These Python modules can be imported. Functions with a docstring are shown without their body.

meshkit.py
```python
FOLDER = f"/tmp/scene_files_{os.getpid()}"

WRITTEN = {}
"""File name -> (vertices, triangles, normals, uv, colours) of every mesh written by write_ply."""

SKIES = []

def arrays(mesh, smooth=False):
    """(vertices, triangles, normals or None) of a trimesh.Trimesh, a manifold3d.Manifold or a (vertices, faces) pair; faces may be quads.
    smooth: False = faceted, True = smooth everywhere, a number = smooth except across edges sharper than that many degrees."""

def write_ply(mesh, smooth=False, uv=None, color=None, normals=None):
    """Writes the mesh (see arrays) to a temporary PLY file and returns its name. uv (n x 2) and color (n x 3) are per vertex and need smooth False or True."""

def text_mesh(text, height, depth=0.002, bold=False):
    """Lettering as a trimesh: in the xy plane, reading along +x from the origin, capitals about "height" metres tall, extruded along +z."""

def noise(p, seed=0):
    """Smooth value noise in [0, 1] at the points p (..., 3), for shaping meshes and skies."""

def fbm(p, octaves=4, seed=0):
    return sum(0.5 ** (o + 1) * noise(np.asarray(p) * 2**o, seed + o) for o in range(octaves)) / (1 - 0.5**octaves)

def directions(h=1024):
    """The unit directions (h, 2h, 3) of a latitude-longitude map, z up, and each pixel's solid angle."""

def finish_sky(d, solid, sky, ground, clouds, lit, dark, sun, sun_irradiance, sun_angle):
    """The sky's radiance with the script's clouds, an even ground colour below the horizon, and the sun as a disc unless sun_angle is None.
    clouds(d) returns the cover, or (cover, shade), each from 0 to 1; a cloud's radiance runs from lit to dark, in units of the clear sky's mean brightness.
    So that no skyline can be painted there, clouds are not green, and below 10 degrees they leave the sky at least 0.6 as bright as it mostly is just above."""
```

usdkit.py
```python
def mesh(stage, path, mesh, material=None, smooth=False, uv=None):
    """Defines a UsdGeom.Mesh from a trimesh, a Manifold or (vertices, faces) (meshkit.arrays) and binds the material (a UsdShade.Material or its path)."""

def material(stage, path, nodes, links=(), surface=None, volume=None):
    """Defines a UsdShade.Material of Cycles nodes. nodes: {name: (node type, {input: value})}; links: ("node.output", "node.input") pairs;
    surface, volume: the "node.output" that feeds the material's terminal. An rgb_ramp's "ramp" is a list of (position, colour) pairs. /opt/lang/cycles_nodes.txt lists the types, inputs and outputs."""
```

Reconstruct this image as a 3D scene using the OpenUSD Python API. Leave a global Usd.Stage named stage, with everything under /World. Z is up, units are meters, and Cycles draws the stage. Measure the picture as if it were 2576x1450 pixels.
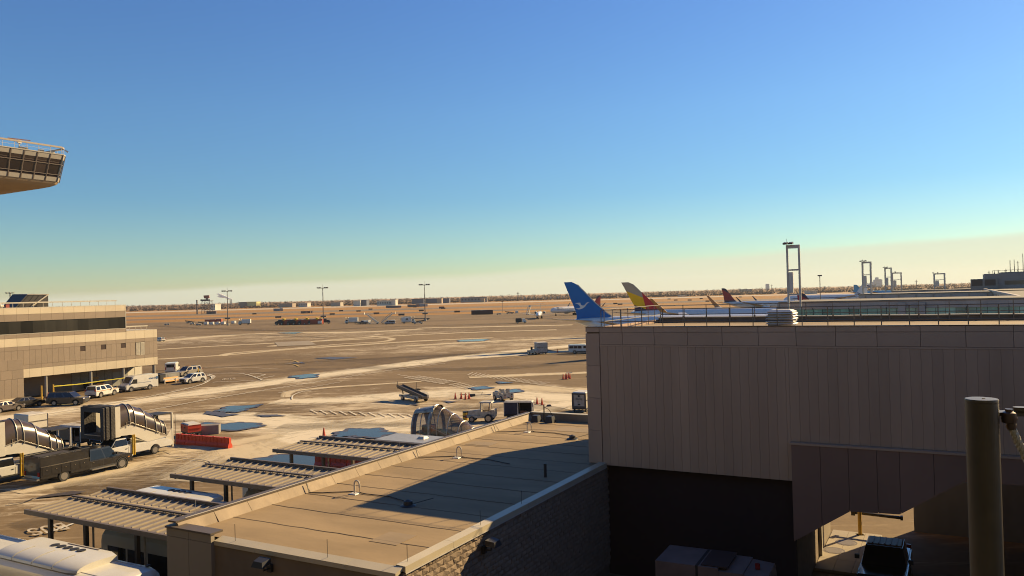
import math, random
import numpy as np
import trimesh
import shapely
from shapely.geometry import Polygon, LineString, Point, box as sbox
from shapely.ops import unary_union
import usdkit, meshkit
from pxr import Usd, UsdGeom, UsdLux, UsdShade, Gf, Sdf

stage = Usd.Stage.CreateInMemory()
UsdGeom.SetStageUpAxis(stage, UsdGeom.Tokens.z)
UsdGeom.SetStageMetersPerUnit(stage, 1.0)
world = UsdGeom.Xform.Define(stage, '/World')
stage.SetDefaultPrim(world.GetPrim())
UsdGeom.Scope.Define(stage, '/World/Looks')

# ---------------------------------------------------------------- camera, sky, sun, exposure
EXPOSURE = 1.12
SUN_AZ, SUN_EL = math.radians(55.5), math.radians(28.5)     # azimuth to the right of the view
FOC, IW, IH, PITCH, ROLL, EYE = 2010.0, 2576.0, 1449.6, 0.0083, 0.0272, 14.0
FW = np.array([0, math.cos(PITCH), math.sin(PITCH)])
R0 = np.array([1.0, 0, 0]); U0 = np.cross(R0, FW)
RT = R0 * math.cos(ROLL) - U0 * math.sin(ROLL); UP = np.cross(RT, FW)
CAM = np.array([0, 0, EYE])
cam = UsdGeom.Camera.Define(stage, '/World/camera')
m4 = Gf.Matrix4d(1.0)
for i, a in enumerate((RT, UP, -FW, CAM)):
    m4.SetRow(i, Gf.Vec4d(float(a[0]), float(a[1]), float(a[2]), 1.0 if i == 3 else 0.0))
cam.AddTransformOp().Set(m4)
cam.CreateHorizontalApertureAttr(36.0); cam.CreateVerticalApertureAttr(36.0 * 576 / 1024)
cam.CreateFocalLengthAttr(36.0 * FOC / IW)
cam.CreateClippingRangeAttr(Gf.Vec2f(0.1, 30000)); cam.CreateExposureAttr(EXPOSURE)

SUN_DIR = np.array([math.sin(SUN_AZ) * math.cos(SUN_EL), math.cos(SUN_AZ) * math.cos(SUN_EL), math.sin(SUN_EL)])
sun = UsdLux.DistantLight.Define(stage, '/World/sun')
sun.CreateIntensityAttr(1.25); sun.CreateAngleAttr(0.53); sun.CreateNormalizeAttr(True)
sun.CreateColorAttr(Gf.Vec3f(1.0, 0.75, 0.40))
zx = np.cross([0, 0, 1.0], SUN_DIR); zx /= np.linalg.norm(zx); zy = np.cross(SUN_DIR, zx)
ms = Gf.Matrix4d(1.0)
for i, a in enumerate((zx, zy, SUN_DIR)):
    ms.SetRow(i, Gf.Vec4d(*map(float, a), 0.0))
sun.AddTransformOp().Set(ms)

sky_mat = usdkit.material(stage, '/World/Looks/sky', {
    'tc': ('texture_coordinate', {}),
    'sky': ('sky_texture', {'sky_type': 'single_scattering', 'sun_disc': False, 'sun_elevation': SUN_EL, 'sun_rotation': SUN_AZ,
                            'altitude': 10.0, 'air_density': 1.0, 'aerosol_density': 0.2, 'ozone_density': 1.6}),
    'hsv': ('hsv', {'hue': 0.5, 'saturation': 1.12, 'value': 1.0, 'fac': 1.0}),
    'grade': ('rgb_ramp', {'ramp': [(0.0, (0.66, 0.68, 0.55)), (0.05, (0.53, 0.70, 0.71)), (0.12, (0.43, 0.66, 0.80)), (0.22, (0.51, 0.73, 0.91)), (0.40, (0.53, 0.73, 1.03)), (1.0, (0.48, 0.70, 1.06))]}),
    'tint': ('mix_color', {'blend_type': 'multiply', 'fac': 1.0}),
    # a thin bank of cirrus low over the horizon, with an uneven upper edge
    'xyz': ('separate_xyz', {}),
    'map': ('mapping', {'mapping_type': 'point', 'scale': (1.2, 1.2, 16.0)}),
    'n1': ('noise_texture', {'scale': 2.2, 'detail': 5.0, 'roughness': 0.55}),
    'edge': ('math', {'math_type': 'multiply_add', 'value2': 0.022, 'value3': 0.018}),
    'tilt': ('math', {'math_type': 'multiply_add', 'value2': 0.041}),
    'sub': ('math', {'math_type': 'subtract'}),
    'mask': ('map_range', {'range_type': 'smoothstep', 'from_min': -0.005, 'from_max': 0.004, 'to_min': 0.0, 'to_max': 0.72, 'clamp': True}),
    'cl': ('mix_color', {'blend_type': 'mix', 'b': (5.7, 5.8, 4.5)}),
    'bg': ('background_shader', {'strength': 0.06})},
    [('tc.generated', 'xyz.vector'), ('tc.generated', 'map.vector'), ('map.vector', 'n1.vector'),
     ('sky.color', 'hsv.color'), ('hsv.color', 'tint.a'), ('xyz.z', 'grade.fac'), ('grade.color', 'tint.b'),
     ('n1.fac', 'edge.value1'), ('xyz.x', 'tilt.value1'), ('edge.value', 'tilt.value3'),
     ('tilt.value', 'sub.value1'), ('xyz.z', 'sub.value2'), ('sub.value', 'mask.value'), ('mask.result', 'cl.fac'),
     ('tint.result', 'cl.a'), ('cl.result', 'bg.color')], surface='bg.background')
dome = UsdLux.DomeLight.Define(stage, '/World/sky')
dome.CreateIntensityAttr(1.0)
UsdShade.MaterialBindingAPI.Apply(dome.GetPrim()).Bind(sky_mat)
dome.GetPrim().SetCustomDataByKey('kind', 'structure')
dome.GetPrim().SetCustomDataByKey('label', 'clear blue sky with a pale low cloud bank along the horizon')

# ---------------------------------------------------------------- helpers
random.seed(7); np.random.seed(7)
GRID = math.radians(29.0)                                   # the airport's buildings stand on one grid
GU = np.array([math.sin(GRID), math.cos(GRID)]); GV = np.array([math.cos(GRID), -math.sin(GRID)])
RZU = 61.0                                                  # heading of local +x along GU, degrees
RZV = -29.0
def G(v, u, z=0.0):
    return np.array([v * GV[0] + u * GU[0], v * GV[1] + u * GU[1], z])
def ray(px, py):
    return FW + RT * (px - IW / 2) / FOC - UP * (py - IH / 2) / FOC
def at(px, py, z=0.0):
    """the point at height z that the photograph shows at (px, py) of its 2576 px wide copy"""
    d = ray(px, py); return CAM + d * (z - EYE) / d[2]
def on_v(px, py, v):
    d = ray(px, py); q = CAM + d * v / (d[:2] @ GV); return np.array([v, q[:2] @ GU, q[2]])
def on_u(px, py, u):
    d = ray(px, py); q = CAM + d * u / (d[:2] @ GU); return np.array([q[:2] @ GV, u, q[2]])
def far(px, py, dist):
    d = ray(px, py); return CAM + d * dist / d[1]
def vu(q):
    return float(q[:2] @ GV), float(q[:2] @ GU)

class MB:
    def __init__(s): s.v = []; s.f = []; s.n = 0
    def add(s, v, f):
        v = np.asarray(v, float)
        f = np.asarray(f, int)
        if f.shape[1] == 4: f = np.vstack([f[:, [0, 1, 2]], f[:, [0, 2, 3]]])
        s.v.append(v); s.f.append(f + s.n); s.n += len(v); return s
    def tri(s, t): return s.add(t.vertices, t.faces)
    def hexa(s, p):                                         # p: 4 bottom, 4 top, both counter-clockwise from above
        return s.add(p, [[0, 3, 2, 1], [4, 5, 6, 7], [0, 1, 5, 4], [1, 2, 6, 5], [2, 3, 7, 6], [3, 0, 4, 7]])
    def box(s, x0, x1, y0, y1, z0, z1):
        x0, x1 = min(x0, x1), max(x0, x1); y0, y1 = min(y0, y1), max(y0, y1); z0, z1 = min(z0, z1), max(z0, z1)
        return s.hexa([(x0, y0, z0), (x1, y0, z0), (x1, y1, z0), (x0, y1, z0), (x0, y0, z1), (x1, y0, z1), (x1, y1, z1), (x0, y1, z1)])
    def frustum(s, b, t):                                   # rectangles (x0,x1,y0,y1,z)
        q = lambda r: [(r[0], r[2], r[4]), (r[1], r[2], r[4]), (r[1], r[3], r[4]), (r[0], r[3], r[4])]
        return s.hexa(q(b) + q(t))
    def beam(s, p, q, w, h, up=(0, 0, 1)):
        p, q = np.asarray(p, float), np.asarray(q, float); d = q - p; d /= np.linalg.norm(d)
        up = np.asarray(up, float)
        if abs(d @ up) > 0.98: up = np.array([1.0, 0, 0])
        a = np.cross(d, up); a /= np.linalg.norm(a); b = np.cross(a, d); a = a * w / 2; b = b * h / 2
        return s.hexa([p + a - b, p - a - b, q - a - b, q + a - b, p + a + b, p - a + b, q - a + b, q + a + b])
    def loft(s, secs, caps=True):
        secs = [np.asarray(k, float) for k in secs]; n = len(secs[0]); f = []
        for i in range(len(secs) - 1):
            for j in range(n):
                k = (j + 1) % n; f.append([i * n + j, i * n + k, (i + 1) * n + k, (i + 1) * n + j])
        v = np.vstack(secs); s.add(v, f)
        if caps:
            for sec, rev in ((secs[0], True), (secs[-1], False)):
                c = sec.mean(0); fs = [[j, (j + 1) % n, n] for j in range(n)]
                if rev: fs = [[a[1], a[0], a[2]] for a in fs]
                s.add(np.vstack([sec, c]), fs)
        return s
    def tube(s, pts, r, n=6, caps=True):
        pts = [np.asarray(p, float) for p in pts]; secs = []
        rr = r if hasattr(r, '__len__') else [r] * len(pts)
        prev = None
        for i, p in enumerate(pts):
            d = pts[min(i + 1, len(pts) - 1)] - pts[max(i - 1, 0)]; d = d / (np.linalg.norm(d) + 1e-12)
            ref = prev if prev is not None else (np.array([0, 0, 1.0]) if abs(d[2]) < 0.9 else np.array([1.0, 0, 0]))
            a = ref - d * (ref @ d); a /= np.linalg.norm(a) + 1e-12; b = np.cross(d, a); prev = a
            th = np.arange(n) * 2 * math.pi / n
            secs.append(p + rr[i] * (np.cos(th)[:, None] * a + np.sin(th)[:, None] * b))
        return s.loft(secs, caps)
    def cyl(s, c, r, h, n=16, r2=None):
        c = np.asarray(c, float); return s.tube([c, c + [0, 0, h]], [r, r if r2 is None else r2], n)
    def disc(s, c, axis, r, t, n=16):
        c = np.asarray(c, float); axis = np.asarray(axis, float); return s.tube([c - axis * t / 2, c + axis * t / 2], r, n)
    def lathe(s, prof, n=16, c=(0, 0, 0), axis='z', ring=False):
        th = np.arange(n) * 2 * math.pi / n; secs = []
        for r, z in prof:
            a, b = r * np.cos(th), r * np.sin(th); zz = np.full(n, z)
            q = np.stack([a, b, zz], 1) if axis == 'z' else (np.stack([b, zz, a], 1) if axis == 'y' else np.stack([zz, a, b], 1))
            secs.append(q + np.asarray(c, float))
        return s.loft(secs + secs[:1], False) if ring else s.loft(secs)
    def poly(s, shape, O, ax, ay, depth):                   # extrude a shapely shape lying in the plane (O, ax, ay) by the vector depth
        ax, ay, O, depth = (np.asarray(k, float) for k in (ax, ay, O, depth))
        for g in getattr(shape, 'geoms', [shape]):
            if g.is_empty or g.area < 1e-7: continue
            t = trimesh.creation.extrude_polygon(g, 1.0, engine='earcut'); q = t.vertices
            v = O + q[:, :1] * ax + q[:, 1:2] * ay + q[:, 2:3] * depth
            f = t.faces if np.cross(ax, ay) @ depth > 0 else t.faces[:, ::-1]
            s.add(v, f)
        return s
    def sheet(s, shape, z):                                  # a flat sheet facing up
        for g in getattr(shape, 'geoms', [shape]):
            if g.is_empty or g.area < 1e-7: continue
            q, f = trimesh.creation.triangulate_polygon(g, engine='earcut')
            f = np.asarray(f); n = np.cross(q[f[:, 1]] - q[f[:, 0]], q[f[:, 2]] - q[f[:, 0]]); f[n < 0] = f[n < 0][:, ::-1]
            s.add(np.column_stack([q, np.full(len(q), z)]), f)
        return s
    def move(s, off):
        s.v = [q + np.asarray(off, float) for q in s.v]; return s
    def rot(s, deg, axis=2, c=(0, 0, 0)):
        a = math.radians(deg); i, j = [(1, 2), (2, 0), (0, 1)][axis]; c = np.asarray(c, float); out = []
        for q in s.v:
            q = q - c; r = q.copy(); r[:, i] = q[:, i] * math.cos(a) - q[:, j] * math.sin(a); r[:, j] = q[:, i] * math.sin(a) + q[:, j] * math.cos(a); out.append(r + c)
        s.v = out; return s
    def arr(s): return np.vstack(s.v), np.vstack(s.f)

USED = {}
def numbered(parent, name):
    k = (parent, name); n = USED.get(k, -1) + 1; USED[k] = n
    return f'{parent}/{name}' + (f'_{n:03d}' if n else '')
def tag(prim, label=None, cat=None, group=None, kind=None):
    for k, x in (('label', label), ('category', cat), ('group', group), ('kind', kind)):
        if x: prim.SetCustomDataByKey(k, x)
class T:
    def __init__(s, path, off=(0, 0, 0)): s.path = path; s.off = np.asarray(off, float); s.prim = stage.GetPrimAtPath(path)
def thing(name, label, cat, loc=(0, 0, 0), rz=0.0, group=None, kind=None, rx=0.0, ry=0.0):
    path = numbered('/World', name); x = UsdGeom.Xform.Define(stage, path)
    x.AddTranslateOp().Set(Gf.Vec3d(*map(float, loc))); x.AddRotateXYZOp().Set(Gf.Vec3f(float(rx), float(ry), float(rz)))
    tag(x.GetPrim(), label, cat, group, kind); return T(path)
def gridthing(name, label, cat, v0, u0, group=None, kind=None):
    """a thing on the building grid: its parts are given in (v, u, z)"""
    t = thing(name, label, cat, G(v0, u0), RZV, group, kind); t.off = np.array([v0, u0, 0.0]); return t
def part(t, name, mb, mat, smooth=False, label=None, kind=None):
    v, f = mb.arr(); path = numbered(t.path, name)
    m = usdkit.mesh(stage, path, (v - t.off, f), mat, smooth)
    tag(m.GetPrim(), label, None, None, kind); return T(path, t.off)
def single(name, label, cat, mb, mat, smooth=False, group=None, kind=None):
    v, f = mb.arr(); path = numbered('/World', name); m = usdkit.mesh(stage, path, (v, f), mat, smooth)
    tag(m.GetPrim(), label, cat, group, kind); return T(path)
def copy(t, loc, rz=0.0, label=None, group=None, scale=None):
    base = t.path.split('/')[-1]
    if base[-4:-3] == '_' and base[-3:].isdigit(): base = base[:-4]
    path = numbered('/World', base); x = UsdGeom.Xform.Define(stage, path); p = x.GetPrim()
    p.GetReferences().AddInternalReference(t.path); p.SetInstanceable(True)
    x = UsdGeom.Xformable(p); x.ClearXformOpOrder(); x.SetXformOpOrder([])
    p.CreateAttribute('xformOp:translate', Sdf.ValueTypeNames.Double3).Set(Gf.Vec3d(*map(float, loc)))
    p.CreateAttribute('xformOp:rotateXYZ', Sdf.ValueTypeNames.Float3).Set(Gf.Vec3f(0, 0, float(rz)))
    ops = ['xformOp:translate', 'xformOp:rotateXYZ']
    if scale: p.CreateAttribute('xformOp:scale', Sdf.ValueTypeNames.Float3).Set(Gf.Vec3f(*([float(scale)] * 3))); ops.append('xformOp:scale')
    p.CreateAttribute('xformOpOrder', Sdf.ValueTypeNames.TokenArray).Set(ops)
    tag(p, label, None, group); return T(path)

# ---------------------------------------------------------------- materials
MATS = {}
LIT = 0.74                                                  # paints and coatings: overall reflectance scale
SHADE_SIDE = {'grey_cladding_a', 'grey_cladding_b', 'grey_cladding_c', 'fascia_panel', 'enclosure_panel', 'pier_panel', 'green_glass', 'plant_room', 'bare_concrete', 'rubber_bellows', 'undercroft_wall', 'gantry_steel', 'gantry_panel', 'vent_white', 'safety_yellow', 'smoke_white'}
def mat(name, c, rough=0.6, metal=0.0, c2=None, scale=2.0, detail=4.0, amount=(0.35, 0.7), bump=0.0, bump_scale=None, coat=0.0, stretch=(1, 1, 1), vary=0.0, spec=0.5, rz=0.0, alpha=None):
    if name in MATS: return MATS[name]
    c2 = tuple(k * 0.82 for k in c) if c2 is None else c2
    if name not in SHADE_SIDE: c, c2 = tuple(k * LIT for k in c), tuple(k * LIT for k in c2)
    nodes = {'tc': ('texture_coordinate', {}), 'map': ('mapping', {'mapping_type': 'point', 'scale': stretch, 'rotation': (0, 0, math.radians(rz))}),
             'n': ('noise_texture', {'scale': scale, 'detail': detail, 'roughness': 0.6}),
             'r': ('map_range', {'from_min': amount[0], 'from_max': amount[1], 'to_min': 0.0, 'to_max': 1.0, 'clamp': True}),
             'm': ('mix_color', {'blend_type': 'mix', 'a': c, 'b': c2}),
             'p': ('principled_bsdf', {'roughness': rough, 'metallic': metal, 'coat_weight': coat, 'specular_ior_level': spec})}
    links = [('tc.object', 'map.vector'), ('map.vector', 'n.vector'), ('n.fac', 'r.value'), ('r.result', 'm.fac')]
    out = 'm.result'
    if vary:
        nodes['oi'] = ('object_info', {}); nodes['vr'] = ('map_range', {'to_min': 1 - vary, 'to_max': 1 + vary})
        nodes['vh'] = ('hsv', {'hue': 0.5, 'saturation': 1.0, 'fac': 1.0})
        links += [('oi.random', 'vr.value'), ('vr.result', 'vh.value'), (out, 'vh.color')]; out = 'vh.color'
    links.append((out, 'p.base_color'))
    if bump:
        nodes['bn'] = ('noise_texture', {'scale': bump_scale or scale * 4, 'detail': 3.0}); nodes['b'] = ('bump', {'strength': 1.0, 'distance': bump})
        links += [('map.vector', 'bn.vector'), ('bn.fac', 'b.height'), ('b.normal', 'p.normal')]
    surf = 'p.BSDF'
    if alpha is not None:
        nodes['tr'] = ('transparent_bsdf', {}); nodes['mx'] = ('mix_closure', {'fac': alpha}); links += [('tr.BSDF', 'mx.closure1'), ('p.BSDF', 'mx.closure2')]; surf = 'mx.closure'
    MATS[name] = usdkit.material(stage, '/World/Looks/' + name, nodes, links, surface=surf); return MATS[name]
# ---------------------------------------------------------------- the ground
def ground_mat(name, c, c2, c3, spots, rough=0.85, frost=()):
    """old apron paving: broad tone changes, blotches, fine grit and worn streaks"""
    c, c2, c3 = (tuple(k * LIT for k in q) for q in (c, c2, c3))
    nodes = {
        'g': ('geometry', {}),
        'm1': ('mapping', {'mapping_type': 'point', 'scale': (0.012, 0.02, 1)}), 'n1': ('noise_texture', {'scale': 1.0, 'detail': 5.0, 'roughness': 0.6}),
        'r1': ('map_range', {'from_min': 0.40, 'from_max': 0.60, 'clamp': True}),
        'm2': ('mapping', {'mapping_type': 'point', 'scale': (0.07, 0.55, 1), 'rotation': (0, 0, math.radians(-14))}), 'n2': ('noise_texture', {'scale': 1.0, 'detail': 8.0, 'roughness': 0.72, 'distortion': 0.9}),
        'r2': ('map_range', {'from_min': 0.54, 'from_max': 0.70, 'to_max': spots, 'clamp': True}),
        'n3': ('noise_texture', {'scale': 1.6, 'detail': 6.0, 'roughness': 0.7}), 'r3': ('map_range', {'from_min': 0.3, 'from_max': 0.7, 'to_min': 0.84, 'to_max': 1.12}),
        'm4': ('mapping', {'mapping_type': 'point', 'scale': (0.035, 0.22, 1), 'rotation': (0, 0, math.radians(-18))}), 'n4': ('noise_texture', {'scale': 1.3, 'detail': 6.0, 'roughness': 0.62, 'distortion': 0.4}),
        'r4': ('map_range', {'from_min': 0.60, 'from_max': 0.70, 'to_max': 0.42, 'clamp': True}),
        'a': ('mix_color', {'blend_type': 'mix', 'a': c, 'b': c2}), 'b': ('mix_color', {'blend_type': 'mix', 'b': c3}),
        'd': ('mix_color', {'blend_type': 'mix', 'b': tuple(k * 0.55 for k in c)}),
        'h': ('hsv', {'hue': 0.5, 'saturation': 1.0, 'fac': 1.0}), 'p': ('principled_bsdf', {'roughness': rough, 'specular_ior_level': 0.12}),
        'bp': ('bump', {'strength': 0.5, 'distance': 0.01})}
    links = [('g.position', 'm1.vector'), ('m1.vector', 'n1.vector'), ('n1.fac', 'r1.value'), ('r1.result', 'a.fac'),
         ('g.position', 'm2.vector'), ('m2.vector', 'n2.vector'), ('n2.fac', 'r2.value'), ('r2.result', 'b.fac'), ('a.result', 'b.a'),
         ('g.position', 'm4.vector'), ('m4.vector', 'n4.vector'), ('n4.fac', 'r4.value'), ('r4.result', 'd.fac'), ('b.result', 'd.a'),
         ('g.position', 'n3.vector'), ('n3.fac', 'r3.value'), ('r3.result', 'h.value'), ('d.result', 'h.color'), ('h.color', 'p.base_color'),
         ('n3.fac', 'bp.height'), ('bp.normal', 'p.normal')]
    out = 'd.result'
    for k, (cx, cy, rx, ry, rot, gain, tint) in enumerate(frost):     # dried frost and salt lying in broad drifts
        a = math.radians(rot); ca, sa = math.cos(a), math.sin(a)
        nodes[f'fm{k}'] = ('mapping', {'mapping_type': 'texture', 'location': (cx, cy, 0), 'rotation': (0, 0, a), 'scale': (rx, ry, 1)})
        nodes[f'fx{k}'] = ('separate_xyz', {}); nodes[f'fa{k}'] = ('math', {'math_type': 'multiply'}); nodes[f'fb{k}'] = ('math', {'math_type': 'multiply_add'})
        nodes[f'fr{k}'] = ('map_range', {'range_type': 'smoothstep', 'from_min': 1.0, 'from_max': 0.1, 'to_min': -0.30, 'to_max': gain, 'clamp': True})
        nodes[f'fs{k}'] = ('mapping', {'mapping_type': 'point', 'scale': (0.16, 1.1, 1), 'rotation': (0, 0, -a + 0.35 * (k % 3 - 1))})
        nodes[f'fn{k}'] = ('noise_texture', {'scale': 1.0, 'detail': 9.0, 'roughness': 0.74, 'distortion': 1.6})
        nodes[f'fl{k}'] = ('noise_texture', {'scale': 0.11, 'detail': 5.0, 'roughness': 0.6, 'distortion': 0.8})
        nodes[f'fw{k}'] = ('math', {'math_type': 'multiply_add', 'value2': 2.0, 'value3': -0.52}); nodes[f'fp{k}'] = ('math', {'math_type': 'add'}); nodes[f'fq{k}'] = ('math', {'math_type': 'add'})
        nodes[f'ft{k}'] = ('map_range', {'from_min': 1.03, 'from_max': 1.36, 'to_max': 0.95, 'clamp': True}); nodes[f'fc{k}'] = ('mix_color', {'blend_type': 'mix', 'b': tint})
        links += [('g.position', f'fm{k}.vector'), (f'fm{k}.vector', f'fx{k}.vector'), (f'fx{k}.x', f'fa{k}.value1'), (f'fx{k}.x', f'fa{k}.value2'), (f'fx{k}.y', f'fb{k}.value1'), (f'fx{k}.y', f'fb{k}.value2'), (f'fa{k}.value', f'fb{k}.value3'), (f'fb{k}.value', f'fr{k}.value'),
                  ('g.position', f'fs{k}.vector'), (f'fs{k}.vector', f'fn{k}.vector'), ('g.position', f'fl{k}.vector'), (f'fn{k}.fac', f'fw{k}.value1'), (f'fw{k}.value', f'fp{k}.value1'), (f'fl{k}.fac', f'fp{k}.value2'), (f'fp{k}.value', f'fq{k}.value1'), (f'fr{k}.result', f'fq{k}.value2'), (f'fq{k}.value', f'ft{k}.value'), (f'ft{k}.result', f'fc{k}.fac'), (out, f'fc{k}.a')]
        out = f'fc{k}.result'
    links = [(out if a == 'd.result' and b == 'h.color' else a, b) for a, b in links]
    MATS[name] = usdkit.material(stage, '/World/Looks/' + name, nodes, links, surface='p.BSDF')
    return MATS[name]
FROST, DAMP = (0.48, 0.395, 0.275), (0.085, 0.058, 0.034)
APRON = ground_mat('apron_paving', (0.235, 0.163, 0.088), (0.175, 0.120, 0.065), (0.54, 0.42, 0.27), 0.55, frost=[(*at(px, py)[:2], rx, ry, rot, gain, tint) for px, py, rx, ry, rot, gain, tint in (
    (770, 1088, 40, 17, 10, 0.20, FROST), (1250, 1000, 42, 20, -8, 0.17, FROST), (560, 1150, 34, 12, 55, 0.16, FROST), (900, 1040, 60, 34, 5, 0.10, FROST), (620, 850, 130, 60, 10, 0.10, FROST), (1300, 862, 90, 40, 25, 0.12, FROST), (430, 1000, 60, 14, 52, 0.12, FROST), (720, 930, 80, 20, 40, 0.20, DAMP), (560, 1040, 22, 9, 30, 0.22, DAMP))])
GRASS = ground_mat('dry_grass', (0.42, 0.225, 0.070), (0.32, 0.17, 0.055), (0.48, 0.28, 0.10), 0.5, 0.95)
TAXI = ground_mat('taxiway_paving', (0.26, 0.20, 0.14), (0.20, 0.155, 0.105), (0.36, 0.29, 0.2), 0.4)
RUNWAY = ground_mat('runway_paving', (0.58, 0.50, 0.38), (0.50, 0.42, 0.31), (0.66, 0.58, 0.46), 0.4)

def sheet(name, shape, z, m, label=None, kind='structure'):
    return single(name, label, None, MB().sheet(shape, z), m, kind=kind)
sheet('ground', Polygon([(-9000, -300), (9000, -300), (9000, 14000), (-9000, 14000)]), -0.10, GRASS, 'dry tan winter grass of the airfield reaching to the trees')
def edge(py0, py1, x0=-500, x1=3200):
    """a line across the field at the photograph's row py0 (left) to py1 (right)"""
    return [at(x, py0 + (py1 - py0) * (x / IW))[:2] for x in (x0, x1)]
near_edge = edge(822, 752)
ap = [(-700, -120), (900, -120), tuple(near_edge[1]), tuple(near_edge[0])]
sheet('apron', Polygon(ap), 0.0, APRON, 'worn tan concrete apron with salt stains')
def band(name, a0, a1, b0, b1, z, m, label):
    p, q = edge(a0, a1), edge(b0, b1)
    sheet(name, Polygon([tuple(p[0]), tuple(p[1]), tuple(q[1]), tuple(q[0])]), z, m, label)
band('taxiway', 807, 738.5, 803, 735, -0.05, TAXI, 'grey brown taxiway across the grass')
band('runway', 797, 726.3, 794.4, 724.3, -0.05, RUNWAY, 'pale runway strip across the dry grass')
DIRT = mat('dark_verge', (0.105, 0.075, 0.05), 0.95, c2=(0.15, 0.105, 0.07), scale=0.05)
band('verge', 815.5, 747, 812.6, 744.5, -0.045, DIRT, 'dark strip of bare soil beside the apron')
band('verge', 789, 719.5, 788, 718.7, -0.045, DIRT, 'thin dark strip of bare soil beyond the runway')

# salt and frost tracks: feathered ribbons lying on the apron
def ribbon_mesh(pts, w, z):
    pts = [np.asarray(p, float)[:2] for p in pts]
    n = 10; P = []
    for i in range(len(pts) - 1):                          # Catmull-Rom
        a, b, c, d = pts[max(i - 1, 0)], pts[i], pts[i + 1], pts[min(i + 2, len(pts) - 1)]
        for k in range(n):
            t = k / n; P.append(0.5 * (2 * b + (c - a) * t + (2 * a - 5 * b + 4 * c - d) * t * t + (3 * b - a - 3 * c + d) * t ** 3))
    P.append(pts[-1]); P = np.array(P); dP = np.gradient(P, axis=0); dP /= np.linalg.norm(dP, axis=1)[:, None] + 1e-9
    N = np.stack([-dP[:, 1], dP[:, 0]], 1); s = np.concatenate([[0], np.cumsum(np.linalg.norm(np.diff(P, axis=0), axis=1))])
    W = np.interp(np.linspace(0, 1, len(P)), np.linspace(0, 1, len(w)) if hasattr(w, '__len__') else [0, 1], w if hasattr(w, '__len__') else [w, w])
    L = P - N * W[:, None] / 2; R = P + N * W[:, None] / 2; m = len(P)
    v = np.zeros((2 * m, 3)); v[:m, :2] = L; v[m:, :2] = R; v[:, 2] = z
    uv = np.zeros((2 * m, 2)); uv[:m, 0] = s; uv[m:, 0] = s; uv[m:, 1] = 1.0
    f = [[i, i + 1, m + i + 1, m + i] for i in range(m - 1)]
    f = np.array(f); f = f[:, ::-1]
    return v, f, uv
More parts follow.
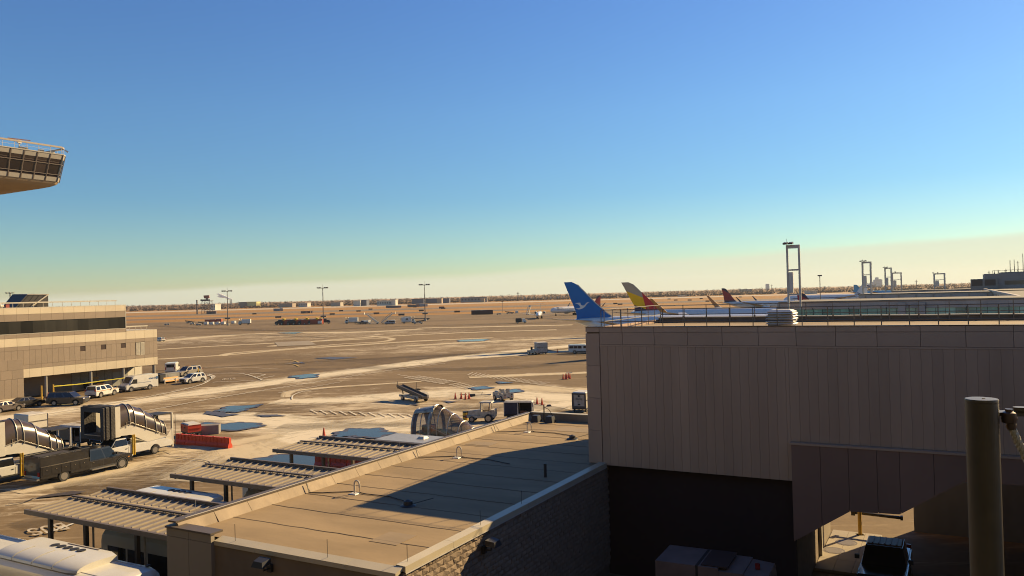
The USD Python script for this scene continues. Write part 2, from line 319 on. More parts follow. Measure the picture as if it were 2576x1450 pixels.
def salt_mat(name, c, lo, hi, top, along=0.05, across=7.0, feather=0.55):
    c = tuple(k * (LIT + .06) for k in c)
    MATS[name] = usdkit.material(stage, '/World/Looks/' + name, {
        'st': ('attribute', {'attribute': 'st'}), 'x': ('separate_xyz', {}),
        'mp': ('mapping', {'mapping_type': 'point', 'scale': (along, across, 1)}), 'g': ('geometry', {}),
        'n': ('noise_texture', {'scale': 1.0, 'detail': 8.0, 'roughness': 0.72, 'distortion': 0.8}),
        'n2': ('noise_texture', {'scale': 0.28, 'detail': 8.0, 'roughness': 0.72, 'distortion': 1.2}),
        'a1': ('math', {'math_type': 'multiply_add', 'value2': 2.0, 'value3': -1.0}), 'a2': ('math', {'math_type': 'multiply'}),
        'a3': ('math', {'math_type': 'multiply_add', 'value2': -feather, 'value3': feather * 0.45}), 'a4': ('math', {'math_type': 'add'}),
        'a5': ('math', {'math_type': 'multiply_add', 'value2': 0.75}),
        'r': ('map_range', {'from_min': lo + 0.10, 'from_max': hi + 0.10, 'to_max': top, 'clamp': True}),
        'p': ('principled_bsdf', {'base_color': c, 'roughness': 0.9, 'specular_ior_level': 0.1}), 'tr': ('transparent_bsdf', {}), 'mx': ('mix_closure', {})},
        [('st.vector', 'x.vector'), ('st.vector', 'mp.vector'), ('mp.vector', 'n.vector'), ('g.position', 'n2.vector'), ('x.y', 'a1.value1'),
         ('a1.value', 'a2.value1'), ('a1.value', 'a2.value2'), ('a2.value', 'a3.value1'), ('a3.value', 'a4.value1'), ('n.fac', 'a4.value2'),
         ('n2.fac', 'a5.value1'), ('a4.value', 'a5.value3'), ('a5.value', 'r.value'), ('r.result', 'mx.fac'), ('tr.BSDF', 'mx.closure1'), ('p.BSDF', 'mx.closure2')], surface='mx.closure')
    return MATS[name]
SALT = salt_mat('salt_film', (0.68, 0.585, 0.43), 0.72, 0.95, 0.95, 0.055, 14.0, 0.5)
SALT2 = salt_mat('thin_salt_film', (0.60, 0.49, 0.33), 0.70, 0.92, 0.9, 0.06, 9.0, 0.45)
STAIN = salt_mat('damp_stain', (0.10, 0.074, 0.05), 0.76, 1.05, 0.32, 0.05, 6.0, 0.6)
def ribbon(name, px, w, z, m, label, kind='stuff'):
    v, f, uv = ribbon_mesh([at(*p) for p in px], w, z); path = numbered('/World', name)
    q = usdkit.mesh(stage, path, (v, f), m, uv=uv); tag(q.GetPrim(), label, None, None, kind); return q
SALTS = [([(-60, 1062), (120, 1040), (330, 1012), (480, 990), (640, 968), (800, 946), (960, 925), (1120, 904), (1300, 884), (1480, 866), (1700, 845)], (9, 10, 9, 12, 13, 14, 12, 12), SALT),
         ([(380, 1052), (520, 1048), (640, 1056), (760, 1070), (900, 1078), (1060, 1080)], (7, 12, 14, 10, 6), SALT),
         ([(440, 1210), (560, 1170), (660, 1130), (760, 1100), (880, 1072), (1010, 1048)], (8, 12, 15, 12, 9), SALT),
         ([(690, 1010), (820, 1008), (960, 1000), (1100, 990), (1260, 990), (1420, 1002), (1560, 1008)], (8, 12, 14, 15, 16), SALT),
         ([(1180, 980), (1300, 975), (1400, 980), (1540, 985)], (6, 10, 8), SALT2),
         ([(1310, 1040), (1400, 1020), (1500, 1010)], (6, 9, 8), SALT),
         ([(580, 1110), (640, 1150), (640, 1200)], (8, 12, 9), SALT2),
         ([(380, 862), (520, 848), (700, 838), (900, 836), (1060, 828)], (9, 22, 12, 18, 10), SALT2),
         ([(380, 905), (560, 894), (720, 880), (900, 868), (1060, 858), (1240, 850)], (5, 6, 8, 6), SALT2),
         ([(560, 896), (590, 888), (720, 878), (860, 866), (960, 860), (985, 852), (930, 846)], 4, SALT2),
         ([(390, 880), (600, 868), (860, 856), (980, 850)], (5, 8, 5), SALT2),
         ([(680, 872), (800, 858), (1000, 845), (1200, 836), (1400, 830)], (5, 7, 9), SALT2),
         ([(1000, 872), (1150, 864), (1300, 856), (1480, 850)], (5, 9, 9), SALT2),
         ([(1120, 905), (1260, 896), (1400, 885), (1490, 876)], (6, 9, 8), SALT),
         ([(720, 1000), (736, 985), (830, 975), (940, 968), (1060, 960)], (2, 2.5, 3, 2), SALT2),
         ([(40, 1240), (160, 1215), (300, 1185), (430, 1150)], (3, 5, 6, 3), SALT2),
         ([(420, 1140), (560, 1120), (700, 1095)], (4, 5, 4), SALT2),
         ([(430, 1000), (560, 985), (700, 965)], (4, 6, 4), SALT),
         ([(1180, 950), (1330, 944), (1480, 938)], (4, 7, 5), SALT2),
         ([(1050, 826), (1240, 822), (1440, 818)], (10, 16, 12), SALT2)]
for i, (px, w, m) in enumerate(SALTS):
    ribbon('salt_track', px, w, 0.004 + 0.002 * i, m, 'pale dried salt streaks across the apron')
for i, (px, w) in enumerate([([(380, 820), (700, 832), (1000, 822), (1400, 812)], (14, 22, 16)), ([(380, 935), (620, 920), (900, 905), (1200, 890)], (6, 9, 7)),
                             ([(1040, 905), (1240, 888), (1480, 895)], (6, 10, 8)), ([(150, 1240), (400, 1200), (620, 1160)], (10, 14, 8)), ([(700, 1075), (860, 1072), (1040, 1066)], (7, 8, 6)),
                             ([(380, 845), (600, 842), (820, 850)], (8, 12, 8)), ([(900, 925), (1150, 930), (1400, 918)], (9, 14, 10)), ([(1100, 1030), (1250, 1024), (1420, 1030)], (6, 8, 6)),
                             ([(40, 1330), (200, 1290), (420, 1215)], (5, 7, 5))]):
    ribbon('damp_stain', px, w, 0.05 + 0.002 * i, STAIN, 'dark damp stains on the apron')
# puddles
WATER = usdkit.material(stage, '/World/Looks/puddle_water', {'g': ('geometry', {}), 'n': ('noise_texture', {'scale': 2.2, 'detail': 3.0}), 'b': ('bump', {'strength': 0.2, 'distance': 0.004}),
                        'p': ('principled_bsdf', {'base_color': (0.04, 0.05, 0.058), 'roughness': 0.14, 'ior': 1.33, 'specular_ior_level': 0.09})},
                        [('g.position', 'n.vector'), ('n.fac', 'b.height'), ('b.normal', 'p.normal'), ], surface='p.BSDF')
def blob(px, seed, rough=0.5):
    p = Polygon([at(*q)[:2] for q in px]).buffer(0); c = np.array(p.buffer(0.6).buffer(-0.6).segmentize(0.25).exterior.coords)[:-1]
    n = meshkit.fbm(np.column_stack([c * 0.9, np.full(len(c), 1.0)]), 4, seed) - 0.5; ctr = c.mean(0); d = c - ctr; d /= np.linalg.norm(d, axis=1)[:, None] + 1e-9
    return Polygon(c + d * n[:, None] * 2 * rough * min(1.4, math.sqrt(p.area) * 0.25)).buffer(0)
PUD = [[(482, 1076), (520, 1066), (560, 1069), (622, 1065), (652, 1074), (600, 1083), (530, 1081)], [(858, 1090), (880, 1081), (950, 1082), (978, 1090), (950, 1101), (900, 1102), (866, 1098)],
       [(620, 1170), (690, 1148), (800, 1145), (838, 1160), (832, 1190), (800, 1206), (640, 1182)], [(548, 1034), (575, 1025), (650, 1020), (612, 1034), (562, 1040)],
       [(738, 947), (770, 943), (802, 942), (792, 949), (752, 953)], [(1180, 977), (1215, 974), (1235, 977), (1200, 981)], [(1155, 856), (1230, 854), (1215, 859), (1160, 860)],
       [(1272, 984), (1300, 981), (1310, 986), (1280, 989)], [(1255, 962), (1285, 964), (1260, 966)], [(820, 1104), (850, 1108), (880, 1106), (850, 1100)], [(700, 838), (760, 836), (740, 840)]]
for i, px in enumerate(PUD):
    b = blob(px, 20 + i, 1.3)
    sheet('wet_rim', b.buffer(0.5), 0.092, mat('wet_paving', (0.07, 0.052, 0.036), 0.45, c2=(0.10, 0.075, 0.05), scale=0.8), 'dark wet rim around a puddle')
    sheet('puddle', b, 0.097, WATER, 'still puddle reflecting the blue sky on the apron')
for i, px in enumerate([[(88, 1256), (120, 1247), (180, 1239), (216, 1240), (190, 1246), (150, 1250)], [(1030, 1020), (1060, 1019), (1050, 1022)], [(640, 1046), (700, 1044), (720, 1048), (660, 1050)], [(520, 1036), (600, 1044), (560, 1050), (515, 1042)],
                        [(790, 902), (830, 899), (900, 901), (840, 905)], [(700, 916), (760, 912), (770, 915)], [(1110, 1010), (1150, 1012), (1130, 1015)], [(1300, 1040), (1340, 1043), (1310, 1046)]]):
    sheet('wet_patch', blob(px, 60 + i, 0.9), 0.0915, MATS['wet_paving'], 'dark wet patch on the apron')
PATCH = mat('pale_patch', (0.30, 0.24, 0.165), 0.9, c2=(0.26, 0.2, 0.135), scale=0.4)
sheet('paving_patch', Polygon([at(*q)[:2] for q in [(690, 862), (778, 858), (797, 868), (700, 872)]]), 0.0895, PATCH, 'smooth pale repair patch in the apron')

# painted lines on the apron
LINE = mat('worn_white_paint', (0.74, 0.68, 0.56), 0.8, c2=(0.42, 0.34, 0.24), scale=1.3, amount=(0.48, 0.72))
YLINE = mat('worn_yellow_paint', (0.55, 0.36, 0.08), 0.8, c2=(0.32, 0.22, 0.1), scale=1.3)
def stripe(px, w, dash=None, m=None, name='road_marking', label='worn white painted line on the apron'):
    p = np.array([at(*q)[:2] for q in px]); ls = LineString(p)
    if dash:
        a, b = dash; g = []; s = 0.0
        while s < ls.length: g.append(shapely.ops.substring(ls, s, min(s + a, ls.length)).buffer(w / 2, cap_style=2, join_style=2)); s += a + b
        shp = unary_union(g)
    else: shp = ls.buffer(w / 2, cap_style=2, join_style=1)
    return sheet(name, shp, 0.101, m or LINE, label)
def smooth(px, n=6):
    px = np.array(px, float); out = []
    for i in range(len(px) - 1):
        a, b, c, d = px[max(i - 1, 0)], px[i], px[i + 1], px[min(i + 2, len(px) - 1)]
        for k in range(n):
            t = k / n; out.append(0.5 * (2 * b + (c - a) * t + (2 * a - 5 * b + 4 * c - d) * t * t + (3 * b - a - 3 * c + d) * t ** 3))
    return out + [px[-1]]
stripe(smooth([(-60, 1066), (60, 1052), (160, 1036), (260, 1020), (360, 1002), (440, 986), (500, 971), (528, 958), (532, 949), (515, 944)]), 0.28)
stripe(smooth([(515, 963), (535, 953), (537, 947), (522, 942)]), 0.55, (0.9, 0.7), label='dashed curved white line beside the parked cars')
stripe(smooth([(60, 1085), (230, 1058), (330, 1042), (440, 1022), (560, 1000), (760, 968), (960, 936), (1120, 915)]), 0.22)
stripe([(535, 963), (680, 957)], 0.25); stripe(smooth([(500, 941), (560, 940), (606, 941), (640, 949), (660, 958)]), 0.22)
stripe([(622, 944), (640, 940), (668, 944)], 0.22); stripe([(640, 952), (668, 944)], 0.22); stripe([(650, 955), (690, 947)], 0.22)
for q in ([(515, 925), (700, 928)], [(700, 990), (860, 962)]): stripe(q, 0.16)
def ladder(a0, a1, b0, b1, n, w=0.16, frame=(True, True), extra=0):
    g = []
    for k in range(n):
        t = k / (n - 1); p = np.array(a0) + t * (np.array(a1) - a0); q = np.array(b0) + t * (np.array(b1) - b0)
        g.append(LineString([at(*p)[:2], at(*q)[:2]]).buffer(w / 2, cap_style=2))
    for on, (p, q) in zip(frame, ((a0, a1), (b0, b1))):
        if on: g.append(LineString([at(*p)[:2], at(*q)[:2]]).buffer(w / 2, cap_style=2))
    return sheet('hatched_marking', unary_union(g), 0.101, LINE, 'worn white hatched marking on the apron')
ladder((1053, 947), (1150, 962), (1017, 951), (1120, 968), 13); ladder((1190, 938), (1384, 964), (1176, 945), (1352, 969), 20, frame=(False, False)); ladder((1150, 962), (1200, 972), (1120, 968), (1170, 980), 6, frame=(False, False))
ladder((781, 1033), (1026, 1044), (800, 1042), (1045, 1053), 11, frame=(True, False))
stripe([(1000, 944), (1090, 957)], 0.16); stripe([(1290, 1000), (1474, 1040)], 0.14); stripe([(1280, 958), (1474, 985)], 0.14)
stripe(smooth([(735, 1006), (738, 996), (765, 986), (830, 977)]), 0.2)
for y in (905, 915): stripe(smooth([(690, y), (735, y + 2), (752, y + 8)]), 0.4, m=YLINE, label='worn yellow guide line on the apron')
stripe(smooth([(1250, 905), (1290, 900), (1330, 896)]), 0.35, m=YLINE, label='short worn yellow line near the small tug')
# lettering painted on the ground
def ground_text(txt, px0, px1, h, flip=True, label=''):
    a, b = at(*px0)[:2], at(*px1)[:2]; t = meshkit.text_mesh(txt, 1.0, 0.002, True); v = t.vertices.copy()
    wid = v[:, 0].max() - v[:, 0].min(); v[:, 0] = (v[:, 0] - v[:, 0].min()) / wid; d = b - a; L = np.linalg.norm(d); d /= L; n = np.array([-d[1], d[0]])
    out = np.column_stack([a + v[:, :1] * L * d + v[:, 1:2] * h * n, 0.101 + v[:, 2]])
    single('painted_lettering', label, None, MB().add(out, t.faces), mat('faint_paint', (0.56, 0.48, 0.36), 0.85, c2=(0.34, 0.26, 0.17), scale=2.0, amount=(0.42, 0.6)), kind='structure')
ground_text('STOP', (592, 952), (558, 954), 2.6, label='white STOP lettering painted on the apron')
ground_text('BUS', (155, 1319), (64, 1337), 1.9, label='white BUS lettering painted beside the bus canopies')
stripe([(122, 1344), (192, 1318)], 0.2)
stripe([(1000, 1020), (820, 1012)], 0.14)
# crack sealing
TAR = mat('tar_seal', (0.045, 0.034, 0.025), 0.7, c2=(0.06, 0.045, 0.033))
for px, w in (([(400, 1148), (470, 1155), (524, 1164), (515, 1174), (480, 1190), (470, 1200)], 0.14), ([(88, 1256), (60, 1266), (20, 1272)], 0.16), ([(300, 1165), (360, 1150), (430, 1140)], 0.1),
              ([(560, 1040), (640, 1026), (720, 1012)], 0.12), ([(840, 1062), (960, 1070), (1040, 1078)], 0.12), ([(930, 1000), (1010, 1010)], 0.1), ([(380, 955), (520, 938)], 0.1)):
    stripe(smooth(px), w, m=TAR, name='crack_seal', label='dark tar sealing along a crack in the apron')
# ---------------------------------------------------------------- low building in the foreground
ROOF = mat('roof_membrane', (0.37, 0.265, 0.150), 0.85, c2=(0.27, 0.193, 0.11), scale=0.35, detail=7, amount=(0.38, 0.68), bump=0.006, bump_scale=3.0, stretch=(0.5, 1.3, 1), spec=0.2)
COPING = mat('metal_coping', (0.62, 0.53, 0.36), 0.45, c2=(0.54, 0.46, 0.31), scale=0.6)
COPING_D = mat('bronze_coping', (0.13, 0.098, 0.068), 0.5, c2=(0.10, 0.076, 0.053), scale=0.6)
UPSTAND = mat('upstand_membrane', (0.42, 0.315, 0.20), 0.8, c2=(0.27, 0.2, 0.125), scale=0.9, stretch=(1, 1, 0.4), bump=0.01)
CONC = mat('painted_wall', (0.26, 0.19, 0.12), 0.85, c2=(0.17, 0.13, 0.088), scale=0.5)
PANEL = mat('beige_panel', (0.34, 0.28, 0.20), 0.6, c2=(0.30, 0.245, 0.175), scale=0.4, vary=0.06)
BLOCKS = [mat(f'split_block_{"abc"[i]}', c, 0.9, c2=tuple(k * 0.78 for k in c), scale=3.0, bump=0.02, bump_scale=9.0) for i, c in enumerate([(0.30, 0.215, 0.14), (0.275, 0.197, 0.128), (0.32, 0.232, 0.152)])]
DARKMETAL = mat('dark_metal', (0.03, 0.027, 0.025), 0.5)
WHITEMETAL = mat('white_pipe', (0.66, 0.6, 0.5), 0.5)
V0, V1, UA, UB, RZ = -25.85, -15.35, 19.85, 48.4, 5.5
lb = gridthing('low_terminal_building', 'low flat roofed building with brown membrane roof and block side wall', 'building', -20.6, 34.0)
part(lb, 'front_wall', MB().box(V0, V1, UA, UA + 0.3, -0.1, RZ - 0.18), CONC)
part(lb, 'side_wall', MB().box(V0, V0 + 0.3, UA + 0.302, UB, -0.1, RZ - 0.05), CONC)
part(lb, 'rear_wall', MB().box(V0 + 0.302, V1, UB - 0.3, UB, -0.1, RZ - 0.05), CONC)
roof_mb = MB()                                             # the membrane, gently uneven
nv, nu = 26, 70; gx, gy = np.meshgrid(np.linspace(V0 + 0.3, V1 - 0.28, nv), np.linspace(UA + 0.28, UB - 0.3, nu), indexing='ij')
gz = RZ + 0.02 * (meshkit.fbm(np.stack([gx * 0.35, gy * 0.35, gx * 0], -1), 3, 5) - 0.5)
vv = np.stack([gx, gy, gz], -1).reshape(-1, 3); ff = [[i * nu + j, (i + 1) * nu + j, (i + 1) * nu + j + 1, i * nu + j + 1] for i in range(nv - 1) for j in range(nu - 1)]
roof = part(lb, 'roof', roof_mb.add(vv, ff), ROOF, smooth=True)
part(lb, 'roof_deck', MB().box(V0 + 0.305, V1 - 0.29, UA + 0.305, UB - 0.31, RZ - 0.5, RZ - 0.06), DARKMETAL)
SEAM = mat('membrane_lap', (0.22, 0.155, 0.092), 0.85)
rr = random.Random(3)
for k in range(1, 14):                                     # membrane laps run across the roof
    uu = UA + 0.4 + k * 2.02; pts = [(V0 + 0.5 + j * 0.55, uu + rr.uniform(-0.03, 0.03), RZ + 0.011) for j in range(19)]
    m = MB()
    for a, b in zip(pts, pts[1:]): m.hexa([(a[0], a[1] - .009, a[2] - .02), (b[0], b[1] - .018, b[2] - .02), (b[0], b[1] + .018, b[2] - .02), (a[0], a[1] + .018, a[2] - .02), (a[0], a[1] - .018, a[2] + .002), (b[0], b[1] - .018, b[2] + .002), (b[0], b[1] + .018, b[2] + .002), (a[0], a[1] + .018, a[2] + .002)])
    part(roof, 'membrane_lap', m, SEAM)
for v_, u_, a_, b_ in ((-24.0, 39.2, .8, .5), (-20.9, 45.2, 1.2, .7), (-17.6, 22.6, .6, .6)): part(roof, 'repair_patch', MB().box(v_ - a_, v_ + a_, u_ - b_, u_ + b_, RZ - .01, RZ + .0125), mat('patch_membrane', (0.31, 0.222, 0.126), 0.8, c2=(0.26, 0.186, 0.106), scale=.8))
# the raised edge along the bus side: sloping upstand, its lap seams, a bronze coping and a lightning cable
for k in range(17):
    a, b = UA + 0.02 + k * (UB - UA - 0.04) / 17, UA + 0.02 + (k + 1) * (UB - UA - 0.04) / 17 - 0.02
    w = rr.uniform(0.32, 0.37)
    part(lb, 'upstand', MB().hexa([(V0 + 0.28, a, RZ - 0.05), (V0 + 0.30 + w, a, RZ - 0.02), (V0 + 0.30 + w, b, RZ - 0.02), (V0 + 0.28, b, RZ - 0.05), (V0 + 0.28, a, RZ + 0.37), (V0 + 0.36, a, RZ + 0.37), (V0 + 0.36, b, RZ + 0.37), (V0 + 0.28, b, RZ + 0.37)]), UPSTAND)
for k in range(9):
    a, b = UA + k * (UB - UA) / 9, UA + (k + 1) * (UB - UA) / 9 - 0.012
    part(lb, 'coping', MB().box(V0 - 0.06, V0 + 0.37, a - (0.05 if k == 0 else 0), b, RZ + 0.372, RZ + 0.44), COPING_D)
cable = MATS['cable'] = mat('black_cable', (0.03, 0.025, 0.02), 0.6)
part(lb, 'lightning_cable', MB().tube([(V0 + 0.33 + 0.02 * math.sin(k), UA + 0.4 + k * 1.4, RZ + 0.455) for k in range(21)], 0.013, 5), WHITEMETAL)
for k in range(5): part(lb, 'lightning_rod', MB().tube([(V0 + 0.3, UA + 0.9 + k * 6.4, RZ + 0.44), (V0 + 0.3, UA + 0.9 + k * 6.4, RZ + 1.0)], 0.009, 5), WHITEMETAL)
for v_, u_ in ((-22.6, UA + .15), (-18.3, UA + .15), (-15.5, 20.6), (-15.45, 25.0), (-15.45, 28.2)):
    part(lb, 'lightning_rod', MB().tube([(v_, u_, RZ), (v_, u_, RZ + 0.62)], 0.009, 5), DARKMETAL)
# pale coping at the front and along the block wall, in lengths
for k in range(4):
    a, b = V0 + 2.4 + k * (V1 - V0 - 2.4) / 4, V0 + 2.4 + (k + 1) * (V1 - V0 - 2.4) / 4 - 0.012
    part(lb, 'coping', MB().hexa([(a, UA - 0.06, RZ - 0.175), (b, UA - 0.06, RZ - 0.175), (b, UA + 0.34, RZ - 0.03), (a, UA + 0.34, RZ - 0.03), (a, UA - 0.06, RZ - 0.02), (b, UA - 0.06, RZ - 0.02), (b, UA + 0.34, RZ + 0.06), (a, UA + 0.34, RZ + 0.06)]), COPING)
for k in range(6):
    a, b = UA + 0.35 + k * (36.4 - UA) / 6, UA + 0.35 + (k + 1) * (36.4 - UA) / 6 - 0.012
    part(lb, 'coping', MB().hexa([(V1 - 0.3, a, RZ - 0.02), (V1 + 0.07, a, RZ - 0.12), (V1 + 0.07, b, RZ - 0.12), (V1 - 0.3, b, RZ - 0.02), (V1 - 0.3, a, RZ + 0.10), (V1 + 0.07, a, RZ + 0.08), (V1 + 0.07, b, RZ + 0.08), (V1 - 0.3, b, RZ + 0.10)]), COPING)
    part(lb, 'drip_edge', MB().box(V1 + 0.072, V1 + 0.085, a, b, RZ - 0.165, RZ - 0.125), WHITEMETAL)
for k in range(2):                                         # beige panels that close the corner at the bus side
    a = V0 - 0.02 + k * 1.2
    part(lb, 'corner_panel', MB().box(a, a + 1.185, UA - 0.16, UA - 0.002, RZ - 2.2, RZ - 0.1), PANEL)
    part(lb, 'corner_panel_head', MB().box(a, a + 1.185, UA - 0.16, UA - 0.002, RZ - 0.085, RZ + 0.2), PANEL)
part(lb, 'corner_coping', MB().box(V0 - 0.06, V0 + 2.4, UA - 0.2, UA + 0.36, RZ + 0.202, RZ + 0.27), COPING_D)
part(lb, 'rear_upstand', MB().box(V0 + 0.31, V1, UB - 0.302, UB - 0.16, RZ - 0.04, RZ + 0.45), UPSTAND)
part(lb, 'rear_coping', MB().box(V0 + 0.375, V1, UB - 0.34, UB + 0.05, RZ + 0.452, RZ + 0.50), COPING)
# block wall: split faced blocks, each with its own face; two courses a block tall where the picture shows them
part(lb, 'block_wall_core', MB().box(V1 - 0.29, V1 - 0.1, UA + 0.302, UB - 0.302, -0.1, RZ - 0.13), CONC)
nblk = 0; rest = MB(); BW, BH = 0.406, 0.203
def block(u0, u1, z0, z1, rnd):
    j = 0.007; m = MB(); d = [rnd.uniform(-0.012, 0.022) for _ in range(4)]
    f = [(V1 + d[0], u0 + j, z0 + j), (V1 + d[1], u1 - j, z0 + j), (V1 + d[2], u1 - j, z1 - j), (V1 + d[3], u0 + j, z1 - j)]
    c = (V1 + 0.03 + rnd.uniform(0, 0.02), (u0 + u1) / 2 + rnd.uniform(-.05, .05), (z0 + z1) / 2 + rnd.uniform(-.03, .03))
    bk = [(V1 - 0.1, q[1], q[2]) for q in f]
    m.add(f + [c] + bk, [[0, 1, 4], [1, 2, 4], [2, 3, 4], [3, 0, 4]]); m.add(f + bk, [[0, 4, 5, 1], [1, 5, 6, 2], [2, 6, 7, 3], [3, 7, 4, 0]]); return m
rb = random.Random(11)
for r in range(24):
    z1 = RZ - 0.135 - r * BH
    if z1 < 0.6: break
    u_ = UA + 0.302
    first = True
    while u_ < 37.0:
        w = BW * (0.5 if first and r % 2 else 1.0); first = False; u2 = min(u_ + w, 37.08)
        m = block(u_, u2, z1 - BH, z1, rb)
        if u_ < 27.5 and z1 > RZ - 3.6 and nblk < 290: part(lb, 'block', m, BLOCKS[rb.randrange(3)]); nblk += 1
        else: rest.v += [q for q in m.v]; rest.f += [q + rest.n for q in m.f[:1]] + [m.f[1] + rest.n]; rest.n += m.n
        u_ = u2
part(lb, 'block_courses', rest, BLOCKS[0], kind='stuff')
# vents, drains and cables on the roof
for v_, u_ in ((-23.15, 35.3), (-23.15, 27.1), (-23.3, 43.5)):
    th = np.linspace(0, math.pi, 9); arc = [(v_, u_, RZ), (v_, u_, RZ + 0.42)] + [(v_ + 0.14 - 0.14 * math.cos(t), u_, RZ + 0.42 + 0.14 * math.sin(t) * 1.2) for t in th[1:]] + [(v_ + 0.28, u_, RZ + 0.30)]
    vp = part(lb, 'vent_pipe', MB().tube(arc, 0.035, 8), WHITEMETAL, smooth=40)
    part(vp, 'flashing', MB().frustum((v_ - .2, v_ + .2, u_ - .2, u_ + .2, RZ), (v_ - .17, v_ + .17, u_ - .17, u_ + .17, RZ + 0.035)), WHITEMETAL)
    part(lb, 'roof_cable', MB().tube([(V0 + 0.5, u_ - 0.6, RZ + 0.4), (V0 + 0.7, u_ - 0.7, RZ + 0.03), (V0 + 1.3, u_ - 0.5, RZ + 0.03), (v_ - 0.3, u_ + 0.2, RZ + 0.03), (v_ + 0.6, u_ + 0.1, RZ + 0.03), (v_ + 1.8, u_ + 0.15, RZ + 0.03), (v_ + 3.4, u_ - 0.4, RZ + 0.03)], 0.022, 5), cable)
    part(lb, 'roof_cable', MB().tube([(v_ + 0.28, u_, RZ + 0.32), (v_ + 0.34, u_ - .05, RZ + 0.12), (v_ + 0.5, u_ + .1, RZ + 0.03)], 0.012, 5), cable)
for v_, u_ in ((-19.7, 42.3), (-19.75, 26.4)):
    dr = part(lb, 'roof_drain', MB().lathe([(0.34, RZ + 0.012), (0.30, RZ + 0.05), (0.2, RZ + 0.07), (0.18, RZ + 0.20), (0.05, RZ + 0.26)], 14, (v_, u_, 0)), DARKMETAL, smooth=40)
    part(lb, 'roof_cable', MB().tube([(v_ + 0.2, u_, RZ + 0.1), (v_ + 0.7, u_ + 0.8, RZ + 0.2)], 0.015, 5), cable)
part(lb, 'stub_pipe', MB().cyl((-16.85, 33.1, RZ), 0.07, 0.62, 10), DARKMETAL)
# pipe stand and its feet at the far corner of the roof
ps = part(lb, 'pipe_stand', MB().tube([(-24.1, 47.4, RZ), (-24.1, 47.4, RZ + 1.15)], 0.045, 8), DARKMETAL)
for dv in (-0.55, 0.5): part(ps, 'ballast', MB().frustum((-24.1 + dv - .28, -24.1 + dv + .28, 47.0, 47.6, RZ), (-24.1 + dv - .2, -24.1 + dv + .2, 47.1, 47.5, RZ + .42)), DARKMETAL)
part(ps, 'hose', MB().tube([(-24.1, 47.4, RZ + 1.0), (-23.7, 47.4, RZ + 0.8), (-23.4, 47.4, RZ + 0.3), (-23.3, 47.4, RZ)], 0.02, 5), cable)
def floodlight(name_label, base, axis_out, along):
    """box floodlight on a stepped arm"""
    t = thing('wall_floodlight', name_label, 'floodlight', base, 0); b = np.zeros(3); o = np.array([*axis_out, 0.0]); a = np.array([*along, 0.0]); z = np.array([0, 0, 1.0])
    part(t, 'wall_box', MB().beam(b - o * 0.0, b + o * 0.12, 0.2, 0.26), DARKMETAL)
    part(t, 'arm', MB().tube([b + o * 0.12, b + o * 0.34, b + o * 0.36 + z * 0.24 + a * 0.02], 0.035, 6), DARKMETAL)
    h = b + o * 0.40 + z * 0.34
    part(t, 'lamp_housing', MB().hexa([h - a * .26 - o * .14 - z * .09, h - a * .26 + o * .26 - z * .16, h + a * .26 + o * .26 - z * .16, h + a * .26 - o * .14 - z * .09, h - a * .26 - o * .14 + z * .09, h - a * .2 + o * .2 + z * .03, h + a * .2 + o * .2 + z * .03, h + a * .26 - o * .14 + z * .09]), DARKMETAL)
    part(t, 'lens', MB().beam(h + o * .0 - z * .14 - a * .2, h + o * .0 - z * .14 + a * .2, 0.28, 0.02), mat('lamp_lens', (0.5, 0.45, 0.36), 0.2))
    return t
floodlight('dark box floodlight on the block wall casting a jagged shadow', G(V1 + 0.04, 24.9, 4.75), GV, GU)
floodlight('brown box floodlight on the shaded front wall below the pale coping', G(-20.7, UA - 0.01, 4.9), -GU, GV)
# ---------------------------------------------------------------- metal clad building above the undercroft
CLAD = [mat(f'grey_cladding_{"abc"[i]}', c, 0.5, metal=0.25, c2=tuple(k * 0.84 for k in c), scale=0.7, detail=7, stretch=(1, 1, 0.12), vary=0.025) for i, c in enumerate([(0.48, 0.325, 0.215), (0.46, 0.311, 0.206), (0.50, 0.339, 0.224)])]
FASCIA = mat('fascia_panel', (0.50, 0.34, 0.23), 0.45, metal=0.2, c2=(0.44, 0.30, 0.203), scale=0.3, vary=0.05)
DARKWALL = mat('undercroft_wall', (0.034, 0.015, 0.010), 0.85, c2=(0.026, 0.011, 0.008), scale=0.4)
RAIL = mat('rail_steel', (0.20, 0.165, 0.13), 0.4, metal=0.6)
CU, CE, CV0, CV1, CT, CB = 36.7, 48.0, -16.2, 7.0, 12.28, 5.47
cb = gridthing('clad_building', 'grey brown metal clad building with vertical strips above a dark undercroft', 'building', -5.0, 42.0)
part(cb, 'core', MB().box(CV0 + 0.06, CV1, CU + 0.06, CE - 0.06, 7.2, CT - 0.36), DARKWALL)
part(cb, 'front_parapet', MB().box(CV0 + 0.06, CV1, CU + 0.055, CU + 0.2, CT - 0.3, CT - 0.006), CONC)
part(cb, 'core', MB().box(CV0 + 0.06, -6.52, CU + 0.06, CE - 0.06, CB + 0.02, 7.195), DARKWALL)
part(cb, 'side_cladding', MB().box(CV0, CV0 + 0.055, CU + 0.1, CE, RZ + 0.1, CT - 0.07), CLAD[0])
part(cb, 'rear_cladding', MB().box(CV0 + 0.06, CV1, CE - 0.055, CE, 5.5, CT - 0.07), CLAD[1])
zs = [CT - 0.32, 10.35, 8.75, 7.15, RZ + 0.02]
for a, b in zip(zs, zs[1:]): part(cb, 'corner_panel', MB().box(CV0, CV0 + 0.72, CU - 0.03, CU + 0.05, b + 0.012, a), FASCIA)
vs = [CV0, CV0 + 0.74] + [CV0 + 0.74 + 1.2 + k * 1.62 for k in range(16)]
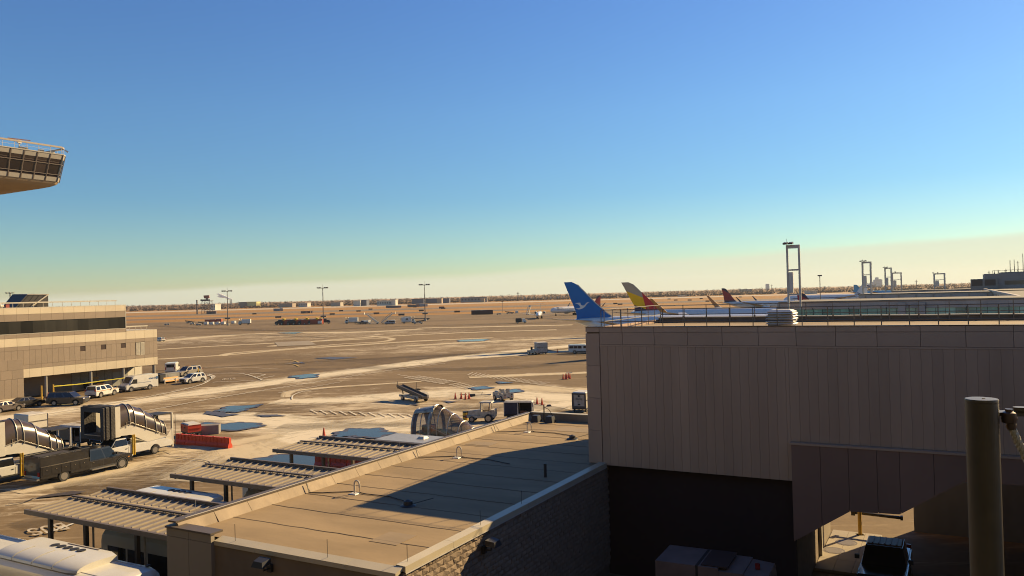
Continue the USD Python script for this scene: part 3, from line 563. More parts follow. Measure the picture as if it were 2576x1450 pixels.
for a, b in zip(vs, vs[1:]):
    part(cb, 'fascia_cap', MB().box(a + 0.01, b - 0.008, CU - 0.045, CU + 0.05, CT - 0.25, CT - 0.01), FASCIA)
    if a > CV0: part(cb, 'fascia_panel', MB().box(a + 0.01, b - 0.008, CU - 0.035, CU + 0.05, CT - 0.86, CT - 0.265), FASCIA)
part(cb, 'roof_edge', MB().box(CV0 - 0.02, CV1, CU - 0.07, CU + 0.2, CT - 0.005, CT + 0.02), DARKMETAL)
part(cb, 'cladding_head', MB().box(CV0 + 0.74, CV1, CU - 0.03, CU + 0.05, CT - 0.955, CT - 0.875), FASCIA)
k = 0; a = CV0 + 0.75; rc = random.Random(5)
while a < CV1 - 0.1:
    w = 0.40; zb = CB if a < -6.5 else 7.22
    if a < -6.5 < a + w: w = -6.5 - a
    d = rc.uniform(0, 0.0015)
    part(cb, 'cladding_strip', MB().hexa([(a + .003, CU - .014 - d, zb), (a + w - .003, CU - .018 - d, zb), (a + w - .008, CU + .05, zb), (a + .008, CU + .05, zb), (a + .003, CU - .014 - d, CT - .96), (a + w - .003, CU - .018 - d, CT - .96), (a + w - .008, CU + .05, CT - .96), (a + .008, CU + .05, CT - .96)]), CLAD[rc.randrange(3)])
    a += w; k += 1
part(cb, 'roof', MB().box(CV0 + 0.1, CV1, CU + 0.07, CE - 0.4, CT - 0.35, CT - 0.26), ROOF)
part(cb, 'rear_parapet', MB().box(CV0 + 0.1, CV1, CE - 0.38, CE - 0.02, CT - 0.259, CT + 0.02), CONC)
for k in range(8):
    a = CV0 + 0.05 + k * 2.9; part(cb, 'coping', MB().box(a, a + 2.88, CE - 0.44, CE + 0.04, CT + 0.022, CT + 0.08), COPING)
# two railings on its roof
def railing(t, p, q, n, z, h, mids, r=0.022, foot=None, rail_mat=None):
    p, q = np.array([*p, z]), np.array([*q, z]); M_ = rail_mat or RAIL
    for k in range(n + 1):
        c = p + (q - p) * k / n; po = part(t, 'rail_post', MB().tube([c, c + [0, 0, h]], r, 6), M_)
        if foot: part(po, 'post_foot', MB().cyl(c, r * 2.0, foot, 8), M_)
    for m_ in (h,) + tuple(mids): part(t, 'rail', MB().tube([p + [0, 0, m_], q + [0, 0, m_]], r * 0.9, 6), M_)
rl = gridthing('roof_railing', 'steel guard railing along the front roof edge of the clad building', 'railing', -5.0, CU)
railing(rl, (-15.5, CU + 0.35), (CV1 - 0.2, CU + 0.35), 21, CT - 0.26, 1.09, (0.5,)) 
rl = gridthing('roof_railing', 'short lit steel guard railing running back along the left roof end', 'railing', CV0 + 0.7, CU)
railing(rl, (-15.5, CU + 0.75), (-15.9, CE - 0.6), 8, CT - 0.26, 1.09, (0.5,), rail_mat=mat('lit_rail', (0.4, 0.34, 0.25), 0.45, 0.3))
rl = gridthing('roof_railing', 'steel guard railing with thick feet along the rear parapet of the clad building', 'railing', -5.0, CE)
railing(rl, (-15.9, CE - 0.55), (CV1 - 0.2, CE - 0.55), 16, CT - 0.26, 1.06, (0.5,), foot=0.42)
# louvred roof vent
lv = gridthing('roof_ventilator', 'pale louvred roof ventilator box on the clad building roof', 'ventilator', -7.00, CU + 1.3)
VW = mat('vent_white', (0.62, 0.56, 0.47), 0.5)
part(lv, 'body', MB().box(-7.52, -6.48, CU + .9, CU + 1.9, CT - .26, CT + .60), VW)
for k in range(5):
    z = CT + .08 + k * .115
    part(lv, 'louvre', MB().frustum((-7.63, -6.37, CU + .78, CU + 2.02, z - .03), (-7.55, -6.45, CU + .86, CU + 1.94, z + .03)), VW)
part(lv, 'hood', MB().frustum((-7.60, -6.40, CU + .82, CU + 1.98, CT + .60), (-7.42, -6.58, CU + 1.0, CU + 1.8, CT + .70)), VW)
# hanging lower enclosure with its stepped lower edge
ENC = mat('enclosure_panel', (0.26, 0.15, 0.105), 0.5, metal=0.15, c2=(0.225, 0.13, 0.09), scale=0.3, vary=0.05)
shape = Polygon([(-6.46, 7.12), (-6.46, 2.9), (-4.15, 4.45), (-2.24, 4.54), (0.1, 6.09), (CV1, 6.2), (CV1, 7.12)])
for a, b in zip((-6.46, -5.27, -4.15, -3.05, -2.2, -0.95, 0.3, 2.6, 4.8), (-5.27, -4.15, -3.05, -2.2, -0.95, 0.3, 2.6, 4.8, 7.0)):
    part(cb, 'enclosure_panel', MB().poly(shape.intersection(sbox(a + .01, 0, b - .008, 9)), (0, CU - 0.32, 0), (1, 0, 0), (0, 0, 1), (0, 0.1, 0)), ENC)
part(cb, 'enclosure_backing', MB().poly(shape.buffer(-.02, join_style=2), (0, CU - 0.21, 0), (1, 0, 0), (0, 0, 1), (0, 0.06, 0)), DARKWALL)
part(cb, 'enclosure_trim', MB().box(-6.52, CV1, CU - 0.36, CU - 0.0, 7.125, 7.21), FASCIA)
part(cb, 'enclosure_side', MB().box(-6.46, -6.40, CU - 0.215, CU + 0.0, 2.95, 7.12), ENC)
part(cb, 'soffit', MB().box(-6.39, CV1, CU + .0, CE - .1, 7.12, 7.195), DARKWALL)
# undercroft: wall below the strips, its return of blocks, the frame of a doorway
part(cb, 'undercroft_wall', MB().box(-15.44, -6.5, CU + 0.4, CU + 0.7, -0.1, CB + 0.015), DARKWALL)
part(cb, 'return_wall', MB().box(-6.8, -6.5, CU + 0.702, 43.6, -0.1, CB + 0.015), BLOCKS[1])
part(cb, 'door_frame', MB().box(-6.9, -6.35, 43.62, 43.8, -0.1, 2.9), WHITEMETAL)
part(cb, 'return_wall', MB().box(-6.8, -6.5, 43.81, CE - .1, -0.1, CB + 0.015), PANEL)
# connecting wing to the right, mostly hidden: concrete, closes the yard
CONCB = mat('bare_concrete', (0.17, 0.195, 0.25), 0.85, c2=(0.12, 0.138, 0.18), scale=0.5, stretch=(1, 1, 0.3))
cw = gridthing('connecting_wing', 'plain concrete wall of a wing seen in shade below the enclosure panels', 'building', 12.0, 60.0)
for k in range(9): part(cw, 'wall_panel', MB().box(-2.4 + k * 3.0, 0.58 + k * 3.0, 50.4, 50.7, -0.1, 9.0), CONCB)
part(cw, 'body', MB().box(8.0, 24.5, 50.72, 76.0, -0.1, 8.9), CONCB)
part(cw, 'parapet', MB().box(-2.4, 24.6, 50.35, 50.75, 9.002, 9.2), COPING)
rw = gridthing('right_wing', 'tall clad wing closing the yard at the right', 'building', 18.0, 25.0)
part(rw, 'wall', MB().box(7.1, 7.4, 4.0, 50.3, -0.1, 12.2), CLAD[0]); part(rw, 'body', MB().box(7.42, 30, 4.0, 50.3, -0.1, 12.1), CLAD[1]); part(rw, 'roof_edge', MB().box(7.05, 7.6, 4.0, 50.3, 12.202, 12.4), DARKMETAL)
hh = gridthing('terminal_headhouse', 'tall glazed terminal front from whose window the view is taken', 'building', 5.0, -6.0)
HG = mat('headhouse_glass', (0.03, 0.035, 0.04), 0.08, c2=(0.035, 0.04, 0.045))
part(hh, 'core', MB().box(-64, 40, -14.0, -0.66, -0.1, 28), DARKWALL)
for k in range(26):
    for j in range(7): part(hh, 'window', MB().box(-64 + k * 4.0 + .03, -60 + k * 4.0 - .03, -0.655, -0.6, j * 4.0 + .03, j * 4.0 + 3.97), HG)
part(hh, 'roof_edge', MB().box(-64.2, 40.2, -14.2, -0.5, 28.001, 28.5), DARKMETAL)
# sunlit pavement, post, gate arm and covers under the building
PAVE = mat('pavement', (0.36, 0.29, 0.2), 0.85, c2=(0.3, 0.24, 0.165), scale=0.7)
for i in range(3):
    for j in range(4):
        a, b = -6.45 + i * 0.85, 41.6 + j * 1.75
        single('pavement', 'sunlit concrete pavement slab under the clad building', None, MB().add(*MB().box(0, 0.835, 0, 1.735, 0.0, 0.13).rot(-29).move(G(a, b)).arr()), PAVE, kind='structure')
yp = thing('yellow_post', 'tall yellow steel post on the sunlit pavement', 'post', G(-5.0, 48.2, 0.1))
YEL = mat('safety_yellow', (0.62, 0.36, 0.03), 0.5, c2=(0.5, 0.29, 0.03))
part(yp, 'shaft', MB().cyl((0, 0, 0), 0.10, 5.2, 12), YEL, smooth=40); part(yp, 'base_plate', MB().box(-.2, .2, -.2, .2, 0, .03), YEL)
gp = gridthing('gate_arm', 'dark horizontal pipe gate arm beside the yellow post', 'gate', -4.2, 48.6)
part(gp, 'arm', MB().tube([(-5.4, 48.9, 1.15), (-2.9, 48.7, 1.15)], 0.09, 8), DARKMETAL); part(gp, 'hinge', MB().box(-5.5, -5.3, 48.75, 49.0, 1.0, 1.3), DARKMETAL); part(gp, 'end_cap', MB().box(-2.98, -2.86, 48.6, 48.82, 1.04, 1.26), DARKMETAL)
IRON = mat('cast_iron', (0.10, 0.07, 0.05), 0.6, c2=(0.14, 0.1, 0.07), scale=4)
for (v_, u_), lab in zip(((-5.52, 46.4), (-5.95, 44.75)), ('round iron manhole cover nearer the yellow post', 'round iron manhole cover nearer the dark pickup')):
    t = thing('manhole_cover', lab, 'manhole cover', G(v_, u_, 0.131), 0, 'manhole covers in the sunlit pavement')
    part(t, 'lid', MB().lathe([(0.46, 0.0), (0.46, 0.008), (0.44, 0.012), (0.02, 0.012)], 24), IRON); part(t, 'rim', MB().lathe([(0.48, 0.0), (0.56, 0.0), (0.56, 0.006), (0.48, 0.006)], 24, ring=True), IRON)
# ---------------------------------------------------------------- bus canopies beside the low building
CANO = mat('canopy_sheet', (0.33, 0.265, 0.18), 0.5, metal=0.2, c2=(0.29, 0.23, 0.155), scale=0.6, vary=0.04)
CRIB = mat('canopy_seam', (0.50, 0.42, 0.30), 0.45, metal=0.2)
CFR = mat('canopy_frame', (0.16, 0.12, 0.085), 0.5, c2=(0.14, 0.105, 0.075))
def canopy(u0, label):
    t = gridthing('bus_canopy', label, 'canopy', -33.0, u0 + 2, 'bus canopies along the low building'); L0, L1 = -40.3, V0 - 0.05
    prof = [(0.0, 4.0), (2.15, 4.09), (3.10, 3.97), (4.05, 4.07)]
    n = 26; w = (L1 - L0) / n
    for k in range(n):
        a, b = L0 + k * w + .004, L0 + (k + 1) * w - .004
        for (p, z0), (q, z1), inset in ((prof[0], prof[1], 0), (prof[1], prof[2], .06), (prof[2], prof[3], 0)):
            m = MB().hexa([(a, u0 + p + inset, z0 - .05), (b, u0 + p + inset, z0 - .05), (b, u0 + q - .02, z1 - .05), (a, u0 + q - .02, z1 - .05), (a, u0 + p + inset, z0), (b, u0 + p + inset, z0), (b, u0 + q - .02, z1), (a, u0 + q - .02, z1)])
            pn = part(t, 'roof_panel', m, CANO)
            part(pn, 'standing_seam', MB().beam((a, u0 + p + inset + .03, z0 + .028), (a, u0 + q - .05, z1 + .028), .045, .075), CRIB)
    part(t, 'eave_beam', MB().box(L0 - .3, L1, u0 - .14, u0 - .005, 3.80, 4.03), CFR)
    part(t, 'ridge_cap', MB().box(L0 + .05, L1, u0 + 2.08, u0 + 2.24, 4.16, 4.24), CFR)
    part(t, 'ridge_cap', MB().box(L0 + .05, L1, u0 + 4.02, u0 + 4.16, 4.02, 4.24), CFR)
    part(t, 'valley_gutter', MB().box(L0 + .02, L1, u0 + 3.09, u0 + 3.16, 3.74, 3.90), CFR)
    part(t, 'end_beam', MB().box(L0 - .08, L0 - .005, u0, u0 + 4.0, 3.72, 3.84), CFR)
    for v_, u_ in ((L0 + .75, .55), (L0 + 3.6, .55), (L0 + 3.9, 3.1), (L0 + 7.4, .55), (L0 + 7.7, 3.1), (L0 + 11.2, .55)):
        po = part(t, 'post', MB().box(v_ - .09, v_ + .09, u0 + u_ - .09, u0 + u_ + .09, 0, 3.79 if u_ < 1 else 3.73), CFR); part(po, 'base_plate', MB().box(v_ - .18, v_ + .18, u0 + u_ - .18, u0 + u_ + .18, 0, .03), CFR)
    for v_ in (L0 + 3.85, L0 + 7.65): part(t, 'downpipe', MB().tube([(v_, u0 + .75, .1), (v_, u0 + .75, 3.7)], .05, 8), WHITEMETAL)
canopy(22.95, 'brown seamed bus canopy nearest the low building front corner')
canopy(31.35, 'brown seamed bus canopy in the middle of the three')
canopy(39.4, 'brown seamed bus canopy farthest along the low building')

# ---------------------------------------------------------------- terminal on the left
CREAM = mat('cream_panel', (0.66, 0.545, 0.37), 0.6, c2=(0.58, 0.475, 0.32), scale=0.35, vary=0.05)
TAUPE = mat('taupe_panel', (0.31, 0.23, 0.155), 0.6, c2=(0.275, 0.204, 0.137), scale=0.35, vary=0.06)
GLASS = mat('ribbon_glass', (0.03, 0.028, 0.022), 0.10, c2=(0.05, 0.045, 0.035), scale=0.25, vary=0.5, stretch=(1, 1, 0.2))
CREAMM = mat('cream_metal', (0.58, 0.51, 0.39), 0.5)
FV, UE, UL = -123.0, 86.7, 92.65
lt = gridthing('left_terminal', 'cream and taupe panelled terminal with a ribbon window and an open undercroft', 'building', -131, 75)
U_S = 46.0
part(lt, 'core', MB().box(FV - 18, FV - .12, U_S, UE - .1, 3.5, 13.9), TAUPE)
part(lt, 'core', MB().box(FV - 18, FV - .12, UE - .1, UL - .1, 3.5, 9.5), TAUPE)
part(lt, 'rear_wall', MB().box(FV - 18, FV - 17.7, U_S, UL, -.1, 3.49), TAUPE)
def row(name, u0, u1, z0, z1, m, step=1.79, proud=0.0, start=70.43):
    k0 = math.floor((u0 - start) / step); us = [u0] + [start + step * k for k in range(k0, k0 + 60) if u0 + .1 < start + step * k < u1 - .1] + [u1]
    for a, b in zip(us, us[1:]): part(lt, name, MB().box(FV - .12, FV + proud, a + .012, b - .012, z0 + .012, z1 - .012), m)
def endrow(name, ue, z0, z1, m, n=8):
    for k in range(n): part(lt, name, MB().box(FV - 18 + 17.85 * k / n + .012, FV - 18 + 17.85 * (k + 1) / n - .012, ue - .1, ue - .003, z0 + .012, z1 - .012), m)
row('cream_panel', U_S, UE, 13.05, 14.03, CREAM); row('taupe_panel', U_S, UE, 12.0, 13.05, TAUPE)
row('taupe_panel', U_S, UE, 9.46, 10.13, TAUPE); row('cream_panel', U_S, UE, 8.22, 9.46, CREAM); row('cream_panel', UE, UL, 8.22, 9.6, CREAM)
row('taupe_panel', U_S, UL, 7.60, 8.22, TAUPE); row('taupe_panel', U_S, UL, 4.77, 5.38, TAUPE)
sq = [(78.71, 79.49), (82.31, 83.09), (85.89, 86.68)]
k = 0; a = 70.43 - 0.895 * 27
while a < UL - .05:                                         # narrow panels, two to a bay, with small square windows and the louvre set in
    b = min(a + .895, UL)
    hit = [s for s in sq if s[0] - .35 < (a + b) / 2 < s[1] + .35 and abs((a + b) / 2 - (s[0] + s[1]) / 2) < .45]
    if 88.45 < (a + b) / 2 < 90.2: pass
    elif hit: part(lt, 'taupe_panel', MB().box(FV - .12, FV, a + .012, b - .012, 5.392, 6.80), TAUPE); part(lt, 'small_window', MB().box(FV - .12, FV - .05, a + .02, b - .02, 6.82, 7.59), mat('small_pane', (0.10, 0.07, 0.055), 0.2))
    else: part(lt, 'taupe_panel', MB().box(FV - .12, FV, a + .012, b - .012, 5.392, 7.588), TAUPE)
    a = b
for c in (0, 1):
    fr = part(lt, 'louvre', MB().box(FV - .118, FV - .08, 88.45 + c * .88, 89.28 + c * .88, 5.4, 7.58), DARKMETAL)
    for j in range(12): part(fr, 'blade', MB().hexa([(FV - .08, 88.47 + c * .88, 5.43 + j * .178), (FV + .03, 88.47 + c * .88, 5.41 + j * .178), (FV + .03, 89.26 + c * .88, 5.41 + j * .178), (FV - .08, 89.26 + c * .88, 5.43 + j * .178), (FV - .08, 88.47 + c * .88, 5.54 + j * .178), (FV + .02, 88.47 + c * .88, 5.46 + j * .178), (FV + .02, 89.26 + c * .88, 5.46 + j * .178), (FV - .08, 89.26 + c * .88, 5.54 + j * .178)]), CREAMM)
us = [U_S + j * 1.79 for j in range(23)]
for a, b in zip(us, us[1:] + [UE - .12]):
    if b - a > .3: part(lt, 'window_pane', MB().box(FV - .119, FV - .06, a + .006, b - .006, 10.14, 11.99), GLASS)
part(lt, 'window_sill', MB().box(FV - .2, FV + .02, U_S, UE + .01, 10.06, 10.135), CREAMM); part(lt, 'corner_mullion', MB().box(FV - .2, FV + .01, UE - .1, UE + .01, 10.14, 13.0), CREAMM)
row('cream_panel', 69.44, UL, 3.45, 4.77, CREAM)
for z0, z1, m, ue in ((13.05, 14.03, CREAM, UE), (10.2, 13.05, TAUPE, UE), (9.6, 10.2, TAUPE, UE), (8.22, 9.6, CREAM, UL), (4.77, 8.22, TAUPE, UL), (3.45, 4.77, CREAM, UL)): endrow('end_panel', ue, z0, z1, m)
part(lt, 'roof', MB().box(FV - 18.1, FV + .02, U_S, UE + .02, 14.032, 14.09), CREAMM); part(lt, 'lower_roof', MB().box(FV - 18.1, FV + .02, UE + .021, UL + .02, 9.602, 9.66), CREAMM)
part(lt, 'soffit', MB().box(FV - 17.6, FV - .13, U_S, UL - .12, 3.40, 3.49), TAUPE)
# lower flush wall at the left, with its pale plinth
for z0, z1, n in ((.62, 3.42, 11), (3.45, 4.76, 6), ): 
    for k in range(n * 2):
        a = 49.0 + k * (69.4 - 49.0) / (n * 2); part(lt, 'wall_panel', MB().box(FV - .35, FV + .22, a + .012, a + (69.4 - 49) / (n * 2) - .012, z0, z1), TAUPE)
for k in range(9): a = 49.0 + k * 2.2667; part(lt, 'wall_panel', MB().box(FV - .1, FV + .22, a + .012, a + 2.25, 4.78, 6.3), TAUPE)
part(lt, 'plinth', MB().box(FV - .4, FV + .3, 49.0, 69.45, -.1, .6), CREAM)
part(lt, 'annex_side', MB().box(FV - 6, FV - .36, 69.1, 69.4, -.1, 3.4), TAUPE)
for u_ in (73.0, 80.35, 86.15, 92.1):
    part(lt, 'column', MB().cyl((FV - .35, u_, -.1), .26, 3.5, 16), mat('column_grey', (0.30, 0.265, 0.21), 0.6), smooth=40)
# back of the undercroft: louvres, doors and a pale base
BV = FV - 5.2
part(lt, 'back_wall', MB().box(BV - .2, BV, 69.4, 93.4, -.1, 3.39), TAUPE)
for k in range(9):
    a = 80.2 + k * 1.45
    part(lt, 'back_base', MB().box(BV, BV + .06, a, a + 1.42, -.1, 1.35), CREAM)
    if k not in (5, 6):
        lf = part(lt, 'louvre', MB().box(BV, BV + .02, a, a + 1.42, 1.4, 3.3), DARKMETAL)
        for j in range(11): part(lf, 'blade', MB().frustum((BV + .021, BV + .09, a + .03, a + 1.39, 1.42 + j * .172), (BV + .021, BV + .04, a + .03, a + 1.39, 1.53 + j * .172)), CREAMM)
    else: part(lt, 'door', MB().box(BV + .06, BV + .1, a + .02, a + 1.4, 0, 2.4), mat('door_grey', (0.33, 0.32, 0.27), 0.5))
part(lt, 'wall_sign', MB().box(BV + .1, BV + .12, 83.4, 84.9, 1.5, 1.95), mat('sign_orange', (0.55, 0.3, 0.06), 0.6))
rl = gridthing('roof_railing', 'pale guard railing with a thick top rail on the left terminal roof', 'railing', FV - 1.5, 66)
for k in range(27): part(rl, 'rail_post', MB().box(FV - 1.53, FV - 1.47, 46.0 + k * 1.53, 46.05 + k * 1.53, 14.09, 14.7), CREAMM)
part(rl, 'rail', MB().box(FV - 1.58, FV - 1.42, 45.9, 86.0, 14.702, 14.9), CREAMM)
rl = gridthing('roof_railing', 'short pale guard railing on the lower roof step of the left terminal', 'railing', FV - 1.0, 90)
for k in range(5): part(rl, 'rail_post', MB().box(FV - 1.03, FV - .97, 86.9 + k * 1.1, 86.94 + k * 1.1, 9.66, 10.2), CREAMM)
part(rl, 'rail', MB().box(FV - 1.06, FV - .94, 86.8, 91.5, 10.202, 10.4), CREAMM)
sk = gridthing('roof_skylight', 'dark sloping rooftop skylight with pale raking edge', 'skylight', FV - 3, 73)
part(sk, 'glazing', MB().hexa([(FV - 6, 69.7, 14.05), (FV - 2.2, 69.7, 14.05), (FV - 2.2, 74.8, 14.05), (FV - 6, 74.8, 14.05), (FV - 6, 71.5, 16.2), (FV - 2.2, 71.5, 16.0), (FV - 2.2, 74.8, 16.0), (FV - 6, 74.8, 16.2)]), mat('skylight_glass', (0.035, 0.026, 0.02), 0.5))
part(sk, 'raking_edge', MB().beam((FV - 2.15, 72.0, 14.1), (FV - 2.15, 74.85, 16.05), .16, .16), CREAMM); part(sk, 'head', MB().beam((FV - 2.15, 71.5, 16.05), (FV - 2.15, 74.9, 16.05), .08, .08), CREAMM)
for k in range(4): part(sk, 'glazing_bar', MB().beam((FV - 2.16, 70.1 + k * .9, 14.1 + k * .0), (FV - 2.16, 71.9 + k * .8, 16.0), .05, .06), DARKMETAL)
rf = gridthing('roof_fan', 'small cream roof fan with a red box beside the skylight', 'roof fan', FV - 3, 67.6)
part(rf, 'drum', MB().lathe([(.5, 14.09), (.75, 14.3), (.7, 14.5), (.45, 14.62)], 14, (FV - 3, 67.7, 0)), CREAMM); part(rf, 'control_box', MB().box(FV - 3, FV - 2.6, 68.6, 69.1, 14.09, 14.6), mat('red_box', (0.35, 0.06, 0.04), 0.5))
# ---------------------------------------------------------------- control tower, only its cab in view
C0 = np.array([-114.7, 205.0]); cvv, cuu = vu(np.array([*C0, 0]))
ct = gridthing('control_tower', 'control tower cab with a ring of dark slanted windows and brown bowl soffit', 'control tower', cvv - 20, cuu - 20)
TB, TT = 46.0, 52.85
TW = mat('tower_panel', (0.36, 0.315, 0.25), 0.6, c2=(0.32, 0.28, 0.22), scale=0.3, vary=0.05); TM = mat('tower_mullion', (0.17, 0.12, 0.085), 0.5); TG = mat('tower_glass', (0.03, 0.02, 0.016), 0.06, c2=(0.045, 0.03, 0.022), scale=0.3, vary=0.4)
SOFF = mat('tower_soffit', (0.42, 0.30, 0.17), 0.7, c2=(0.37, 0.265, 0.15), scale=0.25)
half = 20.0; vc, uc = cvv - half + 1.5, cuu - half + 2.1
def ring(z, grow):
    h = half + grow - 1.9; ch = 1.4; vcx, ucx = vc, uc
    q = [(h, -h + ch), (h, h - ch), (h - ch, h), (-h + ch, h), (-h, h - ch), (-h, -h + ch), (-h + ch, -h), (h - ch, -h)]
    return np.array([(vcx + a, ucx + b, z) for a, b in q])
levels = [(46.0, 0), (47.15, .19), (47.75, .28), (50.35, .71), (50.9, .80), (51.65, .92), (52.85, 1.12)]
core = MB().loft([ring(TB, -.12), ring(TT, 1.0)]); part(ct, 'cab_core', core, TM)
for (z0, g0), (z1, g1), m, nm in zip(levels, levels[1:], (TW, TG, TG, TG, TG, TW), ('panel', 'window_pane', 'window_pane', 'window_pane', 'window_pane', 'panel')):
    if z0 == 50.9: z1, g1 = 51.65, .92
    r0, r1 = ring(z0 + .05, g0), ring(z1 - .05, g1)
    for s in range(8):
        a0, a1, b0, b1 = r0[s], r0[(s + 1) % 8], r1[s], r1[(s + 1) % 8]; n = 11 if s % 2 == 0 else 1
        nr = np.cross(a1 - a0, b0 - a0); nr /= np.linalg.norm(nr)
        if s not in (0, 1, 2, 6, 7): n = 1
        for k in range(n):
            f0, f1 = k / n + .006, (k + 1) / n - .006
            P_ = [a0 + (a1 - a0) * f0, a0 + (a1 - a0) * f1, b0 + (b1 - b0) * f1, b0 + (b1 - b0) * f0]
            bk = [p - nr * .2 for p in P_]
            fr = [p - nr * (.02 if m is TW else .09) for p in P_]
            part(ct, nm, MB().add(fr + bk, [[0, 1, 2, 3], [4, 7, 6, 5], [0, 4, 5, 1], [1, 5, 6, 2], [2, 6, 7, 3], [3, 7, 4, 0]]), m)
r0, r1 = ring(TB, 0.03), ring(TT, 1.15)
for s in (0, 1, 2, 7):
    for k in range(11 if s % 2 == 0 else 1):
        f = k / 11; part(ct, 'mullion', MB().beam(r0[s] + (r0[(s + 1) % 8] - r0[s]) * f, r1[s] + (r1[(s + 1) % 8] - r1[s]) * f, .16, .16), TM)
for z, g in levels[2:4]:
    q = ring(z, g + .02)
    for s in (0, 1, 7): part(ct, 'transom', MB().beam(q[s], q[(s + 1) % 8], .14, .12), TM)
secs = [np.array([(vc + 5.0 * math.cos(t), uc + 5.0 * math.sin(t), z) for t in (np.arange(8) * math.pi / 4 - math.pi / 8)]) for z in (0, 42.9)]
part(ct, 'shaft', MB().loft(secs), CONC)
bowl = []
for k in range(9):
    t = k / 8; z = 43.0 + (TB - 43.0) * (1 - math.cos(t * math.pi / 2)) ** .9; f = math.sin(t * math.pi / 2); q = ring(z, -.1); c = np.array([vc, uc, 0]); q[:, :2] = c[:2] + (q[:, :2] - c[:2]) * max(f, .3); bowl.append(q)
part(ct, 'soffit', MB().loft([secs[1] * [1, 1, 0] + [0, 0, 42.9]] + bowl), SOFF)
part(ct, 'roof_edge', MB().loft([ring(TT, 1.2), ring(TT + .22, 1.23)]), CREAMM)
q = ring(TT + .22, .9); qt = ring(TT + 2.0, .9)
for s in (0, 1, 2, 7):
    n = 12 if s % 2 == 0 else 1
    for k in range(n): part(ct, 'rail_post', MB().beam(q[s] + (q[(s + 1) % 8] - q[s]) * k / n, qt[s] + (qt[(s + 1) % 8] - qt[s]) * k / n, .08, .08), CREAMM)
    part(ct, 'rail', MB().beam(qt[s], qt[(s + 1) % 8], .3, .42), mat('tower_rail', (0.42, 0.33, 0.24), 0.5))
    part(ct, 'mid_rail', MB().beam((q[s] + qt[s]) / 2, (q[(s + 1) % 8] + qt[(s + 1) % 8]) / 2, .05, .05), CREAMM)
for du, w in ((2.6, 1.2), (-2.2, 2.0), (5.6, .9)): part(ct, 'roof_box', MB().box(vc + 17.0, vc + 17.8, uc + 10 + du, uc + 10 + du + w, TT + .22, TT + 1.0), CREAMM)
part(ct, 'camera', MB().beam((vc + half - 1.4, uc + half - 1.4, TT + 1.5), (vc + half - 1.0, uc + half - .7, TT + 1.0), .35, .35), WHITEMETAL)
rd = gridthing('surface_radar', 'rotating bar radar on the control tower roof', 'radar', vc + 5, uc + 3)
rz0 = TT + .3; rc_ = far(60, 375, 206); rv, ru = vu(rc_)
rd.off = rd.off * 0; stage.RemovePrim(rd.path); USED[('/World', 'surface_radar')] -= 1
rd = gridthing('surface_radar', 'thin bar radar antenna turning on the control tower roof', 'radar', rv - 2, ru)
rv -= 2
part(rd, 'mast', MB().cyl((rv, ru, rz0), .14, 4.0, 8), CREAMM); part(rd, 'gearbox', MB().box(rv - .35, rv + .35, ru - .45, ru + .45, rz0 + 3.6, rz0 + 4.4), mat('radar_white', (0.75, 0.68, 0.52), 0.5))
part(rd, 'bar', MB().beam((rv - .5, ru - 2.6, rz0 + 4.62), (rv + .5, ru + 2.6, rz0 + 4.62), .2, .22), mat('radar_bar', (0.3, 0.14, 0.1), 0.5))
for dv in (-1.2, 1.0): part(rd, 'stay', MB().tube([(rv, ru + dv, rz0), (rv, ru, rz0 + 2.4)], .06, 5), DARKMETAL)

# ---------------------------------------------------------------- piers on the right
PIER = mat('pier_panel', (0.36, 0.29, 0.24), 0.6, metal=0.1, c2=(0.26, 0.22, 0.195), scale=0.25, vary=0.05); GREEN = mat('green_glass', (0.20, 0.36, 0.27), 0.15, c2=(0.10, 0.19, 0.145), scale=0.35, vary=0.35, stretch=(1, 1, .3))
PR = mat('pier_roof', (0.22, 0.175, 0.125), 0.7, c2=(0.18, 0.145, 0.105), scale=0.2)
p1 = gridthing('glazed_pier', 'low grey pier with a band of green glass along its wall', 'building', 0, 140)
PU = 132.0
part(p1, 'body', MB().box(-24.6, 80, PU + .25, PU + 26, -.1, 11.0), DARKWALL); RDK = mat('roof_gravel', (0.17, 0.135, 0.10), 0.9, c2=(0.13, 0.105, 0.08), scale=.3); part(p1, 'roof', MB().box(-24.4, 80, PU + .32, PU + 25.8, 11.45, 11.56), RDK); part(p1, 'coping', MB().box(-24.7, 80, PU - .1, PU + .3, 11.55, 11.68), PR)
part(p1, 'roof_deck', MB().box(-24.6, 80, PU + .26, PU + 25.9, 11.001, 11.44), PIER)
for k in range(32):
    a = -24.68 + k * 2.6
    part(p1, 'wall_panel', MB().box(a + .01, a + 2.59, PU - .02, PU + .25, 10.42, 11.54), PIER)
    part(p1, 'wall_panel', MB().box(a + .01, a + 2.59, PU - .02, PU + .25, 8.0, 9.14), PIER)
    part(p1, 'lower_panel', MB().box(a + .01, a + 2.59, PU - .02, PU + .25, -.1, 7.99), PIER)
    for j in range(2): part(p1, 'window_pane', MB().box(a + j * 1.3 + .03, a + j * 1.3 + 1.27, PU + .12, PU + .2, 9.15, 10.41), GREEN)
    if k % 2 == 0: part(p1, 'wall_lamp', MB().tube([(a, PU - .04, 9.3), (a, PU - .06, 10.3), (a, PU - .5, 10.6), (a, PU - .8, 10.5)], .05, 5), DARKMETAL)
for v_ in (-7.0, -4.4): part(p1, 'wall_duct', MB().box(v_ - .5, v_ + .5, PU - .4, PU - .03, 8.4, 11.2), PIER)
part(p1, 'wall_rail', MB().box(-24.6, 80, PU - .6, PU - .45, 8.95, 9.05), CREAMM)
part(p1, 'end_wall', MB().box(-24.9, -24.61, PU, PU + 26, -.1, 11.54), PIER)
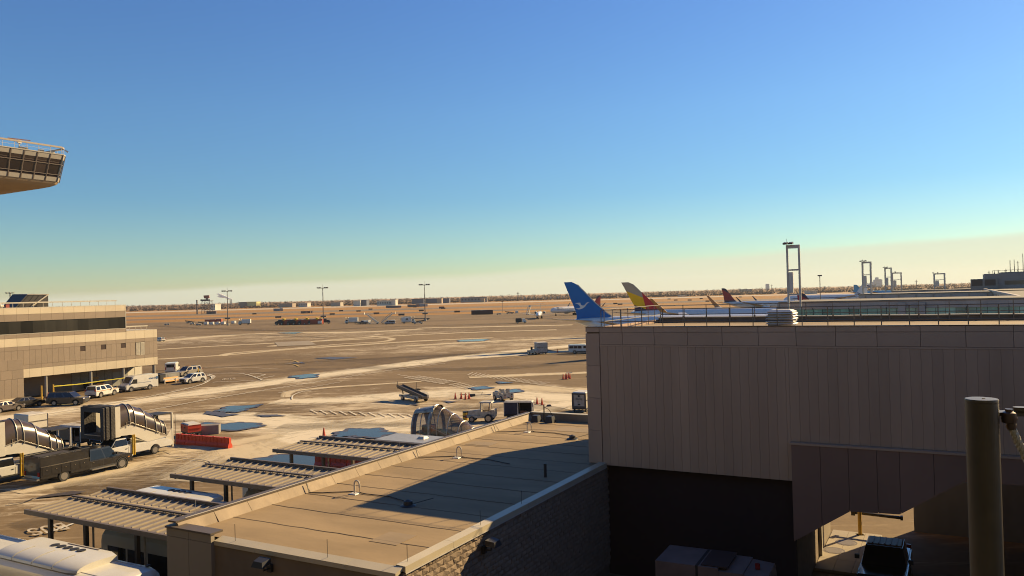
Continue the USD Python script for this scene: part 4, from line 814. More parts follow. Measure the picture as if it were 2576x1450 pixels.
def pier(label, px0, py0, dist, z, length, depth):
    q = far(px0, py0, dist); v0, u0 = vu(q); t = gridthing('concourse_pier', label, 'building', v0 + 20, u0)
    part(t, 'wall', MB().box(v0, v0 + length, u0, u0 + depth, -.1, z - .3), PIER); part(t, 'roof_edge', MB().box(v0 - .2, v0 + length, u0 - .2, u0 + depth, z - .299, z), PR)
    for k in range(int(length / 5)): part(t, 'wall_fin', MB().box(v0 + k * 5 + 2, v0 + k * 5 + 2.25, u0 - .2, u0 - .001, 5, z - .6), TAUPE)
    return t, v0, u0
pier('long grey concourse pier behind the green glass pier', 2160, 741, 268, 11.0, 62, 26)
pier('distant concourse pier with a thin pale roof line', 2243, 732, 372, 11.0, 70, 30)
sp = gridthing('main_concourse', 'long main concourse running away at the right edge', 'building', 20, 250)
q0 = at(2475, 726.6, 11.2); v0, u0 = vu(q0)
part(sp, 'wall', MB().box(v0, v0 + 45, 158.2, u0 + 10, -.1, 10.9), PIER); part(sp, 'roof_deck', MB().box(v0 + .3, v0 + 45, 158.5, u0 + 9.6, 10.902, 11.0), RDK); part(sp, 'parapet', MB().box(v0 - .25, v0 + .28, 158.2, u0 + 10, 10.903, 11.35), PIER)
for k in range(20): part(sp, 'wall_fin', MB().box(v0 - .2, v0 - .001, 160 + k * 10, 160.4 + k * 10, 4, 10.4), TAUPE)
ab = gridthing('antenna_building', 'grey rooftop plant building bristling with thin antennas', 'building', 40, 330)
q = far(2441, 690, 330); v0, u0 = vu(q)
AB = mat('plant_room', (0.20, 0.17, 0.16), 0.7, c2=(0.17, 0.145, 0.135), scale=0.2)
part(ab, 'lower_storey', MB().box(v0 + 4, v0 + 60, u0, u0 + 22, -.1, 13.4), AB); part(ab, 'upper_storey', MB().box(v0 + 5, v0 + 60, u0, u0 + 22, 13.41, 17.2), AB)
part(ab, 'window_band', MB().box(v0 + 12, v0 + 34, u0 - .06, u0 - .001, 12.6, 14.2), mat('plant_window', (0.05, 0.045, 0.05), 0.1)); part(ab, 'roof_step', MB().box(v0 + 11, v0 + 60, u0 + 1, u0 + 22, 17.21, 17.7), AB)
ck = part(ab, 'condenser', MB().box(v0, v0 + 9.5, u0 - 1.5, u0 - .002, 10.6, 15.2), mat('condenser_grey', (0.22, 0.19, 0.17), 0.6))
for j in range(2): part(ck, 'grille', MB().box(v0 + .4 + j * 4.6, v0 + 4.2 + j * 4.6, u0 - 1.56, u0 - 1.501, 12.4, 14.9), mat('condenser_grille', (0.05, 0.03, 0.025), 0.7))
ra = random.Random(4)
for k in range(16):
    v_ = v0 + 7 + k * 1.7 + ra.uniform(-.6, .6); h = ra.uniform(1.2, 2.0) if k < 4 else ra.uniform(4.5, 8.0)
    an = part(ab, 'antenna', MB().tube([(v_, u0 + 1.5, 17.2), (v_, u0 + 1.5, 17.2 + h)], [.16, .10], 5), DARKMETAL)
    if k % 3 == 0: part(an, 'crossbar', MB().tube([(v_ - .5, u0 + 1.5, 16.4 + h), (v_ + .5, u0 + 1.5, 16.4 + h)], .06, 5), DARKMETAL)
railing(ab, (v0 + 8, u0 + .3), (v0 + 46, u0 + .3), 18, 17.2, 1.3, (), .07, rail_mat=DARKMETAL)
def gantry(label, px, py_top, py_bot, dist, wid, h_extra=0.0, rot=0.0, lamp=True):
    """light portal: two posts, three cross beams, a hung panel and floodlights"""
    b = far(px, py_bot, dist); t0 = far(px, py_top, dist); zb, H = 10.5, t0[2] - 10.5
    t = thing('light_gantry', label, 'gantry', (b[0], b[1], zb), RZV + rot); s = wid * .085
    M_ = mat('gantry_steel', (0.42, 0.37, 0.30), 0.5, c2=(0.36, 0.317, 0.257), scale=.4)
    for x in (0, wid): part(t, 'post', MB().box(x - s, x + s, -s, s, 0, H), M_)
    for z, hh_ in ((H - .55, .55), (H * .60, .25), (H * .22, .25)): part(t, 'beam', MB().box(s, wid - s, -s * .6, s * .6, z, z + hh_), M_)
    part(t, 'panel', MB().box(s + .05, wid * .45, -.25, .25, H * .26, H * .58), mat('gantry_panel', (0.5, 0.44, 0.36), 0.6))
    if lamp:
        for dx in (-.1, .35): part(t, 'floodlight', MB().hexa([(dx * wid - .3, -.9, H + .05), (dx * wid + .3, -.9, H + .05), (dx * wid + .3, .3, H + .15), (dx * wid - .3, .3, H + .15), (dx * wid - .3, -1.0, H + .3), (dx * wid + .3, -1.0, H + .3), (dx * wid + .3, .3, H + .5), (dx * wid - .3, .3, H + .5)]), DARKMETAL)
    part(t, 'rod', MB().tube([(0, 0, H), (0, 0, H + 1.0)], .03, 5), DARKMETAL)
    return t
gantry('tall pale steel light gantry standing left on the glazed pier', 1984, 617, 760, 124, 1.75)
gantry('pale light gantry second tallest, in front of the far pier end', 2172, 659, 745, 270, 2.8, rot=-22)
gantry('narrow pale light gantry third from the left on the piers', 2228, 674, 733, 380, 3.0, rot=-26)
gantry('squarish pale light gantry with small panel beyond the narrow one', 2246, 686, 731, 385, 3.8)
gantry('squarish light gantry standing alone nearest the antenna building', 2351, 688, 729, 385, 4.4)
# ---------------------------------------------------------------- aircraft
AW = mat('aircraft_white', (0.72, 0.70, 0.67), 0.3, c2=(0.66, 0.64, 0.61), scale=.3, coat=.3); AG = mat('aircraft_grey', (0.42, 0.40, 0.38), 0.4, c2=(0.36, 0.345, 0.33), scale=.3); AGL = mat('cabin_glass', (0.02, 0.022, 0.03), 0.1)
AD = mat('tyre_black', (0.02, 0.019, 0.018), 0.8); AMET = mat('polished_lip', (0.55, 0.52, 0.48), 0.25, 0.9)
def livery(name, base, bands):
    """paint split by straight lines in the fin's own plane: bands are (a, b, c, colour) where colour covers a*x + b*z > c"""
    nodes = {'tc': ('texture_coordinate', {}), 'x': ('separate_xyz', {}), 'c0': ('mix_color', {'blend_type': 'mix', 'fac': 0.0, 'a': base, 'b': base}), 'p': ('principled_bsdf', {'roughness': 0.5, 'specular_ior_level': 0.25})}
    links = [('tc.object', 'x.vector')]; prev = 'c0.result'
    for i, (a, b, c, col) in enumerate(bands):
        nodes[f'a{i}'] = ('math', {'math_type': 'multiply', 'value2': float(a)}); nodes[f'b{i}'] = ('math', {'math_type': 'multiply_add', 'value2': float(b)}); nodes[f'g{i}'] = ('math', {'math_type': 'greater_than', 'value2': float(c)})
        nodes[f'm{i}'] = ('mix_color', {'blend_type': 'mix', 'b': col})
        links += [('x.x', f'a{i}.value1'), ('x.z', f'b{i}.value1'), (f'a{i}.value', f'b{i}.value3'), (f'b{i}.value', f'g{i}.value1'), (f'g{i}.value', f'm{i}.fac'), (prev, f'm{i}.a')]; prev = f'm{i}.result'
    links.append((prev, 'p.base_color'))
    MATS[name] = usdkit.material(stage, '/World/Looks/' + name, nodes, links, surface='p.BSDF'); return MATS[name]
def airfoil(n=10):
    t = np.linspace(0, 1, n); th = 2.6 * (0.2969 * np.sqrt(t) - .126 * t - .3516 * t ** 2 + .2843 * t ** 3 - .1036 * t ** 4)
    return t, th
def surface(le_root, ch_root, le_tip, ch_tip, tk, axis, extra=None):
    """a lifting surface from root to tip; chord runs along -x; thickness along the third axis"""
    t, th = airfoil(); secs = []
    st = [(0, le_root, ch_root, tk), (1, le_tip, ch_tip, tk * .8)] if extra is None else extra
    for _, le, ch, k in st:
        le = np.asarray(le, float); up = [le + np.array([-ch * a, 0, 0]) + (np.array([0, 0, 1.0]) if axis == 'z' else np.array([0, 1.0, 0])) * (b * ch * k) for a, b in zip(t, th)]
        lo = [le + np.array([-ch * a, 0, 0]) - (np.array([0, 0, 1.0]) if axis == 'z' else np.array([0, 1.0, 0])) * (b * ch * k) for a, b in zip(t[1:-1], th[1:-1])]
        secs.append(np.array(up + lo[::-1]))
    return MB().loft(secs)
def aircraft(name, label, loc, rz, L=62., R=2.9, zc=5.2, fin_h=9.6, fin_root=8.6, fin_tip=3.1, span=60., finmat=None, bodymat=None, text=None, winglet=None, stripe_=None, tail_engines=False, ttail=False, deck2=False, group=None, win=True, fin_sweep=.72, textmat=None, hs_z=None):
    """local x runs to the nose, origin on the ground below the middle"""
    t = thing(name, label, 'aircraft', (loc[0], loc[1], 0), rz, group); body = bodymat or AW; fm = finmat or body
    xs = np.array([-.50, -.47, -.42, -.36, -.28, -.18, 0, .2, .36, .42, .455, .48, .495, .5]) * L
    rs = np.array([.10, .26, .50, .74, .93, 1, 1, 1, 1, .93, .78, .56, .30, .04]) * R; dz = np.array([.62, .55, .38, .20, .05, 0, 0, 0, 0, -.02, -.08, -.16, -.24, -.28]) * R
    n = 20; th = np.arange(n) * 2 * math.pi / n; secs = [np.stack([np.full(n, x), r * np.cos(th), zc + d + r * np.sin(th) * (1.06 if deck2 else 1.0)], 1) for x, r, d in zip(xs, rs, dz)]
    fus = part(t, 'fuselage', MB().loft(secs), body, smooth=50)
    rat = lambda x: np.interp(x, xs, rs); dat = lambda x: np.interp(x, xs, dz)
    if win:
        for s in (-1, 1):
            m = MB()
            for zz in ((.25,) if not deck2 else (.1, .62)):
                x = -.33 * L
                while x < .40 * L:
                    r = rat(x); z = zc + dat(x) + zz * R; y = math.sqrt(max(r * r - (z - zc - dat(x)) ** 2, .01))
                    if not (-.02 * L < x < .0 * L or .17 * L < x < .19 * L or -.2 * L < x < -.185 * L): m.beam((x - .13, s * (y + .005), z), (x + .13, s * (y + .005), z), .05, .38)
                    x += .55
            part(t, 'window_row', m, AGL, kind='stuff')
        for x in (.385 * L, .18 * L, -.01 * L, -.193 * L, -.34 * L):
            for s in (-1, 1):
                r = rat(x); y = math.sqrt(r * r - (.08 * R) ** 2); d_ = part(t, 'door', MB().poly(Polygon([(-.5, -.95), (.5, -.95), (.5, .95), (-.5, .95)]).difference(Polygon([(-.44, -.89), (.44, -.89), (.44, .89), (-.44, .89)])), (x, s * (y + .02), zc + dat(x) + .1 * R), (1, 0, 0), (0, 0, 1), (0, s * .02, 0)), AG)
    for s in (-1, 1):
        x0, x1 = .458 * L, .478 * L
        part(t, 'cockpit_window', MB().hexa([(x0, s * rat(x0) * .80, zc + dat(x0) + rat(x0) * .45), (x1, s * rat(x1) * .55, zc + dat(x1) + rat(x1) * .50), (x1, s * rat(x1) * .15, zc + dat(x1) + rat(x1) * .92), (x0, s * rat(x0) * .45, zc + dat(x0) + rat(x0) * .80), (x0, s * rat(x0) * .86, zc + dat(x0) + rat(x0) * .50), (x1, s * rat(x1) * .66, zc + dat(x1) + rat(x1) * .62), (x1, s * rat(x1) * .2, zc + dat(x1) + rat(x1) * 1.02), (x0, s * rat(x0) * .5, zc + dat(x0) + rat(x0) * .88)]), AGL)
    # fin
    xf = -.352 * L; zf = zc + dat(xf) + rat(xf) * .93; tipx = xf - fin_h * fin_sweep - (fin_root - fin_tip) * .0
    st = [(0, (xf + fin_root * .30, 0, zf - .5), fin_root * 1.30, .085), (.04, (xf + fin_root * .10, 0, zf + .02 * fin_h), fin_root * 1.09, .10), (.12, (xf - .06 * fin_h, 0, zf + .12 * fin_h), fin_root * .93, .11)]
    for k in (.4, .7, .92, 1.0):
        ch = fin_root * .96 + (fin_tip - fin_root * .96) * k; lx = xf + .02 * fin_root - fin_h * fin_sweep * k
        if k == 1.0: lx -= fin_tip * .28; ch -= fin_tip * .28
        st.append((k, (lx, 0, zf + fin_h * k), ch, .10))
    fin = part(t, 'tail_fin', surface(None, 0, None, 0, 0, 'y', st), fm, smooth=40); t.fin = dict(xf=xf, zf=zf, st=st)
    # tailplanes
    hz = zf + fin_h * .96 if ttail else (hs_z if hs_z else zc + dat(-.42 * L) + .1 * R); hx = -.405 * L if not ttail else xf - fin_h * fin_sweep + .5
    hl = span * .165
    for s in (-1, 1):
        y0 = .0 if ttail else rat(-.42 * L) * .5
        part(t, 'tailplane', surface((hx, s * y0, hz), fin_root * .80, (hx - hl * .68, s * (y0 + hl), hz + hl * .10), fin_tip * .8, .10, 'z'), AG if not stripe_ else body, smooth=40)
    # wings and engines
    for s in (-1, 1):
        w0 = (.10 * L, s * R * .7, zc - R * .55); ys = span / 2
        ex = [(0, w0, .19 * L, .11), (.35, (.10 * L - ys * .22, s * ys * .38, zc - R * .45 + ys * .03), .115 * L, .10), (1, (.10 * L - ys * .60, s * ys * .97, zc - R * .4 + ys * .13), .03 * L, .09)]
        wg = part(t, 'wing', surface(None, 0, None, 0, 0, 'z', ex), AG, smooth=40)
        if winglet is not None:
            e = ex[-1][1]; c = .03 * L; hgt = span * .065
            part(wg, 'winglet', MB().hexa([(e[0] - c, e[1] - .05, e[2]), (e[0], e[1] - .05, e[2]), (e[0], e[1] + .12, e[2]), (e[0] - c, e[1] + .12, e[2]), (e[0] - c - hgt * .75, e[1] + s * .5 - .03, e[2] + hgt), (e[0] - c - hgt * .75 + c * .4, e[1] + s * .5 - .03, e[2] + hgt), (e[0] - c - hgt * .75 + c * .4, e[1] + s * .5 + .03, e[2] + hgt), (e[0] - c - hgt * .75, e[1] + s * .5 + .03, e[2] + hgt)]), winglet)
        if tail_engines: ec, er, el = np.array([-.27 * L, s * (R + 1.0), zc + R * .45]), R * .55, .13 * L
        else: ec, er, el = np.array([.13 * L - ys * .2, s * ys * .33, zc - R * .95]), R * .52, .075 * L
        en = part(t, 'engine', MB().lathe([(er * .05, -el * .9), (er * .45, -el * .6), (er * .85, -el * .1), (er, el * .3), (er * .93, el * .8), (er * .80, el * .82), (er * .72, el * .3), (er * .05, el * .25)], 16, ec, 'x'), AW, smooth=40)
        part(en, 'inlet_lip', MB().lathe([(er * .80, el * .81), (er * .93, el * .78), (er * .9, el * .86)], 16, ec, 'x', True), AMET, smooth=40)
        if not tail_engines: part(en, 'pylon', MB().box(ec[0] - el * .5, ec[0] + el * .4, ec[1] - .15, ec[1] + .15, ec[2] + er * .8, zc - R * .3), AG)
        part(t, 'main_gear', MB().disc((.0 * L - 1.0, s * R * .9, .6), (0, 1, 0), .6, .9, 12).disc((.0 * L + .5, s * R * .9, .6), (0, 1, 0), .6, .9, 12).cyl((-.25, s * R * .9, .6), .18, zc - R * .6, 8), AD)
    part(t, 'nose_gear', MB().disc((.40 * L, 0, .45), (0, 1, 0), .45, .7, 12).cyl((.40 * L, 0, .45), .13, zc - R - .2, 8), AD)
    if stripe_:
        for s in (-1, 1):
            for z0, z1, m in stripe_:
                pl = []
                for x in np.linspace(-.40, .42, 24) * L:
                    for z in (z0, z1):
                        r = rat(x); zz = zc + dat(x) + z * r; pl.append((x, s * (math.sqrt(max(r * r - (z * r) ** 2, 0)) + .03), zz))
                part(t, 'stripe', MB().add(pl, [[2 * i, 2 * i + 2, 2 * i + 3, 2 * i + 1] if s < 0 else [2 * i, 2 * i + 1, 2 * i + 3, 2 * i + 2] for i in range(23)]), m)
    if text:
        for s in (-1, 1):
            tm = meshkit.text_mesh(text, R * .5, .02, True); v = tm.vertices.copy(); wd = v[:, 0].max()
            x = .40 * L - wd + v[:, 0] if s < 0 else .40 * L - v[:, 0]
            zz = .42 * R + v[:, 1]; y = np.sqrt(np.maximum(R * R - zz ** 2, .01)) + .03 + v[:, 2]
            part(t, 'lettering', MB().add(np.column_stack([x, s * y, zc + zz]), tm.faces if s < 0 else tm.faces), textmat or mat('navy_lettering', (0.03, 0.03, 0.06), 0.4))
    return t
def fin_decal(t, poly, m, name='emblem'):
    """a flat mark laid onto both faces of the fin; poly in (x, z) of the aircraft"""
    st = t.fin['st']; zs_ = np.array([s[1][2] for s in st]); lx = np.array([s[1][0] for s in st]); ch = np.array([s[2] for s in st]); tk = np.array([s[3] for s in st]); ta, tha = airfoil(40)
    for s in (-1, 1):
        mb = MB()
        for g in getattr(poly, 'geoms', [poly]):
            xy, f = trimesh.creation.triangulate_polygon(g.segmentize(.35), engine='earcut'); msh = trimesh.Trimesh(np.column_stack([xy, xy[:, 0] * 0]), f, process=False)
            for _ in range(2): msh = msh.subdivide()
            x, z = msh.vertices[:, 0], msh.vertices[:, 1]; L_, C_, K_ = np.interp(z, zs_, lx), np.interp(z, zs_, ch), np.interp(z, zs_, tk)
            a = np.clip((L_ - x) / C_, 0, 1); y = np.interp(a, ta, tha) * C_ * K_ + .03
            fc = msh.faces if s < 0 else msh.faces[:, ::-1]
            mb.add(np.column_stack([x, s * y, z]), fc)
        part(t, name, mb, m)
def place(px, py, dist, aft_x, rz):
    """ground point so that the aircraft's point at local x = aft_x appears at column px, dist away"""
    q = far(px, py, dist); a = math.radians(rz); return np.array([q[0] - aft_x * math.cos(a), q[1] - aft_x * math.sin(a)])
BLUE = livery('blue_tail_paint', (0.0, 0.115, 0.33), [])
L1 = 62.8; xf1 = -.352 * L1
pl = place(1421, 800, 203, xf1 - 12, RZV)
a1 = aircraft('airliner', 'airliner with a plain blue tail fin bearing a white crane', pl, RZV, L=L1, R=2.95, zc=5.15, fin_h=9.0, finmat=BLUE, fin_root=8.8, fin_tip=3.0, fin_sweep=1.02, hs_z=6.9)
# the white bird on the fin, traced in the fin's plane
fx, fz = xf1 - 7.0, a1.fin['zf'] + 2.9
bird = Polygon([(-1.62, .62), (-.45, .70), (-.28, .25), (.10, .08), (.45, .15), (.80, .52), (1.02, .72), (1.62, .80), (1.28, .62), (1.0, .42), (.62, -.12), (.25, -.42), (-.2, -.62), (-.75, -.70), (-1.25, -.60), (-1.55, -.45), (-.95, -.50), (-.62, -.40), (-.45, -.22), (-.62, .10), (-.95, .38)])
fin_decal(a1, shapely.affinity.translate(shapely.affinity.scale(bird, 1.28, 1.2, origin=(0, 0)), fx, fz), AW)
edge_ = [s[1] for s in a1.fin['st'][1:-1]]
part(a1, 'fin_leading_edge', MB().tube([np.array(e) + [0.05, 0, 0] for e in edge_], .12, 6), AMET)
pl = place(1565, 795, 262, -.352 * 66 - 12.9, RZV)
fin2 = None
zf2 = 7.83
x2 = -.352 * 66
MULTI = livery('striped_tail_paint', (0.36, 0.27, 0.18), [(-.393, -1.0, -(zf2 + 6.37) - .393 * (x2 - 11.35), (0.78, 0.40, 0.0)), (-.348, -1.0, -(zf2 + 1.7) - .348 * (x2 - 8.65), (0.05, 0.022, 0.06)), (1.0, .257, (x2 - 5.95) + .257 * (zf2 + 5.87), (0.52, 0.022, 0.02))])
aircraft('airliner', 'airliner with grey, yellow and red striped tail fin and long white fuselage', pl, RZV, L=66, R=2.95, zc=5.2, fin_h=9.2, fin_root=8.4, fin_tip=3.4, fin_sweep=1.05, finmat=MULTI, winglet=mat('striped_winglet', (0.5, 0.2, 0.03), 0.4))
def redtail(name, xf, zf, h):
    return livery(name, (0.02, 0.02, 0.045), [(0.0, 1.0, zf + .10 * h, (0.30, 0.018, 0.022)), (.55, 1.0, zf + .62 * h + .55 * (xf - h * .45), (0.03, 0.02, 0.045))])
def redjet(label, px, py, dist, rz, L, R, zc, fin_h, **k):
    xf = -.352 * L; pl = place(px, py, dist, xf - 3, rz)
    return aircraft('airliner', label, pl, rz, L=L, R=R, zc=zc, fin_h=fin_h, fin_root=6.8, fin_tip=2.5, span=L * .9, finmat=redtail(f'red_tail_{int(px)}_paint', xf, zc + .185 * R + R * .74 * .93, fin_h), **k)
NAVY = mat('navy_winglet', (0.03, 0.025, 0.05), 0.4)
redjet('white airliner with red and dark tail, winglets and lettering, beyond the striped tail', 1838, 765, 480, RZV, 47, 2.0, 4.4, 8.2, winglet=NAVY, text='DELTA')
redjet('white airliner facing left with red tail partly hidden by the blue fin', 1500, 775, 520, 214, 40, 1.95, 3.6, 6.6, text='DELTA', winglet=NAVY)
redjet('airliner of which only a red and dark tail tip shows behind the gantry', 2034, 757, 290, RZV, 38, 1.9, 3.6, 6.4)
pl = far(1357, 796, 455)[:2]
aircraft('regional_jet', 'small regional jet seen nose on near the grey steps', pl, -95, L=32, R=1.4, zc=2.6, fin_h=4.5, fin_root=4.0, fin_tip=2.6, span=24, finmat=NAVY, tail_engines=True, ttail=True, win=False)
STRIPE = mat('navy_stripe', (0.02, 0.035, 0.16), 0.4)
pl = place(2152, 735, 600, -.352 * 63, 178)
a5 = aircraft('airliner', 'white airliner facing left with blue stripe and striped tail with star', pl, 178, L=63, R=3.0, zc=4.7, fin_h=8.2, fin_root=9.0, fin_tip=3.4, stripe_=((.10, .24, STRIPE),))
zf5 = a5.fin['zf']; xf5 = a5.fin['xf']
for z0, z1 in ((.6, 1.2), (6.6, 7.6)): fin_decal(a5, Polygon([(xf5 - z0 * .72 - .3, zf5 + z0), (xf5 - z0 * .72 - 6.2, zf5 + z0 - 1.4), (xf5 - z0 * .72 - 6.2, zf5 + z1 - 1.5), (xf5 - z1 * .72 - .3, zf5 + z1)]), STRIPE, 'fin_stripe')
tri = lambda r, o: Polygon([(r * math.cos(o + k * 2.0944), r * math.sin(o + k * 2.0944)) for k in range(3)])
star = unary_union([tri(.95, math.pi / 2).difference(tri(.62, math.pi / 2)), tri(.95, -math.pi / 2).difference(tri(.62, -math.pi / 2))])
fin_decal(a5, shapely.affinity.translate(star, xf5 - 5.6, zf5 + 3.6), STRIPE)
CYAN = livery('pale_blue_body_paint', (0.62, 0.62, 0.62), [(0.0, 1.0, 4.3, (0.05, 0.26, 0.38))])
pl = place(2318, 735, 800, .5 * 64, RZV)
aircraft('airliner', 'pale blue topped airliner behind the far pier gantries', pl, RZV, L=64, R=3.0, zc=4.9, fin_h=7.0, bodymat=CYAN, finmat=CYAN, win=False)
# ---------------------------------------------------------------- jet bridge behind the clad building
jb = gridthing('jet_bridge', 'grey passenger jet bridge mostly hidden behind the clad building', 'jet bridge', -30, 125)
part(jb, 'tunnel', MB().box(-46, -24.9, 134.5, 137.5, 4.3, 7.2), PIER); part(jb, 'rotunda', MB().cyl((-46, 136, 3.8), 2.2, 3.9, 14), PIER); part(jb, 'column', MB().cyl((-40, 136, 0), .5, 4.3, 10), DARKMETAL); part(jb, 'drive_leg', MB().box(-45.5, -44, 135, 137, 0, 4.3), DARKMETAL)
# ---------------------------------------------------------------- airfield beyond the apron: masts, radar tower, sheds, trees, town
MASTM = mat('mast_steel', (0.17, 0.13, 0.10), 0.6)
def mast(label, px, py, top, sign=True):
    b = at(px, py); d = b[1]; h = far(px, top, d)[2]; t = thing('light_mast', label, 'light mast', b, 0, 'tall floodlight masts on the apron')
    part(t, 'shaft', MB().tube([(0, 0, 0), (0, 0, h)], [.34, .2], 8), MASTM)
    hd = part(t, 'head_frame', MB().beam((-3.0, 0, h), (3.0, 0, h), .35, .35).beam((0, -1.5, h), (0, 1.5, h), .35, .35), MASTM)
    for k in (-2.7, -1.4, 1.4, 2.7): part(hd, 'floodlight', MB().box(k - .5, k + .5, -.9, -.1, h - .1, h + .55), MASTM)
    part(t, 'mast_rod', MB().tube([(0, 0, h), (0, 0, h + 2.2)], .07, 5), MASTM); part(t, 'base', MB().cyl((0, 0, 0), .8, 1.4, 10), mat('mast_base', (0.45, 0.4, 0.32), 0.8))
    if sign: part(t, 'ring', MB().box(-1.6, 1.6, -.4, .4, h * .19, h * .19 + .8), MASTM)
    return t
mast('tall floodlight mast right of centre, with white vehicles at its foot', 1070, 808, 717)
mast('tall floodlight mast at the right end of the orange container row', 814, 815, 725)
mast('tall floodlight mast beside the radar tower and the far white box truck', 573.5, 819, 733)
b = far(26, 772, 300); t = thing('light_mast', 'thin lamp mast with crossed arms behind the left terminal roof', 'light mast', (b[0], b[1], 0)); hb = far(26, 738, 300)[2]
part(t, 'shaft', MB().tube([(0, 0, 0), (0, 0, hb)], .18, 8), MASTM); part(t, 'head_frame', MB().beam((-1.5, 0, hb), (1.5, 0, hb), .2, .2), MASTM)
for k in (-1.2, .0, 1.2): part(t, 'lamp', MB().box(k - .35, k + .35, -.5, .2, hb + .0, hb + .3), MASTM)
for lab, px, p0, p1, d in (('thin lone lamp pole between the tallest gantry and the second', 2064, 758, 695, 330), ('thin far pole near the dark brown containers', 1264, 789, 760, 640), ('thin pole behind the blue tail fin', 1467, 775, 737, 520)):
    b = far(px, p0, d); hb = far(px, p1, d)[2]; t = thing('lamp_pole', lab, 'lamp pole', (b[0], b[1], 0)); part(t, 'shaft', MB().tube([(0, 0, 0), (0, 0, hb)], .16, 6), MASTM); part(t, 'lamp', MB().box(-.8, .8, -.3, .3, hb, hb + .5), MASTM)
# radar tower
b = at(521.5, 790); k_ = b[1] / FOC
rt = thing('radar_tower', 'lattice radar tower with a reddish dish in the dry grass', 'radar tower', b, 0); w = 5.0; hp = far(521, 757, b[1])[2]; LAT = mat('lattice_steel', (0.14, 0.10, 0.085), 0.7)
for sx in (-1, 1):
    for sy in (-1, 1): part(rt, 'leg', MB().beam((sx * w, sy * w, 0), (sx * w * .92, sy * w * .92, hp), .55, .55), LAT)
for z0, z1 in ((0, .33), (.33, .66), (.66, 1)):
    for sy in (-1, 1):
        part(rt, 'brace', MB().beam((-w, sy * w, hp * z0), (w, sy * w, hp * z1), .3, .3), LAT); part(rt, 'brace', MB().beam((w, sy * w, hp * z0), (-w, sy * w, hp * z1), .3, .3), LAT); part(rt, 'strut', MB().beam((-w, sy * w, hp * z1), (w, sy * w, hp * z1), .4, .4), LAT)
part(rt, 'platform', MB().box(-6, 6, -6, 6, hp, hp + .5), LAT); part(rt, 'platform_rail', MB().box(-6, 6, -6, -5.8, hp + .5, hp + 2.0), LAT)
part(rt, 'pedestal', MB().lathe([(1.6, hp + .5), (1.2, hp + 2.5), (2.2, hp + 3.2)], 12), mat('pedestal', (0.4, 0.34, 0.28), 0.6))
part(rt, 'dish', MB().hexa([(-3.0, -1.5, hp + 3.2), (3.0, -1.5, hp + 3.2), (3.0, 1.0, hp + 3.2), (-3.0, 1.0, hp + 3.2), (-3.6, -2.2, hp + 7.0), (3.6, -2.2, hp + 7.0), (3.6, -.6, hp + 7.0), (-3.6, -.6, hp + 7.0)]), mat('dish_red', (0.33, 0.10, 0.07), 0.6))
part(rt, 'hut', MB().box(1, 13, -5.5, -2, 0, 3.4), mat('radar_hut', (0.13, 0.08, 0.07), 0.8)); part(rt, 'side_pole', MB().box(-13.5, -12.2, -1, 1, 0, 18), LAT)
# sheds and boxes standing in the grass
def shed(label, x0, x1, y0, y1, c, name='field_shed', cat='shed', depth=5.0, door=None):
    p, q = at(x0, y1), at(x1, y1); L = np.linalg.norm((q - p)[:2]); h = max(far(x0, y0, p[1])[2], 1.2); rz = math.degrees(math.atan2(q[1] - p[1], q[0] - p[0])); t = thing(name, label, cat, (p[0], p[1], 0), rz)
    m = mat('shed_' + '_'.join(str(int(k * 100)) for k in c), c, 0.8, c2=tuple(k * .8 for k in c), scale=.3)
    part(t, 'walls', MB().box(0, L, 0, depth, 0, h * .9), m); part(t, 'roof', MB().box(-.15, L + .15, -.15, depth + .15, h * .9 + .001, h), m)
    part(t, 'door', MB().box(L * .4, L * .4 + min(2, L * .3), -.05, -.001, 0, h * .7), DARKMETAL); return t
shed('grey field shed with a bright white end wall', 688, 703, 776.5, 783, (.22, .21, .22)); shed('white upright cabinet beside the grey field shed', 704, 707, 774, 782.5, (.8, .74, .62), 'cabinet', 'cabinet', 2)
shed('brown field hut with white corner between the two masts', 757, 769, 783, 788.5, (.16, .1, .08)); shed('narrow white cabinet at the brown hut', 770, 772, 782.5, 788, (.75, .7, .58), 'cabinet', 'cabinet', 1.5); shed('lone small pale cabinet right of the brown hut', 781.5, 784.5, 782, 788, (.5, .4, .28), 'cabinet', 'cabinet', 1.5)
shed('low dark purple shed row in the open grass', 971, 1001, 769.5, 774.5, (.14, .10, .10)); shed('brown machinery shed near the tallest mast', 1025, 1046, 766.5, 772.5, (.17, .10, .08)); shed('grey gabled shed just left of the tallest mast', 1046, 1068, 765, 771.5, (.38, .38, .36))
shed('small dark red hut right of the tallest mast', 1104.5, 1108, 771.5, 776.5, (.16, .04, .03)); shed('dark site hut and crane base beyond the red tail', 2740 * 1.0 - 880, 1890, 728, 734, (.14, .12, .12))
for i, (px, py) in enumerate([(932, 780), (947, 791), (1044, 774.2), (1060, 784), (1115, 778), (902, 785), (836, 793), (1440, 759), (1462, 765), (1548, 766), (1560, 768), (1683, 754), (1700, 757), (1735, 757), (1764, 753), (1780, 760), (1862, 749), (1150, 787), (1010, 795), (858, 784), (640, 792), (700, 801)]):
    b = at(px, py); t = thing('taxi_sign', 'small dark taxiway sign board standing in the grass', 'sign', b, 0, 'taxiway sign boards in the grass') if i == 0 else None
    if i == 0: sg = t; part(t, 'board', MB().box(-2.4, 2.4, -.15, .15, .35, 1.7), mat('sign_dark', (0.07, 0.045, 0.03), 0.7)); part(t, 'leg', MB().box(-1.6, -1.45, -.06, .06, 0, .36), MASTM); part(t, 'leg', MB().box(1.45, 1.6, -.06, .06, 0, .36), MASTM)
    else: copy(sg, b, (i * 37) % 20 - 10)
